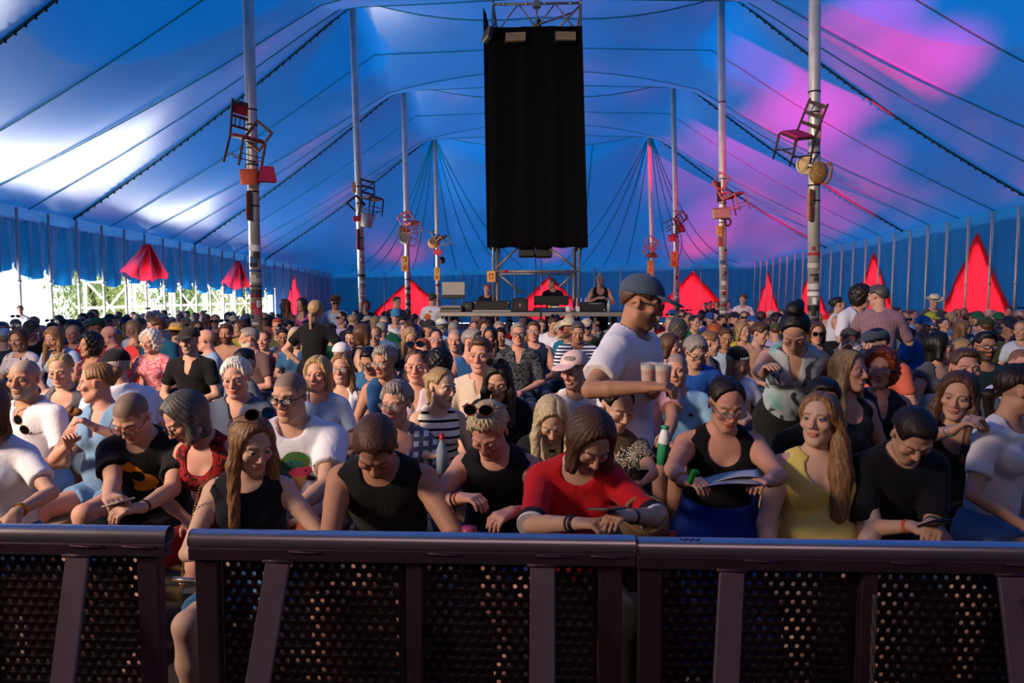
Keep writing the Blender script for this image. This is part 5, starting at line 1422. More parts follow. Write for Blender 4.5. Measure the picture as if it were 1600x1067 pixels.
    if 'bottom' in meshes:
        k = o['bottom']['kind']; parts['bottom'] = obj({'short_shorts': 'shorts', 'long_skirt': 'skirt'}.get(k, k), meshes['bottom'], cloth_mat(o['bottom']['color'], o['bottom'].get('pattern')), root)
    hh_ = {'A': .0052, 'B': .0085, 'C': .014}[o['tier']]
    Mh = Matrix.Translation(Vector(J['C'])) @ Matrix([[*(J['Rh'][i] * hs), 0] for i in range(3)] + [[0, 0, 0, 1]])
    def attach(ob, off=None):
        ob.matrix_local = Mh if off is None else Mh @ off
        return ob
    if o.get('hair') and o['hair'][0] not in ('none', 'buzz'):
        parts['hair'] = attach(obj('hair', hair_mesh(o['hair'][0], o['hp'], hh_, o.get('seed', 0) % 3), hair_mat(o['hair'][1]), root))
    if o.get('hat'):
        k, c = o['hat'][0], o['hat'][1]
        off = Matrix.Rotation(math.pi, 4, 'Z') if k == 'cap_rev' else Matrix.Identity(4)
        if len(o['hat']) > 2: off = Matrix.Rotation(math.radians(o['hat'][2]), 4, 'X') @ off
        if o.get('hair') and o['hair'][0] in ('curly', 'bob', 'fringebob', 'long', 'longwavy', 'mop'): off = Matrix.Scale(1.10, 4) @ off
        nm = {'cap': 'cap', 'cap_back': 'cap', 'beanie': 'beanie', 'bandana': 'headscarf', 'brim': 'brimmed_hat', 'straw': 'straw_hat', 'bucket': 'bucket_hat', 'flat': 'flat_cap'}[k]
        M = cloth_mat(c) if k not in ('straw',) else wood('woven_straw', c, '#d9b878', axis=2, scale=30)
        parts['hat'] = attach(obj(nm, hat_mesh(k, max(hh_, .0055)), M, root), off)
        if k in ('brim', 'straw'):
            mb = MB(); mb.lathe([(.0985, .058), (.0995, .062), (.098, .082), (.0965, .084)], (0, .012, 0), 24, sy=1.16)
            hb_ = mb.build('hat_band', cloth_mat(o['hat'][3] if len(o['hat']) > 3 else '#3a2418'), parts['hat'])
    ey = o.get('eyes')
    if ey:
        kind = 'sunglasses' if 'sun' in ey else 'glasses'
        fm, lm = eyewear(kind, 14 if o['tier'] == 'A' else 8, 1.5 if o.get('frame', 'black') == 'black' else 1.0)
        off = Matrix.Identity(4)
        if ey == 'suntop': off = Matrix.Translation((0, .045, .098)) @ Matrix.Rotation(math.radians(-38), 4, 'X') @ Matrix.Scale(1.06, 4)
        if ey == 'glasstop': off = Matrix.Translation((0, .045, .098)) @ Matrix.Rotation(math.radians(-38), 4, 'X') @ Matrix.Scale(1.06, 4)
        if o.get('hair') and o['hair'][0] in ('curly', 'mop', 'bob', 'fringebob', 'longwavy', 'pixie', 'white') and 'top' in ey: off = Matrix.Translation((0, 0, .012)) @ off
        g_ = attach(obj(kind, fm, mat('spectacle_frame_' + o.get('frame', 'black'), {'black': '#141214', 'wire': '#8a8078', 'red': '#b01818', 'tort': '#6a3416'}[o.get('frame', 'black')], .3), root), off)
        obj('lens', lm, LENS_DARK if kind == 'sunglasses' else lens_clear(), g_)
        parts['eyes'] = g_
    return parts
def decal(o, parts, shapes, color_mats, x0, x1, z0, z1, step=.004, name='print', lift=.004, parent=None):
    """a print on the chest: shapes(x, z) -> colour index or -1, in the torso frame metres about the neck base; laid on the shirt's front"""
    Tf = o['_tf']; J = o['J']; R2, Nk = J['R2'], J['N']
    nx = int((x1 - x0) / step) + 1; nz = int((z1 - z0) / step) + 1
    from_np = np.linspace
    V = np.zeros((nx, nz, 3)); ok = np.zeros((nx, nz), bool)
    ts = np.arange(-.32, .05, .004)
    gx, gy, gz = Tf.ax
    def samp(P):
        q = []
        for i, a in enumerate((gx, gy, gz)):
            u = np.interp(P[..., i], a, np.arange(len(a))); q.append(u)
        i0 = [np.clip(np.floor(u).astype(int), 0, n - 2) for u, n in zip(q, Tf.v.shape)]; f = [u - i for u, i in zip(q, i0)]
        r = 0
        for a in (0, 1):
            for b in (0, 1):
                for c in (0, 1):
                    r = r + Tf.v[i0[0] + a, i0[1] + b, i0[2] + c] * (f[0] if a else 1 - f[0]) * (f[1] if b else 1 - f[1]) * (f[2] if c else 1 - f[2])
        return r
    X, Zz = np.meshgrid(np.linspace(x0, x1, nx), np.linspace(z0, z1, nz), indexing='ij')
    base = Nk + np.einsum('ij,abj->abi', R2, np.stack([X, 0 * X, Zz], -1))
    dy = R2 @ np.array((0, 1.0, 0))
    L = np.stack([samp(base + dy * t) for t in ts], -1)
    inside = L < 0; first = inside.argmax(-1); ok = inside.any(-1) & (first > 0)
    f1 = np.take_along_axis(L, first[..., None], -1)[..., 0]; f0 = np.take_along_axis(L, np.maximum(first - 1, 0)[..., None], -1)[..., 0]
    t = ts[np.maximum(first - 1, 0)] + .004 * f0 / (f0 - f1 + 1e-9)
    P = base + dy * (t - lift)[..., None]
    used = {}; verts = []; faces = []; mi = []
    def vid(i, j):
        if (i, j) not in used: used[(i, j)] = len(verts); verts.append(tuple(P[i, j]))
        return used[(i, j)]
    for i in range(nx - 1):
        for j in range(nz - 1):
            if not (ok[i, j] and ok[i + 1, j] and ok[i, j + 1] and ok[i + 1, j + 1]): continue
            c = shapes((X[i, j] + X[i + 1, j]) / 2, (Zz[i, j] + Zz[i, j + 1]) / 2)
            if c < 0: continue
            faces.append((vid(i, j), vid(i + 1, j), vid(i + 1, j + 1), vid(i, j + 1))); mi.append(c)
    if not faces: return
    me = bpy.data.meshes.new(name); me.from_pydata(verts, [], faces)
    for M in color_mats: me.materials.append(M)
    me.polygons.foreach_set('material_index', mi); me.polygons.foreach_set('use_smooth', [True] * len(mi)); me.update()
    return obj(name, me, None, parent or parts['top'])
# ------------------------------------------------------------------ the crowd
SK = {'l': (.56, .35, .26), 'm': (.50, .285, .20), 't': (.40, .20, .125), 'r': (.53, .27, .20), 'd': (.23, .115, .07)}
HC = {'blond': '#957b54', 'pale': '#b3a383', 'lbrown': '#7d5a38', 'brown': '#4d3220', 'dark': '#1f1612', 'black': '#0e0b0a', 'grey': '#857d76', 'white': '#c9c4bb', 'dgrey': '#4a4542', 'red': '#7a3212', 'ginger': '#9a4a1c'}
TOPC = {'white': '#dcdce4', 'black': '#0d0d10', 'navy': '#161d33', 'blue': '#1c4f9e', 'lblue': '#8fb4d6', 'grey': '#6c6f76', 'dgrey': '#33363b', 'red': '#b01620', 'maroon': '#4c1524', 'teal': '#0c5a72', 'green': '#12543a',
        'olive': '#4a4a2e', 'yellow': '#cfc12e', 'pink': '#d49aa2', 'beige': '#cbb89a', 'denim': '#3a6a98', 'salmon': '#c8604c', 'brown': '#5a3b28', 'lilac': '#b8aecb', 'cream': '#d9cfa8', 'orange': '#cc7a22', 'lgrey': '#a5a8ae'}
PEOPLE = []      # (spec, root, parts)
def color(c, D): return D.get(c, c)
def place(u, v, d, label, fem=False, s=1.0, b=1.0, lean=6, byaw=0, hy=0, hp=3, hr=0, hair=('short', 'brown'), top=('short', 'crew', 'white'), bottom=('shorts', '#39485c'), arms='lap', tier='B', skin='m', stand=False, key=None, group=None, T=None, ztop=True, **kw):
    p = at(u, v, d); s0 = s * (.95 if fem else 1.0)
    o = dict(fem=fem, s=s0, hs=1.0 / (s if s > .7 else .7) * (.98 if s < 1 else 1.0) if s < .97 else 1.0, b=b, lean=lean, hp=hp, hr=hr, stand=stand, arms=arms, tier=tier, T=(T or .5) * s0, seed=int(u * 7 + v) % 17)
    o['hs'] = 1.0 if s >= .97 else min(1.12, .96 / s)
    if fem: o['hs'] *= 1.01
    o['hy'] = hy - byaw
    o['skin'] = SK[skin]; o['brow'] = np.array(srgb(color(hair[1], HC))[:3]) * .6
    if ztop: o['ztop'] = float(p[2])
    o['hair'] = (hair[0], color(hair[1], HC))
    if hair[0] == 'buzz': o['stubble'] = srgb(color(hair[1], HC))[:3]
    if top:
        t = dict(sleeve=top[0], neck=top[1], color=color(top[2], TOPC))
        if len(top) > 3 and top[3]: t['pattern'] = (top[3][0], color(top[3][1], TOPC)) + tuple(top[3][2:])
        if len(top) > 4: t.update(top[4])
        t.setdefault('name', {'tank': 'tank_top', 'none': 'sleeveless_top'}.get(top[0], 'polo_shirt' if top[1] == 'polo' else 't_shirt'))
        o['top'] = t
    if bottom: o['bottom'] = dict(kind=bottom[0], color=color(bottom[1], TOPC), high=bottom[2] if len(bottom) > 2 else None)
    for k, x in kw.items(): o[k] = x
    if 'beard' in o: o['beard'] = srgb(color(o['beard'], HC))[:3]
    if hp > 18 and 'shut' not in o: o['shut'] = True
    if o.get('hat'): o['hat'] = (o['hat'][0], color(o['hat'][1], TOPC)) + tuple(o['hat'][2:])
    o = make_skel(o)
    R = rotz(math.radians(byaw)); c = R @ o['J']['C']
    root = empty('person', (p[0] - c[0], p[1] - c[1], o['dz']), math.radians(byaw), label, 'person', group)
    org = np.array(root.location)
    o['inv'] = lambda w: R.T @ (np.asarray(w) - org); o['fwd'] = lambda q: org + R @ np.asarray(q)
    limbs(o, o['inv'])
    parts = person(o, root, key)
    PEOPLE.append((o, root, parts, d))
    return o, root, parts
def A(u, v, d, label, **kw): kw.setdefault('tier', 'A'); return place(u, v, d, label, **kw)
def depth_for(v, h): return float(np.clip(FPX * .235 / h, 330 / (v - 460), 594 / (v - 460))) if v > 466 else FPX * .235 / h
def settle(u, v, d, lim=(330, 594)):
    """a little nearer or farther along the line of sight, so that neighbours do not sit in one another"""
    best = None
    for f in (1.0, .96, 1.04, .92, 1.08, .89, 1.12):
        dd = d * f; p = at(u, v, dd); cst = abs(f - 1) * 1.2
        if v > 466 and not lim[0] * .96 <= dd * (v - 460) <= lim[1] * 1.04: cst += .5
        for (o, r_, pp, d2) in PEOPLE:
            ax = abs(r_.location[0] - p[0]); ay = abs(r_.location[1] - p[1])
            if ax < .42 and ay < .62: cst += (.42 - ax) * (.62 - ay) * 4
        if best is None or cst < best[0]: best = (cst, dd)
    return best[1]
def B(u, v, h, hair, top, hy, hp, label, **kw):
    st = kw.get('stand'); d = FPX * .235 / h if st else depth_for(v, h)
    fixed = 'd' in kw; d = kw.pop('d', d)
    if not st and not fixed: d = settle(u, v, d)
    return place(u, v, d, label, hair=hair, top=top, hy=hy, hp=hp, **kw)
# ---- front rows, left to right
aA = A(-26, 604, 3.05, 'person cut by the picture edge in white eyelet blouse with gold wristwatch', fem=True, hair=('bob', 'brown'), top=('short', 'crew', 'white'), bottom=('shorts', 'denim'), hy=10, hp=20,
       armL=('px', 26, 800, 2.75, (0, -.3, -1)), armR='lap')
h1 = A(36, 559, 4.1, 'person in white polo shirt with dark sunglasses hooked in the collar', hair=('buzz', '#958c82'), beard='grey', top=('short', 'polo', 'white'), bottom=('shorts', '#7f9fbd'), skin='t', hy=6, hp=4, byaw=-6, b=1.06, arms='lap')
h2 = A(150, 565, 4.0, 'person in pale denim sleeveless overalls turned sideways holding a snack', fem=True, hair=('bun', 'lbrown'), top=('tank', 'v', '#6d8fb3', None, {'name': 'denim_bib'}), bottom=('short_shorts', '#5f83aa'), skin='r', hy=-72, hp=6, byaw=-8, b=1.06,
       armL=('px', 149, 668, 3.72, (-.6, -.4, .6)), armR=('px', 108, 695, 3.75, (.2, -.4, .9)))
h4 = A(205, 609, 3.3, 'person in black T-shirt with orange creature print reading a phone', hair=('buzz', 'dgrey'), top=('short', 'crew', 'black', None, {'loose': .008}), bottom=('shorts', 'black'), skin='m', hy=2, hp=38, lean=16, byaw=0, eyes='glasses', frame='tort', b=1.04,
       armL=('px', 222, 793, 2.92, (-.75, -.55, .15), (.4, .9, -.5)), armR=('px', 170, 786, 2.92, (.75, -.55, .1), (-.4, .9, -.5)))
h5 = A(289, 612, 3.2, 'person in red patterned dress leaning over to look at a neighbour\'s phone', fem=True, hair=('bob', 'dgrey'), top=('tank', 'scoop', '#8a1016', ('flower', '#2a0608', 1.0), {'name': 'dress'}), bottom=('skirt', '#7a0e14'), skin='r', hy=-42, hp=36, hr=-6, lean=18, byaw=-14, eyes='glasses',
       arms='clasp')
h6 = A(393, 649, 2.72, 'person in dark sleeveless top with tortoiseshell sunglasses pushed up, chain strap over shoulder', fem=True, s=.96, hair=('long', 'lbrown'), top=('none', 'crew', '#10131f'), bottom=('shorts', 'denim'), skin='l', hy=46, hp=18, lean=12, byaw=8, eyes='suntop', frame='tort',
       armR=('px', 345, 865, 2.45, (.2, -.5, -.8)), armL=('px', 452, 870, 2.5, (-.2, -.6, -.7)))
h7 = A(452, 577, 3.35, 'person in white T-shirt with frog and ice cream cone print, dark glasses', hair=('buzz', '#5a5450'), top=('short', 'crew', 'white', None, {'loose': .012}), hem=.02, bottom=('shorts', '#7a3a1e', .08), skin='m', hy=-8, hp=10, byaw=4, b=1.14, eyes='glasses', stub=1,
       armL=('px', 458, 800, 2.95, (-.8, -.5, -.2)), armR=('px', 418, 815, 2.95, (.7, -.6, -.2)), lean=8)
h8 = A(587, 644, 2.62, 'person in black sleeveless shirt with head bowed right down', hair=('short', 'brown'), top=('none', 'crew', 'black'), bottom=('shorts', '#22262e'), skin='t', hy=6, hp=52, lean=24, byaw=0, b=1.02,
       armL=('px', 662, 880, 2.35, (-.2, -.4, -.9)), armR=('px', 560, 880, 2.35, (.2, -.4, -.9)))
h9 = A(619, 595, 3.75, 'older person in white top with grey plaid panel, rimless glasses', fem=True, hair=('pixie', 'grey'), top=('short', 'scoop', 'white', ('check', '#5c5f6c', .45)), bottom=('shorts', '#5a6a80'), skin='r', hy=-14, hp=6, byaw=4, eyes='glasses', frame='wire', arms='lap')
h10 = A(690, 573, 3.95, 'child in black and white striped tank top looking sideways, drink bottle in hand', fem=True, s=.84, hair=('pony', 'blond'), top=('tank', 'crew', '#e2ddd2', ('stripe', '#16161c', .82, .78)), bottom=('shorts', '#555b66'), skin='l', hy=52, hp=8, byaw=10, armR=('px', 679, 712, 3.68, (.5, -.6, .2)), armL='lap')
h11 = A(764, 626, 2.9, 'person in black sleeveless top and blue skirt, big sunglasses on bowed head', fem=True, hair=('pixie', 'pale'), top=('none', 'crew', '#0b0b12'), hem=.12, bottom=('skirt', '#143a8c', .17), skin='r', hy=-14, hp=40, lean=18, byaw=-4, b=1.08, eyes='suntop', frame='tort', legs='cross', crossleg=-1,
        armR=('px', 722, 778, 2.62, (.85, -.5, .05)), armL=('px', 800, 800, 2.6, (-.5, -.7, -.2)))
h12 = A(862, 617, 3.35, 'child with loose hair over a dark top bent over a green phone', fem=True, s=.84, hair=('long', 'pale'), top=('short', 'crew', '#15151b'), bottom=('shorts', '#2c3036'), skin='l', hy=4, hp=40, lean=14, byaw=0, arms='phone')
h13 = A(921, 637, 2.62, 'person in red T-shirt with navy and white sleeve bands typing on a phone', fem=True, hair=('bob', 'brown'), top=('half', 'crew', '#b5121d'), bottom=('trousers', '#2a251d'), skin='m', hy=22, hp=42, hr=4, lean=18, byaw=2, b=1.05,
        armR=('px', 903, 818, 2.30, (.8, -.5, .1)), armL=('px', 985, 806, 2.30, (-.8, -.5, .1)))
h14 = A(964, 595, 3.4, 'person in black and cream palm leaf shirt looking down sideways at a screen', fem=True, hair=('bun', 'black'), top=('short', 'v', '#c9bfae', ('palm', '#0c0b0d')), bottom=('trousers', '#8d8778'), skin='l', hy=26, hp=24, lean=10, byaw=4, armL=('px', 1000, 752, 3.0, (-.6, -.7, .2)), armR=('px', 975, 765, 3.0, (.5, -.7, .2)))
h15 = A(1136, 587, 3.15, 'person in black tank top and blue skirt reading a paper sheet', fem=True, hair=('bun', 'dark'), top=('tank', 'scoop', '#0a0a0c'), hem=.18, bottom=('long_skirt', '#10308a', .24), skin='r', hy=4, hp=24, lean=10, byaw=-2, b=1.22, eyes='glasses', frame='wire',
        armR=('px', 1068, 752, 2.75, (.75, -.55, .2)), armL=('px', 1202, 752, 2.75, (-.75, -.5, .15)))
h16 = A(1281, 613, 3.1, 'person in pale yellow tank top gazing up to one side', fem=True, hair=('side', 'lbrown'), top=('tank', 'scoop', '#d6c46a'), bottom=('shorts', '#2f4a66'), skin='l', hy=-38, hp=-5, hr=0, lean=4, byaw=-6, b=1.34, armR=('px', 1205, 905, 2.8, (.3, -.8, -.3)), armL=('px', 1345, 880, 2.72, (-.8, -.5, 0)))
h17 = A(1427, 632, 2.95, 'child in black T-shirt and denim shorts bent over a phone', s=.9, hair=('short', 'dark'), top=('half', 'crew', 'black', None, {'loose': .004}), bottom=('shorts', '#4d6c88'), skin='m', hy=-4, hp=48, lean=12, byaw=4,
        armR=('px', 1424, 822, 2.74, (.5, -.6, -.3), (-.35, .5, -.7)), armL=('px', 1456, 818, 2.74, (-.4, -.7, -.3), (.35, .5, -.7)))
h18 = A(1498, 580, 3.6, 'person in black top twisting long hair with both hands, watch on wrist', fem=True, hair=('long', 'brown'), top=('tank', 'scoop', '#0d0b0e'), bottom=('short_shorts', '#1a1a20'), skin='m', hy=-38, hp=10, hr=8, lean=12, byaw=-8, armR=('px', 1490, 672, 3.2, (.7, -.2, .6)), armL=('px', 1536, 668, 3.2, (-.5, -.2, .7)), legs='cross', crossleg=1)
h19 = A(1509, 543, 4.3, 'person in grey blue T-shirt behind the hair twisting listener', hair=('short', 'brown'), top=('short', 'crew', '#66707c'), skin='r', hy=-12, hp=2, b=1.12, byaw=0, bottom=('shorts', '#3c4450'))
h20 = A(1596, 567, 3.3, 'person in white T-shirt and denim shorts turned away at the picture edge', fem=True, hair=('lowpony', 'dark'), top=('short', 'crew', 'white'), bottom=('short_shorts', '#54779c'), skin='m', hy=70, hp=10, byaw=28, armR='rest', armL='rest')
h22 = A(1243, 483, 4.15, 'standing person in flower print pale teal top bending over and laughing', fem=True, stand=True, hair=('topbun', 'black'), top=('none', 'v', '#a9b4b8', ('blotch', '#3a3644', .55, '#5f9a98')), bottom=('skirt', '#17161a'), skin='m', hy=-22, hp=46, lean=26, byaw=-12, smile=1.0, b=1.05, hem=-.3, shut=True,
        armR=('px', 1192, 588, 3.75, (.3, -.4, .8)), armL='stand')
h21 = A(1003, 431, 3.55, 'standing person in white T-shirt and dark blue cap carrying two beers', stand=True, hair=('short', 'brown'), beard='brown', beard_d=.5, hat=('cap', '#445264'), top=('short', 'crew', 'white', None, {'loose': .016}), bottom=('shorts', '#5a4a3a'), skin='t', hy=76, hp=16, lean=2, byaw=58, b=1.03, eyes='glasses', hem=-.20,
        armL=('px', 1022, 603, 3.25, (0, -1, .05)), armR=('px', 1010, 605, 3.1, (.2, -1, .1)))
h23 = A(1329, 548, 4.1, 'laughing person in black tank top with flower earring, glasses pushed up', fem=True, hair=('long', 'blond'), top=('tank', 'scoop', '#121218'), skin='r', hy=36, hp=-3, hr=6, byaw=10, smile=1.0, eyes='glasstop', frame='wire', bottom=('shorts', '#26262c'))
h24 = A(1376, 546, 4.4, 'person in dark grey tank top and wire glasses beside the laughing one', fem=True, hair=('curly', 'red'), top=('tank', 'v', '#2a2a33'), skin='r', hy=-28, hp=2, byaw=-6, eyes='glasses', frame='wire', bottom=('shorts', '#222228'))
h25 = A(1288, 588, 3.65, 'person in black shirt mostly hidden behind the yellow tank top', hair=('short', 'black'), top=('half', 'crew', '#0c0c0f'), skin='t', hy=-10, hp=12, byaw=-4, bottom=('shorts', '#222222'))
l17 = A(368, 558, 4.3, 'older person in slate grey polo shirt with dark collar', hair=('white', 'white'), top=('half', 'polo', '#4b5468', None, {'collar': '#1c2233'}), skin='r', hy=8, hp=12, byaw=4, b=1.08, bottom=('shorts', '#4b4a48'), jaw=1.08)
l8 = A(94, 551, 4.9, 'person in grey tank top looking down, behind the white polo shirt', fem=True, hair=('bun', 'blond'), top=('tank', 'scoop', '#5c5a62'), skin='m', hy=12, hp=18, lean=10, byaw=6)
l9 = A(180, 546, 4.75, 'person in white T-shirt and black cap turned away to one side', hair=('short', 'grey'), hat=('cap', '#101014'), top=('short', 'crew', 'white', None, {'loose': .012}), skin='r', hy=-128, hp=14, byaw=-120, lean=12, b=1.16)
c1 = A(496, 557, 4.7, 'person in pale blue T-shirt just behind the frog print shirt', fem=True, hair=('bob', 'blond'), top=('short', 'crew', '#9fb6cb'), skin='r', hy=-4, hp=2, byaw=2, b=1.12)
c2 = A(533, 552, 5.4, 'smiling person in white tank top and thin glasses', fem=True, hair=('long', 'lbrown'), top=('tank', 'scoop', 'white'), skin='m', hy=2, hp=0, smile=1.0, eyes='glasses', frame='wire')
c3 = A(600, 539, 5.1, 'person in denim sleeveless shirt with earrings looking aside', fem=True, hair=('pixie', 'grey'), top=('none', 'v', '#1f4a78'), skin='t', hy=-24, hp=10, lean=10, eyes='glasses', frame='wire', b=1.08)
c4 = A(650, 545, 4.8, 'smiling person in pink blouse with blue sunglasses pushed up on the head', fem=True, hair=('bun', 'brown'), top=('short', 'v', '#cdb6bc'), skin='r', hy=4, hp=3, smile=.5, eyes='suntop')
c5 = A(750, 526, 4.75, 'laughing person in beige polo shirt', hair=('short', 'brown'), top=('short', 'polo', '#cbbba8'), skin='r', hy=-8, hp=4, smile=1.0, byaw=-6, b=1.06)
c6 = A(779, 563, 4.2, 'person in black top looking down, studded sunglasses on the head', fem=True, s=.95, hair=('long', 'dark'), top=('short', 'crew', 'black'), skin='m', hy=-6, hp=28, lean=8, eyes='suntop')
m9 = A(1006, 529, 4.95, 'person in pink shirt and dark sunglasses holding a green bottle', hair=('none', 'brown'), beard='lbrown', top=('short', 'v', '#cf9aa4', None, {'loose': .014}), skin='t', hy=-8, hp=0, smile=.8, eyes='sun', b=1.14, armR='lap', armL=('px', 1042, 690, 4.5, (-.5, -.7, .4)), bottom=('shorts', '#b8a890'))
m10 = A(1057, 550, 4.95, 'person in pale blue shirt with a dark badge, looking across', hair=('buzz', 'grey'), top=('short', 'crew', '#86b2d0'), skin='r', hy=-20, hp=2, b=1.18, byaw=-4, jaw=1.1)
m11 = B(1087, 525, 45, ('mop', 'grey'), ('short', 'crew', 'blue', None, {'loose': .012}), 12, 26, 'person in bright blue printed T-shirt and glasses looking down', eyes='glasses', skin='m', b=1.06, lean=10)
m7 = A(897, 549, 4.55, 'smiling person in white sleeveless blouse and pale pink visor cap with sunglasses on it', fem=True, hair=('short', 'grey'), hat=('cap', '#d8b6b2', -8), top=('none', 'crew', '#dcd4d2'), skin='r', hy=-38, hp=14, smile=.9, byaw=-10, b=1.06)
m14 = B(1153, 543, 43, ('bob', 'blond'), ('short', 'v', '#d6d6dc'), 14, 20, 'person in white shirt and black headscarf with pale lettering', fem=True, hat=('bandana', '#0c0c0e'), skin='m', smile=.3)
# ---- middle rows
B(28, 514, 34, ('bob', 'brown'), ('short', 'crew', '#d2cbd0', ('blotch', '#5c1624', .9)), 4, 8, 'person in white and maroon blotch shirt with glasses pushed up', fem=True, eyes='glasstop', frame='wire', skin='m')
B(84, 510, 35, ('long', 'lbrown'), ('short', 'crew', '#a9bbd4'), -8, 26, 'person in pale blue T-shirt looking down, next to the maroon blotch shirt', fem=True, b=1.1)
B(113, 507, 29, ('lowpony', 'blond'), ('short', 'crew', 'red'), 6, 2, 'person in red top with mouth open behind the pale blue T-shirt', fem=True, skin='r')
B(139, 521, 37, ('curly', 'black'), ('tank', 'scoop', '#2c1a26', ('flower', '#7a3040')), -34, 2, 'person in dark flowered tank top facing the open side', fem=True, skin='t')
B(169, 508, 30, ('none', 'grey'), ('short', 'crew', 'red'), -72, 10, 'person in red T-shirt in profile facing the open side', skin='r', byaw=-30)
B(150, 497, 32, ('short', 'brown'), ('short', 'crew', 'navy'), -60, 12, 'person in dark green cap and navy top in profile', hat=('cap', '#1d4434'), skin='t', byaw=-30)
B(48, 501, 30, ('short', 'grey'), ('short', 'crew', 'black'), 14, 16, 'person in black T-shirt and olive cap', hat=('cap', '#3f4238'))
B(6, 514, 30, ('short', 'grey'), ('short', 'crew', 'dgrey'), -150, 8, 'person in pale blue cap facing away near the picture edge', hat=('cap', '#7f9cb5'), byaw=-150)
B(-6, 592, 54, ('short', 'brown'), ('short', 'crew', '#24344e'), 10, 4, 'person in dark blue T-shirt behind the eyelet blouse', b=1.1)
B(295, 512, 40, ('none', 'grey'), ('short', 'v', 'black'), 2, 4, 'person in black V-neck T-shirt and brown cap staring ahead', hat=('cap', '#2c2422'), beard='grey', skin='m', eyes=None)
B(212, 523, 32, ('bun', 'lbrown'), ('tank', 'crew', 'red'), -26, 6, 'person in red tank top holding a red hand fan', fem=True, skin='r', b=1.06, armR=('px', 205, 574, 6.45))
B(234, 516, 35, ('curly', 'white'), ('short', 'crew', '#cf5a6a', ('flower', '#e6b8ba', 1.4)), -10, 8, 'person in pink flowered shirt behind the red fan', fem=True, skin='r')
B(243, 495, 29, ('short', 'brown'), ('half', 'polo', '#0c4560'), -52, 6, 'person in teal polo shirt and sunglasses facing the open side', eyes='sun', skin='r', d=8.0, b=1.12, byaw=-16)
B(278, 506, 32, ('short', 'brown'), ('short', 'crew', 'maroon'), 150, 6, 'person in straw sun hat with yellow band turned away', hat=('straw', '#8a6c40', 0, '#d9a52a'), byaw=150)
B(320, 513, 34, ('none', 'grey'), ('short', 'crew', '#8aa6c0'), -84, 6, 'person in light blue T-shirt in profile beside the brown cap', skin='r', byaw=-50, b=1.08)
B(353, 505, 34, ('short', 'brown'), None, 6, 6, 'shirtless person with sunglasses pushed up', eyes='suntop', beard='brown', skin='t', b=1.05)
B(388, 511, 33, ('short', 'grey'), ('short', 'crew', '#5c4648'), -62, 6, 'person in dusky plum T-shirt in profile by the nearest pole', beard='white', skin='r', byaw=-20)
B(383, 543, 42, ('short', 'black'), ('short', 'crew', '#59626e'), 148, 10, 'person in slate T-shirt facing away behind the grey polo shirt', byaw=140)
B(207, 500, 27, ('bob', 'blond'), ('short', 'crew', 'white'), -10, 8, 'person in white top next to the teal polo shirt', fem=True)
B(412, 516, 32, ('bun', 'brown'), ('tank', 'crew', '#431524'), 0, 2, 'person in maroon tank top looking straight ahead', fem=True, skin='r')
B(462, 511, 30, ('long', 'pale'), ('short', 'v', '#2d557c'), 12, 18, 'person in blue V-neck top looking down at a phone', fem=True, arms='phone', b=1.08)
B(441, 511, 28, ('short', 'dark'), ('short', 'crew', 'lgrey'), 26, 12, 'person in light grey T-shirt with sunglasses pushed up', eyes='suntop', skin='t')
B(434, 496, 27, ('short', 'ginger'), ('short', 'crew', 'olive'), -6, 8, 'person in olive T-shirt with blue sunglasses pushed up, near the first pole', eyes='suntop', skin='r')
B(534, 536, 37, ('none', 'brown'), ('tank', 'crew', '#7a2a4a'), 176, 6, 'person in purple pink top, sunglasses worn on the back of a white cap', hat=('cap', '#d2ced2'), byaw=176)
B(577, 541, 38, ('short', 'black'), ('short', 'crew', '#2f5c88'), -14, 28, 'person in blue T-shirt and dark glasses looking down', eyes='glasses', skin='t', lean=14)
B(586, 509, 31, ('lowpony', 'lbrown'), ('short', 'crew', '#5b5560'), 4, 4, 'person in grey mauve top staring ahead', fem=True, skin='m')
B(549, 510, 30, ('short', 'dark'), ('tank', 'scoop', 'black'), -6, 26, 'person in black tank top looking down, sunglasses pushed up', eyes='suntop', skin='m', lean=10)
B(568, 506, 31, ('bob', 'brown'), ('tank', 'crew', '#121216'), 130, 8, 'person in black tank top turned to look away', fem=True, byaw=100)
B(681, 513, 33, ('bun', 'dark'), ('short', 'crew', '#68463c'), 14, 2, 'person in brown top and thin glasses', fem=True, eyes='glasses', frame='wire', skin='r')
B(711, 512, 33, ('buzz', 'grey'), ('short', 'crew', 'black'), -2, 4, 'person in black T-shirt between the blue vest and the stage desk', skin='r', b=1.08, beard='grey', beard_d=.3)
B(671, 500, 26, ('short', 'dark'), ('short', 'crew', 'navy'), 26, 6, 'person in dark patterned cap and navy T-shirt', hat=('cap', '#26262c'), skin='t')
B(641, 511, 31, ('long', 'blond'), ('short', 'crew', 'navy'), 14, 22, 'person in navy T-shirt looking down, below the red panel', fem=True)
B(636, 501, 27, ('short', 'brown'), ('short', 'crew', 'dgrey'), -66, 4, 'person in charcoal T-shirt and glasses in profile', eyes='glasses', frame='wire', byaw=-30)
B(597, 502, 29, ('short', 'grey'), ('short', 'crew', '#4a6a8c'), 168, 6, 'person in steel blue shirt facing away', byaw=170, b=1.14)
B(660, 528, 34, ('short', 'ginger'), ('short', 'crew', '#7a5c50'), 4, 8, 'person in tawny shirt with dark glasses behind the blue sunglasses', eyes='sun', skin='r')
B(688, 546, 44, ('curly', 'black'), ('short', 'crew', '#d0c8d0'), 170, 6, 'person in white top facing away behind the striped child', fem=True, byaw=172)
B(739, 513, 42, ('short', 'grey'), ('none', 'crew', '#2a5a8a'), 64, 4, 'person in blue sleeveless denim vest looking aside', skin='r', b=1.12, byaw=30)
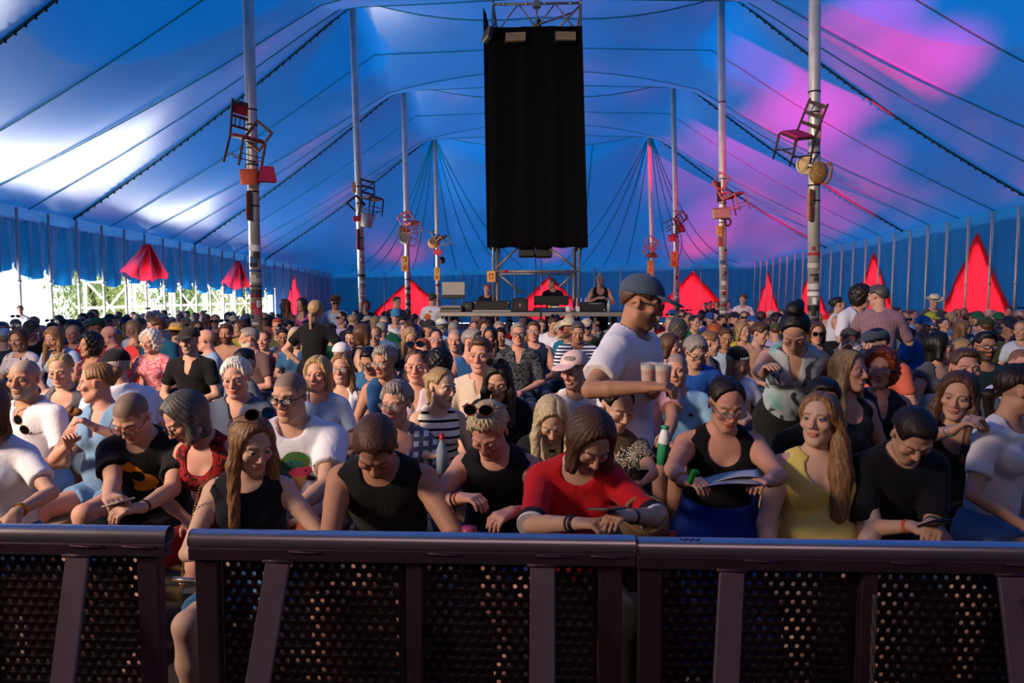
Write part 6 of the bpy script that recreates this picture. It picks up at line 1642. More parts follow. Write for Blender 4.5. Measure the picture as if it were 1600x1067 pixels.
B(766, 511, 30, ('long', 'black'), ('tank', 'scoop', 'black'), -20, 4, 'person in black tank top under the edge of the stage desk', fem=True, skin='t')
B(782, 511, 29, ('short', 'black'), ('short', 'crew', '#2a2024'), -4, 8, 'person in dark brown shirt beside the black tank top', skin='t')
B(757, 500, 24, ('curly', 'brown'), ('short', 'crew', 'brown'), 0, 6, 'person in brown top right under the desk', fem=True)
B(780, 501, 26, ('short', 'grey'), ('short', 'crew', 'lgrey'), 10, 6, 'person in pale grey shirt right under the desk', skin='r')
B(709, 502, 24, ('short', 'grey'), ('short', 'crew', 'dgrey'), 176, 5, 'person in grey shirt facing away below the monitor', byaw=176)
B(690, 500, 25, ('short', 'grey'), ('short', 'crew', 'lblue'), 160, 5, 'person in white straw hat facing away', hat=('brim', '#d9d2c0', 0, '#7fa0b8'), byaw=160)
B(810, 503, 34, ('short', 'grey'), ('half', 'v', '#4a4e54', ('flower', '#15171b')), 2, 2, 'person in dark flowered shirt and round glasses', eyes='glasses', skin='r', d=7.4)
B(834, 501, 36, ('short', 'brown'), ('tank', 'crew', '#17223c'), -4, 2, 'person in navy tank top beside the flowered shirt', eyes='glasses', frame='wire', skin='r')
B(903, 501, 39, ('short', 'dgrey'), ('half', 'crew', '#e4e4ea', ('stripe', '#1c2a52', .95, .5)), 0, 18, 'person in white and navy striped shirt looking down', skin='t', b=1.12)
B(887, 498, 33, ('short', 'brown'), ('short', 'crew', '#10627c'), -66, 4, 'person in teal T-shirt, pale cap and red framed sunglasses', hat=('cap', '#c4b8a0'), beard='brown', eyes='sun', frame='red', skin='t', byaw=-30)
B(878, 501, 29, ('bob', 'pale'), ('short', 'crew', '#d3d3da'), -50, 4, 'person in white top and glasses in profile next to the pale cap', fem=True, eyes='glasses', frame='wire')
B(865, 494, 25, ('short', 'brown'), ('short', 'crew', 'white'), 12, 22, 'person in white T-shirt looking down under the desk edge', eyes='suntop')
B(917, 498, 27, ('short', 'brown'), ('short', 'crew', 'olive'), -12, 6, 'person in beige cap behind the striped shirt', hat=('cap', '#b8a88a'), eyes='sun')
B(890, 491, 24, ('short', 'brown'), ('short', 'crew', 'navy'), 0, 6, 'person with beige cap and dark glasses under the desk middle', hat=('cap', '#b09878'))
B(845, 497, 24, ('short', 'brown'), ('short', 'crew', 'orange'), 20, 10, 'person in mustard T-shirt under the desk middle')
B(997, 508, 31, ('short', 'black'), ('short', 'crew', 'navy'), 30, 6, 'person in navy T-shirt just past the cap brim', skin='t')
B(1017, 503, 29, ('short', 'dark'), ('short', 'crew', 'lilac'), -6, 6, 'person in lilac shirt behind the two beers', fem=True, skin='r')
B(1048, 521, 40, ('bob', 'brown'), ('short', 'scoop', '#c4c8d6'), 56, 6, 'person in white scoop top turned towards the right wall', fem=True, skin='r', byaw=20)
B(1111, 516, 40, ('lowpony', 'lbrown'), ('tank', 'scoop', '#121214'), 70, 12, 'person in black tank top turned sideways behind the blue T-shirt', fem=True, byaw=40)
B(1119, 506, 29, ('bob', 'ginger'), ('short', 'crew', 'dgrey'), 60, 8, 'person in charcoal top turned sideways, near the second right pole', fem=True, byaw=30)
B(1134, 509, 29, ('short', 'brown'), ('short', 'crew', '#9fb4c8'), 0, 22, 'person in pale blue shirt with blue sunglasses pushed up, looking down', eyes='suntop', skin='t')
B(1162, 503, 29, ('bob', 'blond'), ('short', 'crew', '#b7b02a'), 18, 4, 'person in yellow green T-shirt', fem=True)
B(1086, 492, 23, ('bun', 'dark'), ('short', 'v', '#0f5238'), 30, 6, 'person in bottle green top looking sideways', fem=True)
B(1060, 500, 30, ('curly', 'dgrey'), ('short', 'crew', '#2a1e22'), 150, 6, 'person in dark top facing away, sunglasses on the back of the head', byaw=150)
B(1189, 504, 30, ('mop', 'brown'), ('short', 'crew', '#b89078'), 40, 14, 'person in tan top beside the yellow green T-shirt', byaw=20)
B(1276, 503, 35, ('bob', 'brown'), ('short', 'crew', '#161618'), -8, 4, 'person in black top and sunglasses close behind the laughing standing one', fem=True, eyes='sun', skin='r', smile=.6)
B(1294, 491, 27, ('short', 'brown'), ('short', 'crew', '#2a4450'), -60, 2, 'person in dark teal T-shirt with hand to chin and red cap turned back', hat=('cap_back', '#c4161c'), skin='r', armL='chin', byaw=-20)
B(1326, 512, 32, ('short', 'dgrey'), ('short', 'crew', '#5a5f68'), 0, 26, 'person in grey top bent down next to the checked shirt', skin='r')
B(1370, 512, 37, ('short', 'black'), ('short', 'crew', '#c4604a'), -66, 6, 'person in salmon T-shirt and flat cap in profile', hat=('flat', '#39434f'), eyes='glasses', frame='wire', byaw=-30, b=1.1, d=5.9)
B(1470, 519, 43, ('bob', 'black'), ('cap', 'scoop', '#4d5057'), 62, -2, 'person in slate grey top with wire glasses turned to the side', fem=True, eyes='glasses', frame='wire', byaw=18)
B(1541, 517, 43, ('quiff', 'black'), ('short', 'crew', '#14282e'), -10, 3, 'person in dark petrol T-shirt and black glasses', beard='black', eyes='glasses', skin='t', b=1.06)
B(1506, 529, 38, ('long', 'blond'), ('short', 'crew', '#4c4f55'), 30, 10, 'person with blue sunglasses pushed up behind the grey blue T-shirt', fem=True, eyes='suntop')
B(1597, 543, 44, ('buzz', 'brown'), ('short', 'crew', '#b8b4d0'), -10, 4, 'person in lilac T-shirt and wraparound sunglasses at the picture edge', eyes='sun', skin='r', b=1.1)
B(1443, 494, 28, ('short', 'grey'), ('short', 'polo', '#1f5aa0'), 4, 2, 'person in bright blue polo shirt and blue cap', hat=('cap', '#2a5f94'), beard='grey', skin='r', b=1.12, d=8.6)
B(1415, 487, 26, ('none', 'grey'), ('short', 'crew', '#0c0c0e'), 6, 2, 'person in black lettered T-shirt and sunglasses next to the blue polo', eyes='sun', skin='t')
B(1507, 500, 27, ('long', 'lbrown'), ('short', 'crew', '#39262a'), 56, 4, 'person in dark top looking sideways behind the slate grey top', fem=True, skin='r')
B(1476, 496, 23, ('lowpony', 'dark'), ('tank', 'scoop', '#b09a6a'), 2, 2, 'person in ochre tank top behind the blue polo', fem=True)
B(1577, 494, 27, ('short', 'brown'), ('short', 'crew', '#0f1014'), -22, 16, 'person in black T-shirt and navy cap with hand raised', hat=('cap', '#141c2c'), armR='chin', skin='t')
B(1597, 500, 30, ('lowpony', 'lbrown'), ('short', 'crew', '#b6c3d0'), -60, 4, 'person in pale blue top in profile at the picture edge', fem=True, byaw=-20)
B(1540, 496, 28, ('short', 'brown'), ('short', 'crew', 'olive'), 170, 6, 'person in olive cap facing away', hat=('cap', '#33372a'), byaw=170)
B(1529, 488, 22, ('short', 'brown'), ('short', 'crew', '#b6c0cc'), -20, 6, 'person in green cap and pale shirt', hat=('cap', '#1c5a38'))
B(1561, 488, 22, ('short', 'brown'), ('short', 'crew', 'olive'), -30, 6, 'person in green cap and olive shirt', hat=('cap', '#1c5a30'))
B(1455, 488, 22, ('short', 'brown'), ('short', 'crew', '#201a1e'), 10, 4, 'person in yellow green cap with hand to face', hat=('cap', '#a3a82a'), armR='chin')
# ---- people on their feet
B(494, 468, 33, ('lowpony', 'blond'), ('short', 'scoop', '#0b0b0d'), 172, 4, 'standing person in black T-shirt seen from behind, hands at the waist', fem=True, stand=True, byaw=176, d=7.5, arms='hips', hem=-.2, bottom=('trousers', '#15171c'))
B(1372, 444, 33, ('short', 'dgrey'), ('half', 'crew', '#cdbcc8', ('check', '#5c2236', 1.5)), -150, 4, 'standing person in checked short sleeve shirt seen from behind', stand=True, byaw=150, d=8.0, hem=-.25, arms='front', bottom=('trousers', '#24304a'), b=1.08)
B(1347, 446, 30, ('curly', 'dark'), ('half', 'crew', '#d3d2d8', None, {'loose': .012}), 60, 6, 'standing person in printed white T-shirt with black shoulder strap', stand=True, byaw=16, d=8.5, hem=-.2, arms='front', bottom=('trousers', '#20242c'))
B(1311, 463, 24, ('bun', 'dark'), ('tank', 'crew', '#ccd0da'), 78, -6, 'standing person in white tank top looking up at the wall', fem=True, stand=True, byaw=60, d=10.5, hem=-.15, arms='front', bottom=('shorts', '#15151a'))
B(444, 467, 21, ('long', 'ginger'), ('short', 'v', '#3a2a26', ('flower', '#8c6a50')), -40, 4, 'standing person in brown patterned top with long hair over the shoulder', fem=True, stand=True, byaw=-20, hem=-.3, bottom=('skirt', '#3a2a26'))
B(471, 465, 21, ('long', 'dark'), ('tank', 'scoop', '#a4568c'), -30, 4, 'standing person in pink tank top next to the red wall panel', fem=True, stand=True, byaw=-10, hem=-.2, bottom=('trousers', '#22222a'))
B(524, 463, 20, ('short', 'ginger'), ('half', 'crew', '#9fb0c4'), 20, 6, 'standing person in pale shirt and brown brimmed hat', stand=True, hat=('brim', '#4a2416', 0, '#1c0f0a'), beard='ginger', eyes='sun', b=1.12, hem=-.2, bottom=('shorts', '#444444'))
B(571, 470, 17, ('curly', 'red'), ('short', 'crew', '#141a2a'), 10, 4, 'standing person in navy top by the second pole', fem=True, stand=True, hem=-.2, bottom=('trousers', '#181a22'))
B(620, 463, 18, ('short', 'brown'), ('long', 'crew', '#23282c'), 50, 4, 'standing person in dark jacket before the red wall panel', stand=True, byaw=30, hem=-.2, bottom=('trousers', '#181a22'))
B(676, 458, 18, ('short', 'brown'), ('short', 'crew', '#d9d9dc'), 160, 4, 'standing person in grey beanie and white T-shirt with orange dots seen from behind', stand=True, hat=('beanie', '#3c4038'), byaw=165, hem=-.25, bottom=('trousers', '#23262c'))
B(1161, 460, 15, ('mop', 'brown'), ('short', 'crew', '#d8d0cc'), -30, 2, 'standing person in white T-shirt alone before the blue back wall', stand=True, hem=-.2, bottom=('trousers', '#22252c'))
B(1460, 461, 19, ('short', 'brown'), ('short', 'crew', '#45494e'), -10, 14, 'standing person in grey T-shirt and cream straw hat', stand=True, hat=('brim', '#d8c7a0', 0, '#1a1512'), skin='r', hem=-.2, bottom=('shorts', '#333333'))
B(618, 483, 19, ('short', 'brown'), ('short', 'crew', '#d0d3da'), 10, 6, 'person in bright blue cap and white T-shirt', hat=('cap', '#3f7fa8'), d=12)
B(31, 477, 15, ('short', 'dark'), ('half', 'crew', '#d8d8d8'), 30, 6, 'standing person just outside the open tent side', stand=True, hem=-.2, d=15.5, bottom=('trousers', '#333333'), skin='r')
B(1102, 472, 12, ('short', 'dark'), ('short', 'crew', '#151720'), -20, 2, 'standing person in dark top at the back by the red panel', stand=True, hem=-.2, bottom=('trousers', '#151720'))
B(1110, 470, 12, ('short', 'brown'), ('short', 'crew', '#20212b'), -10, 2, 'standing person in blue black top between two others at the back', stand=True, hem=-.2, bottom=('trousers', '#151720'))
B(1120, 467, 13, ('bob', 'dark'), ('short', 'crew', '#241a1c'), -30, 2, 'standing person in red cap at the back beside the second right pole', stand=True, hat=('cap', '#c01818'), hem=-.2, bottom=('trousers', '#151720'), fem=True)
B(1138, 470, 12, ('short', 'dark'), ('short', 'crew', '#b8b4c4'), 0, 2, 'standing person in pale top at the back past the second right pole', stand=True, hem=-.2, bottom=('trousers', '#252730'))
# ---- the crew on the riser behind the desk
RISER = 0.40
def crew(u, v, d, hair, top, hy, hp, label, **kw):
    o, root, parts = place(u, v, d, label, hair=hair, top=top, hy=hy, hp=hp, stand=True, tier='B', ztop=False, hem=-.2, **kw)
    C = o['J']['C']; zt = C[2] + .118
    w = at(u, v, d); root.location.z = RISER
    return o, root, parts
crew(938, 424, 14.9, ('topbun', 'grey'), ('tank', 'scoop', '#08080a'), -6, 26, 'crew person in black tank top working at the desk', bottom=('trousers', '#111116'), arms='front', skin='t', T=.5)
crew(862, 432, 16.0, ('short', 'dgrey'), ('short', 'crew', '#0b0b0d'), -70, 4, 'crew person in black T-shirt looking aside behind the mixing desk', bottom=('trousers', '#111116'), arms='front', skin='r', s=.97)
crew(761, 446, 16.0, ('short', 'ginger'), ('short', 'crew', '#15151c'), 0, 6, 'crew person of whom only the head shows over the black case', bottom=('trousers', '#111116'), arms='stand', skin='r', s=.88)
# ---- the far rows: seated people whose faces are a dozen pixels high
FAR = [(1050, 484, 17), (1046, 495, 22), (1066, 483, 18), (1075, 488, 20), (1094, 489, 19), (1109, 489, 20), (1118, 489, 19), (1128, 492, 22), (1148, 488, 19), (1163, 486, 19), (1176, 494, 21), (1189, 486, 19), (1027, 489, 18),
       (1496, 482, 18), (1506, 481, 16), (1545, 482, 16), (1577, 479, 17), (1594, 484, 18), (1403, 480, 16), (1428, 484, 17), (1402, 492, 20), (1488, 488, 19), (1515, 489, 20), (1550, 492, 20), (1470, 484, 17), (1590, 494, 20),
       (305, 488, 19), (321, 490, 21), (336, 491, 22), (281, 490, 20), (290, 497, 22), (307, 501, 25), (364, 494, 22), (384, 492, 21), (374, 501, 26), (250, 489, 19), (257, 493, 21), (267, 494, 19), (233, 485, 19), (221, 496, 24),
       (172, 490, 22), (165, 495, 23), (197, 496, 24), (183, 493, 21), (129, 489, 24), (138, 499, 25), (112, 498, 24), (97, 498, 24), (92, 493, 20), (52, 494, 22), (24, 498, 25), (66, 507, 26), (81, 503, 25), (3, 502, 26), (118, 502, 26),
       (552, 491, 22), (533, 486, 20), (587, 494, 20), (574, 494, 20), (602, 487, 19), (628, 488, 18), (648, 490, 18), (656, 493, 18), (630, 494, 21), (740, 501, 24), (413, 488, 20), (424, 494, 20), (452, 500, 22), (480, 500, 22),
       (517, 506, 24), (600, 494, 20), (540, 496, 20), (1205, 486, 18), (1215, 490, 20), (1222, 484, 17), (1302, 484, 17), (1320, 490, 18), (1332, 492, 18), (1203, 497, 24), (1212, 505, 26), (1392, 488, 17), (1386, 497, 22)]
r = random.Random(11)
for k in range(70):      # rows too far off to be told apart one by one
    u = r.choice([r.uniform(5, 660), r.uniform(1010, 1598), r.uniform(20, 420), r.uniform(1160, 1598)]); FAR.append((u, r.uniform(483, 491), r.uniform(12.5, 16)))
for k in range(16): FAR.append((r.uniform(690, 960), r.uniform(489, 497), r.uniform(15, 19)))
CN = list(TOPC.items())
far_used = []
HAIRS = [('short', 'brown'), ('short', 'dark'), ('short', 'grey'), ('bob', 'blond'), ('bob', 'brown'), ('lowpony', 'dark'), ('lowpony', 'lbrown'), ('balding', 'grey'), ('curly', 'dark'), ('short', 'blond'), ('bun', 'brown'), ('short', 'black')]
names = {'lblue': 'light blue', 'dgrey': 'charcoal', 'lgrey': 'pale grey', 'yellow': 'yellow'}
caps = [('navy', '#1a2338'), ('beige', '#b8a78a'), ('blue', '#234f8e'), ('olive', '#43472f'), ('grey', '#70747a'), ('white', '#d0ccc8'), ('red', '#b01a1c'), ('black', '#0e0e12')]
def zone(u):
    for lim, nm in ((110, 'before the bright open side'), (230, 'before the first red curtain'), (400, 'before the garden fence'), (520, 'between the first two poles'), (690, 'below the red back panel'), (960, 'under the stage desk'), (1130, 'below the sunlit red panel'),
                    (1290, 'around the nearest white pole'), (1410, 'behind the checked shirt'), (1600, 'below the big red side panel')):
        if u < lim: return nm
    return 'below the big red side panel'
far_labels = set()
def attire(u, h):
    fem = r.random() < .45
    hs_ = [q for q in HAIRS if (q[0] in ('bob', 'lowpony', 'bun')) == fem]
    hair = r.choice(hs_); cn, cc = r.choice(CN); hat = None; face = r.choice([0, 0, 0, -40, 40, 165])
    hy = {0: r.choice([-15, 0, 15])}.get(face, face)
    sl = 'tank' if fem and r.random() < .4 else 'short'
    if h > 14 and r.random() < .28 and not fem: hat = r.choice(caps)
    eyes = r.choice([None, None, None, 'sun', 'suntop']) if h > 17 else None
    far_ = h < 16.2
    lab = 'far off person in %s %s%s %s' % (names.get(cn, cn), 'tank top' if sl == 'tank' else 'T-shirt', ' and %s cap' % hat[0] if hat else '', zone(u))
    grp = 'far seated listeners in %s %s%s %s' % (names.get(cn, cn), sl, ' cap ' + hat[0] if hat else '', zone(u))
    return fem, hair, cn, cc, hat, face, hy, sl, eyes, lab, grp
for i, (u, v, h) in enumerate(sorted(FAR, key=lambda q: -q[2])):
    d = float(np.clip(FPX * .235 / h, 330 / (v - 460), 560 / (v - 460))); d = settle(u, v, min(d, 26), (300, 590))
    if any(abs(u - a) < 5 and abs(v - b) < 4 for a, b in far_used): u += 7
    far_used.append((u, v))
    if abs(at(u, v, d)[0]) > 11.3: continue
    for tr_ in range(40):
        fem, hair, cn, cc, hat, face, hy, sl, eyes, lab, grp = attire(u, h)
        if lab not in far_labels: break
    far_labels.add(lab)
    kw = {}
    if hat: kw['hat'] = ('cap', hat[1])
    if eyes: kw['eyes'] = eyes
    pit = r.choice([0, 0, 15])
    place(u, v, d, lab, fem=fem, hair=hair, top=(sl, 'crew', cn), hy=hy, hp=pit, byaw=165 if face == 165 else 0, tier='C', key=('C', fem, hy, pit, sl), group=grp, ztop=False, bottom=('shorts', '#30343c'), skin=r.choice('lmrmt'), arms='lap', **kw)
    o, root, parts, _ = PEOPLE[-1]
    J = o['J']; root.location.z = float(at(u, v, d)[2] - (J['C'][2] + .118 * o['s'] + .01))
# ------------------------------------------------------------------ what people hold and wear, bags, bottles, benches
def wrist(q, k):
    o = q[0]; J = o['J']; return o['fwd'](J['W' + k]), o['fwd'](J['W' + k] + J['f' + k] * .08 * o['s'])
PHB = mat('phone_black', '#101014', .25); PHS = mat('phone_screen_dark', '#1c2026', .1)
def phone(c, label, rot, M=None, size=(.075, .15, .009), screen=PHS):
    e = empty('phone', c, 0, label, 'phone'); e.rotation_euler = [math.radians(x) for x in rot]
    MB().box((0, 0, 0), size, None, .004).build('phone_case', M or PHB, e); MB().box((0, 0, size[2] / 2 + .0004), (size[0] * .92, size[1] * .94, .001)).build('screen', screen, e)
    MB().box((size[0] * .28, size[1] * .36, -size[2] / 2 - .001), (.022, .03, .003), None, .001).build('camera_bump', PHB, e)
    return e
def between(q, f=.5, up_=.035, k1='L', k2='R'):
    a = wrist(q, k1)[1]; b = wrist(q, k2)[1]; return a * f + b * (1 - f) + np.array((0, 0, up_))
phone(between(h4, .5, .012), 'phone in pale ridged case held low by the black creature print T-shirt', (-18, 0, 60), mat('pale_case', '#a09a8c', .5))
e = phone(between(h13, .5, .04), 'phone with ring grip held by the red T-shirt', (-16, 0, 20), mat('bronze_case', '#6a5a50', .4))
mb = MB(); mb.tube([(.015 * math.cos(a), .015 * math.sin(a) - .03, -.008) for a in np.linspace(0, 6.28, 13)[:-1]], .0025, 6, closed=True); mb.build('ring_grip', CLAMP, e)
phone(between(h17, .5, .03), 'dark phone between the hands of the bent black T-shirt child', (-30, 0, 8))
phone(between(h12, .5, .03) + np.array((0, -.07, 0)), 'green phone held by the child with loose hair', (-45, 0, 0), mat('green_case', '#2c6a38', .4))
phone(between(h14, .5, .035), 'dark phone held low by the palm leaf shirt', (-40, 0, 20))
# beers
def cup(c, label, tilt=0):
    e = empty('beer_cup', c, 0, label, 'cup', 'beers carried by the standing cap wearer')
    g = bpy.data.materials.get('cup_plastic')
    if not g:
        g = bpy.data.materials.new('cup_plastic'); g.use_nodes = True; b = g.node_tree.nodes['Principled BSDF']; b.inputs['Alpha'].default_value = .25; b.inputs['Roughness'].default_value = .1; b.inputs['Base Color'].default_value = (.9, .9, .9, 1)
    mb = MB(); mb.lathe([(.029, 0), (.037, .115), (.039, .118), (.0375, .118), (.0285, .004)], n=20); mb.build('cup_wall', g, e)
    mb = MB(); mb.lathe([(.001, .003), (.0282, .003), (.0345, .085), (.001, .085)], n=20); mb.build('beer', mat('beer', '#c06a1a', .15), e)
    mb = MB(); mb.lathe([(.0346, .085), (.0362, .105), (.001, .108)], n=20); mb.build('foam', mat('foam', '#d8ccbc', .9), e)
p = at(1013, 607, 3.2); cup(p, 'beer cup nearer the white T-shirt of the standing cap wearer'); cup(at(1036, 609, 3.1), 'beer cup farther out in the carrying hand')
# papers and green clip
def sheet(pts, label, M):
    e = empty('paper_sheet', np.mean(pts, 0), 0, label, 'paper'); c = np.mean(pts, 0); P = np.array(pts) - c; V = []; n = 8
    for i in range(n + 1):
        for j in range(n + 1):
            s, t = i / n, j / n; q = (P[0] * (1 - s) + P[1] * s) * (1 - t) + (P[3] * (1 - s) + P[2] * s) * t; V.append(q + np.array((0, 0, .010 * math.sin(math.pi * s))))
    F = np.array([(i * (n + 1) + j, (i + 1) * (n + 1) + j, (i + 1) * (n + 1) + j + 1, i * (n + 1) + j + 1) for i in range(n) for j in range(n)])
    o = obj('sheet', quickmesh('sheet', V, F), M, e); so = o.modifiers.new('t', 'SOLIDIFY'); so.thickness = .0012
sheet([at(1090, 762, 2.66), at(1190, 757, 2.66), at(1184, 733, 2.84), at(1096, 748, 2.84)], 'printed paper sheet held by the black tank top reader', mat('paper_grey', '#9aa0aa', .8, noise=.12, scale=60))
sheet([at(1120, 752, 2.70), at(1186, 745, 2.70), at(1183, 734, 2.80), at(1122, 746, 2.82)], 'smaller paler sheet lying on the first paper', mat('paper_white', '#c8c6c8', .8))
e = empty('green_clip', at(1081, 746, 2.62), 0, 'green plastic clip held against the paper', 'clip'); e.rotation_euler = (.3, .2, .2); MB().box((0, 0, 0), (.018, .02, .055), None, .004).build('clip_jaw', mat('green_plastic', '#0d7a2e', .4), e); MB().box((.004, -.004, .028), (.028, .022, .014), None, .004).build('clip_head', mat('green_plastic', '#0d7a2e', .4), e)
# reusable bottle
e = empty('water_bottle', at(1034, 725, 4.35), 0, 'green and white reusable bottle held by the pink shirt', 'bottle'); e.rotation_euler = (0, .08, 0); q = 4.35 / FPX
mb = MB(); mb.lathe([(.001, 0), (.034, .0), (.036, .13)], n=18); mb.build('bottle_base', mat('mint_green', '#2f8a5c', .5), e); mb = MB(); mb.lathe([(.036, .131), (.034, .175), (.022, .215), (.018, .22)], n=18); mb.build('bottle_top', mat('bottle_white', '#c9ccd2', .4), e); mb = MB(); mb.lathe([(.020, .218), (.026, .236), (.028, .24), (.001, .24)], n=18); mb.build('bottle_lid', mat('mint_lid', '#3f9a78', .5), e)
w1 = wrist(h10, 'R')[1]; bottle(w1 - np.array((0, .03, .09)), 'clear drink bottle with red cap in the striped child\'s hand', mat('clear_pet', '#8fa0ac', .15), mat('red_cap', '#b01820', .4), .2, .03)
bottle(at(1050, 822, 2.62) - np.array((0, 0, .275)), 'bottle with red cap wedged beside the blue skirt above the barrier rail', mat('dark_pet', '#2a2424', .2), mat('red_cap', '#b01820', .4), .25, .035)
bottle(at(733, 824, 2.42) - np.array((0, 0, .235)), 'black flask with pink spout standing on the lap of the blue skirt', mat('flask_black', '#0c0c0e', .3), mat('pink_spout', '#a8405c', .4), .24, .042, .02, .5)
# snack, red fan, sunglasses on the collar
e = empty('snack', wrist(h2, 'L')[1] + np.array((-.02, -.02, .05)), 0, 'half eaten bread snack in the raised hand of the denim overalls', 'food'); mb = MB(); mb.sphere((0, 0, 0), .035, 12, 8, (1.1, .5, .7)); mb.sphere((-.02, -.005, .012), .022, 10, 6); mb.build('crust', mat('baked_crust', '#7a4a22', .8, noise=.2, scale=60), e)
e = empty('hand_fan', at(204, 553, 6.35), 0, 'red paper hand fan held before the red tank top', 'fan'); mb = MB(); c_ = [(0, 0, -.07)] + [(.095 * math.sin(a), 0, -.07 + .15 * math.cos(a)) for a in np.linspace(-1.1, 1.1, 14)]; mb.poly(c_, .008, off=(0, .008, 0)); mb.build('fan_leaf', mat('red_paper', '#a8141c', .7), e); mb = MB(); mb.tube([(0, .004, -.07), (0, .004, -.14)], .008, 6); mb.build('fan_handle', WOODS['tan'], e)
sg = empty('sunglasses', at(33, 664, 3.80), 0, 'dark sunglasses hooked into the white polo collar', 'sunglasses'); sg.rotation_euler = (math.radians(8), math.radians(62), math.radians(10))
fm, lm = eyewear('sunglasses', 14); MO = Matrix.Translation((0, .10, -.005)); o1 = obj('sunglass_frame', fm, mat('spectacle_frame_tort', '#6a3416', .3), sg); o1.matrix_local = MO; o2 = obj('lens', lm, LENS_DARK, o1)
# prints on shirts
inks = {k: mat('print_' + k, c, .8) for k, c in {'orange': '#c9821c', 'black': '#14100c', 'green': '#2f6a2c', 'teal': '#1f5a5c', 'pink': '#c03a62', 'cone': '#9a6a4a', 'red': '#b02020', 'ink': '#1c2b22', 'tan': '#8a6038', 'white': '#c8c8cc', 'dot': '#d0601c'}.items()}
def ell(x, z, cx, cz, a, b, rot=0): c, s = math.cos(rot), math.sin(rot); X, Z = x - cx, z - cz; u_, w_ = X * c + Z * s, -X * s + Z * c; return (u_ / a) ** 2 + (w_ / b) ** 2 < 1
def frog(x, z):
    z += .175; x -= .03
    if ell(x, z, .045, .006, .006, .006) or ell(x, z, -.02, .045, .006, .006): return 1
    if ell(x, z, .02, .0, .055, .024, .1) or ell(x, z, .052, .008, .028, .02): return 2
    if ell(x, z, -.012, .035, .048, .028, .1) or ell(x, z, -.03, .0, .02, .03): return 3
    if ell(x, z, .0, .05, .066, .052) and z > .02 or (ell(x, z, -.055, .02, .03, .065, -.4)): return 5 if math.sin(x * 260) * math.sin(z * 240) > .8 else 0
    if z < -.018 and z > -.105 and abs(x - .015) < (.105 + z) * .42: return 4
    if ell(x, z, .055, -.03, .035, .012, -.4): return 1
    return -1
def creature(x, z):
    z += .125
    if ell(x, z, .035, -.03, .062, .045, -.3) and not ell(x, z, .01, -.0, .035, .03): return 0
    if ell(x, z, .0, .035, .045, .020, -.55) and not ell(x, z, .01, .015, .03, .014): return 0
    if ell(x, z, -.03, .058, .03, .016, -.3) or ell(x, z, .02, -.068, .05, .022) or ell(x, z, .062, -.055, .02, .03, .4): return 0
    return -1
decal(h7[0], h7[2], frog, [inks[k] for k in ('green', 'black', 'pink', 'teal', 'cone', 'red')], -.08, .16, -.30, -.05, .004)
decal(h4[0], h4[2], creature, [inks['orange']], -.08, .12, -.25, -.03, .004)
decal(h1[0], h1[2], lambda x, z: 0 if ell(x, z, .078, -.135, .013, .0035, .15) or ell(x, z, .090, -.132, .005, .006) or ell(x, z, .066, -.131, .006, .0022, .7) else -1, [inks['ink']], .05, .11, -.16, -.11, .002, name='emblem')
decal(m10[0], m10[2], lambda x, z: 0 if abs(x - .09) < .017 and abs(z + .12) < .009 else -1, [inks['black']], .05, .13, -.15, -.09, .004, name='badge')
for o, root, parts, d in list(PEOPLE):
    L = root['label']
    if 'printed white T-shirt' in L: decal(o, parts, lambda x, z: 0 if (ell(x, z, .0, -.17, .055, .05) and math.sin(90 * x) * math.sin(80 * z) > -.4) else (1 if ell(x, z, .02, -.14, .045, .05) else -1), [inks['tan'], inks['black']], -.08, .1, -.26, -.06, .008)
    if 'bright blue printed' in L:
        def letters(x, z): return 0 if (any(ell(x, z, cx, cz, .024, .024) and not ell(x, z, cx, cz, .012, .012) for cx in (-.08, -.02, .04) for cz in (-.17, -.25)) or any(abs(x - cx - .025) < .005 and -.03 < z - cz < .02 for cx in (-.08, .04) for cz in (-.17, -.25))) else -1
        decal(o, parts, letters, [mat('print_navy', '#0e2450', .8)], -.12, .1, -.30, -.12, .006, name='lettering')
    if 'black lettered' in L: decal(o, parts, lambda x, z: 0 if ((abs(z + .18) < .035) and (abs(abs(x + .05) - (.02 - (z + .18) * .4) * .6) < .006 or abs(abs(x - .05) - (.015 + (z + .18) * .4)) < .006)) else -1, [inks['white']], -.1, .1, -.24, -.12, .006, name='lettering')
    if 'crew person in black tank' in L: decal(o, parts, lambda x, z: 0 if abs(z + .17) < .012 and x > -.01 and x < .07 else -1, [inks['white']], -.03, .09, -.2, -.14, .008, name='lettering')
# dots on the back of the beanie wearer's shirt lie on the far side of the chest frame; small discs are sewn on instead
for o, root, parts, d in PEOPLE:
    if 'grey beanie' in root['label']:
        J = o['J']
        for (x, z, r0) in ((.03, -.18, .07), (.05, -.36, .05), (-.02, -.07, .025)):
            mb = MB(); mb.lathe([(.001, .0), (r0, .0), (r0, -.01), (.001, -.01)], n=14, R=rotx(math.pi / 2)); ob = mb.build('print', inks['dot'], parts['top']); c = J['N'] + np.array((x, .145, z)); ob.location = c
    if 'black shoulder strap' in root['label']:
        J = o['J']; mb = MB(); mb.tube([J['SR'] + np.array((.05, -.03, .07)), J['N'] + np.array((0, -.135, -.12)), J['W'] + np.array((.14, -.10, .03))], .016, 6); mb.build('shoulder_strap', STRAP, root)
    if 'black headscarf' in root['label']:
        mb = MB(); J = o['J']
        for k in range(4): mb.box((-.03 + .018 * k, -.094 + .004 * abs(k - 1.5), .075 + .002 * k), (.010, .006, .018), rotx(-.5))
        ob = mb.build('lettering', inks['white'], parts['hat'])
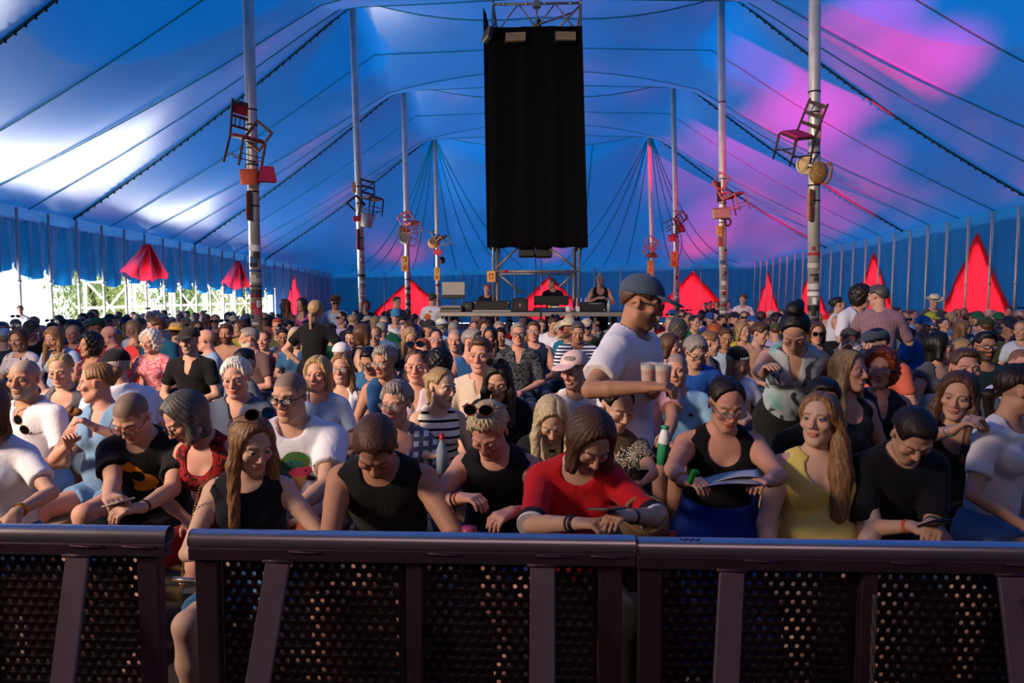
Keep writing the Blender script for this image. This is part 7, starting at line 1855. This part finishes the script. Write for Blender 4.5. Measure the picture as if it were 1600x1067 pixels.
def ring_on(q, k, t, r, M, name, w=.010, on='fore'):
    o, root = q[0], q[1]; J = o['J']; a, b = (J['E' + k], J['W' + k]) if on == 'fore' else (J['S' + k], J['E' + k])
    c = a + (b - a) * t; n = unit(b - a); x = unit(np.cross(n, (0.1, .2, 1))); y = np.cross(n, x)
    mb = MB(); mb.tube([c - n * w / 2, c - n * w * .3, c + n * w * .3, c + n * w / 2], [r - .001, r, r, r - .001], 18); return mb.build(name, M, root)
GOLD = mat('gold', '#b88a3a', .3, .9); WATCH = mat('watch_black', '#16161a', .35); ORB = mat('orange_band', '#c8501c', .6); RINGB = mat('turquoise', '#1f9aa0', .4)
ring_on(aA, 'L', .90, .031, GOLD, 'wristwatch', .018); ring_on(h1, 'L', .92, .031, WATCH, 'wristwatch', .026); ring_on(h4, 'L', .94, .030, WATCH, 'wristband', .014); ring_on(h13, 'R', .93, .028, WATCH, 'wristwatch', .016); ring_on(h13, 'R', .84, .031, mat('beads', '#4a4038', .7), 'bracelet', .008); ring_on(h13, 'L', .93, .028, WATCH, 'wristwatch', .018)
ring_on(h11, 'R', .92, .028, mat('amber_beads', '#8a3a1a', .5), 'bracelet', .014); ring_on(h11, 'R', .82, .031, WATCH, 'bracelet', .008); ring_on(h15, 'R', .92, .032, ORB, 'wristband', .012); ring_on(h17, 'R', .92, .028, ORB, 'wristband', .012); ring_on(h17, 'L', .92, .029, WATCH, 'wristwatch', .018)
ring_on(h18, 'R', .90, .028, mat('watch_silver', '#b0b4ba', .3, .6), 'wristwatch', .022); ring_on(h18, 'L', .90, .028, mat('watch_silver', '#b0b4ba', .3, .6), 'bracelet', .014); ring_on(h21, 'L', .90, .032, ORB, 'wristband', .010); ring_on(h21, 'L', .94, .031, mat('watch_silver', '#b0b4ba', .3, .6), 'wristwatch', .020)
for k in 'LR':      # navy and white bands at the red sleeves
    ring_on(h13, k, .93, .0570, mat('navy_band', '#10131f', .85), 'sleeve_band', .030, 'upper'); ring_on(h13, k, 1.0, .0565, mat('white_band', '#cfcdd0', .85), 'sleeve_band', .014, 'upper')
def earring(q, k, M, r=.012, drop=.045):
    o, root = q[0], q[1]; J = o['J']; sg_ = 1 if k == 'L' else -1
    c = J['C'] + J['Rh'] @ np.array((sg_ * .080, .006, -.034)) * o['s'] * o['hs'] - np.array((0, 0, drop - .03)); mb = MB(); mb.sphere(c, r, 10, 6, (1, .5, 1)); mb.build('earring', M, root)
earring(h23, 'R', mat('flower_earring', '#c8a090', .5), .017); earring(c3, 'L', GOLD, .01); earring(h6, 'R', GOLD, .008)
# chain strap of the girl's bag and the bag itself
J = h6[0]['J']; a = h6[0]['fwd'](J['SR'] + np.array((.0, -.02, .065)))
e = empty('chain_bag', h6[0]['fwd'](J['H'] + np.array((-.22, -.05, -.02))), 0, 'small bag on a golden chain strap worn by the tortoiseshell sunglasses wearer', 'bag'); el_ = np.array(e.location)
MB().box((0, 0, -.02), (.16, .07, .11), None, .02).build('bag_body', mat('bag_black', '#14110f', .5), e)
mb = MB(); pf = a + np.array((-.015, -.075, -.02)); pb = a + np.array((-.02, .07, -.02)); pts = [np.array((-.07, -.02, .03)), (pf - el_) * .5 + np.array((-.035, -.05, 0)), pf - el_, a - el_ + np.array((-.005, 0, .006)), pb - el_, (pb - el_) * .4 + np.array((.04, .03, 0)), np.array((.07, .03, .03))]
for p0, p1 in zip(pts[:-1], pts[1:]):
    n_ = max(2, int(np.linalg.norm(p1 - p0) / .011))
    for i in range(n_): c = p0 + (p1 - p0) * (i + .5) / n_; mb.sphere(c, .0055, 5, 4, (1, 1, .7))
mb.build('chain_strap', GOLD, e)
e = empty('shoulder_bag', at(1007, 812, 2.55), 0, 'brown cloth shoulder bag lying between the red T-shirt and the blue skirt', 'bag'); mb = MB(); mb.sphere((0, 0, -.02), .085, 16, 10, (1.1, .8, .75)); mb.build('bag_body', mat('brown_cloth', '#6a523c', .9, noise=.2, scale=30, bump=.3), e)
mb = MB(); mb.tube([(.075 * math.cos(a), -.03 + .03 * math.sin(a), .03 + .055 * math.sin(a)) for a in np.linspace(0, 6.28, 21)[:-1]], .008, 8, closed=True); mb.build('bag_rim', mat('tan_cord', '#8a6c4c', .8), e)
mb = MB(); mb.lathe([(.001, 0), (.009, .004), (.009, .03), (.004, .05)], (-.07, -.06, .03), 8, roty(1.0)); mb.build('bag_clasp', CLAMP, e)
# benches under the people one could see between
BENCH = wood('weathered_plank', '#6a5a48', '#a08c70', axis=0, scale=2.0)
def bench(x0, x1, y, z, label):
    e = empty('bench', ((x0 + x1) / 2, y, 0), 0, label, 'bench', 'plank benches'); L = x1 - x0
    MB().box((0, 0, z - .022), (L, .27, .044), None, .006).build('plank', BENCH, e)
    for s in (-1, 1):
        mb = MB(); mb.box((s * (L / 2 - .18), 0, (z - .044) / 2), (.05, .24, z - .044), None, .005); mb.build('leg', BENCH, e)
    MB().box((0, 0, z * .45), (max(.1, L - .4), .03, .08)).build('stretcher', BENCH, e)
seated = [(o, r_, d) for (o, r_, p_, d) in PEOPLE if not o['stand'] and o['tier'] != 'C']
seated.sort(key=lambda q: q[1].location[1]); used = set()
for i, (o, r_, d) in enumerate(seated):
    if i in used: continue
    mem = [i]; x, y = r_.location[0], r_.location[1]; lo_, hi_ = x, x; used.add(i); ch = True
    while ch:
        ch = False
        for j in range(len(seated)):
            if j in used: continue
            p = seated[j][1].location
            if abs(p[1] - y) < .11 and abs(seated[j][0]['dz'] - o['dz']) < .06 and (lo_ - .75 < p[0] < hi_ + .75): used.add(j); mem.append(j); lo_, hi_ = min(lo_, p[0]), max(hi_, p[0]); ch = True
    zz = .53 * o['s'] - .125 * o['s'] + o['dz']; zz = max(.25, zz)
    lab = ' '.join(r_['label'].split()[:9]); lab = lab.rstrip(',')
    bench(lo_ - .3, hi_ + .3, y + .02, zz, 'plank bench under the ' + lab)
bench(-3.2, -2.62, 3.75, .45, 'empty bench end sticking out beside the eyelet blouse'); bench(2.28, 3.3, 3.75, .45, 'empty bench end beside the denim shorts child')
bpy.context.view_layer.update()
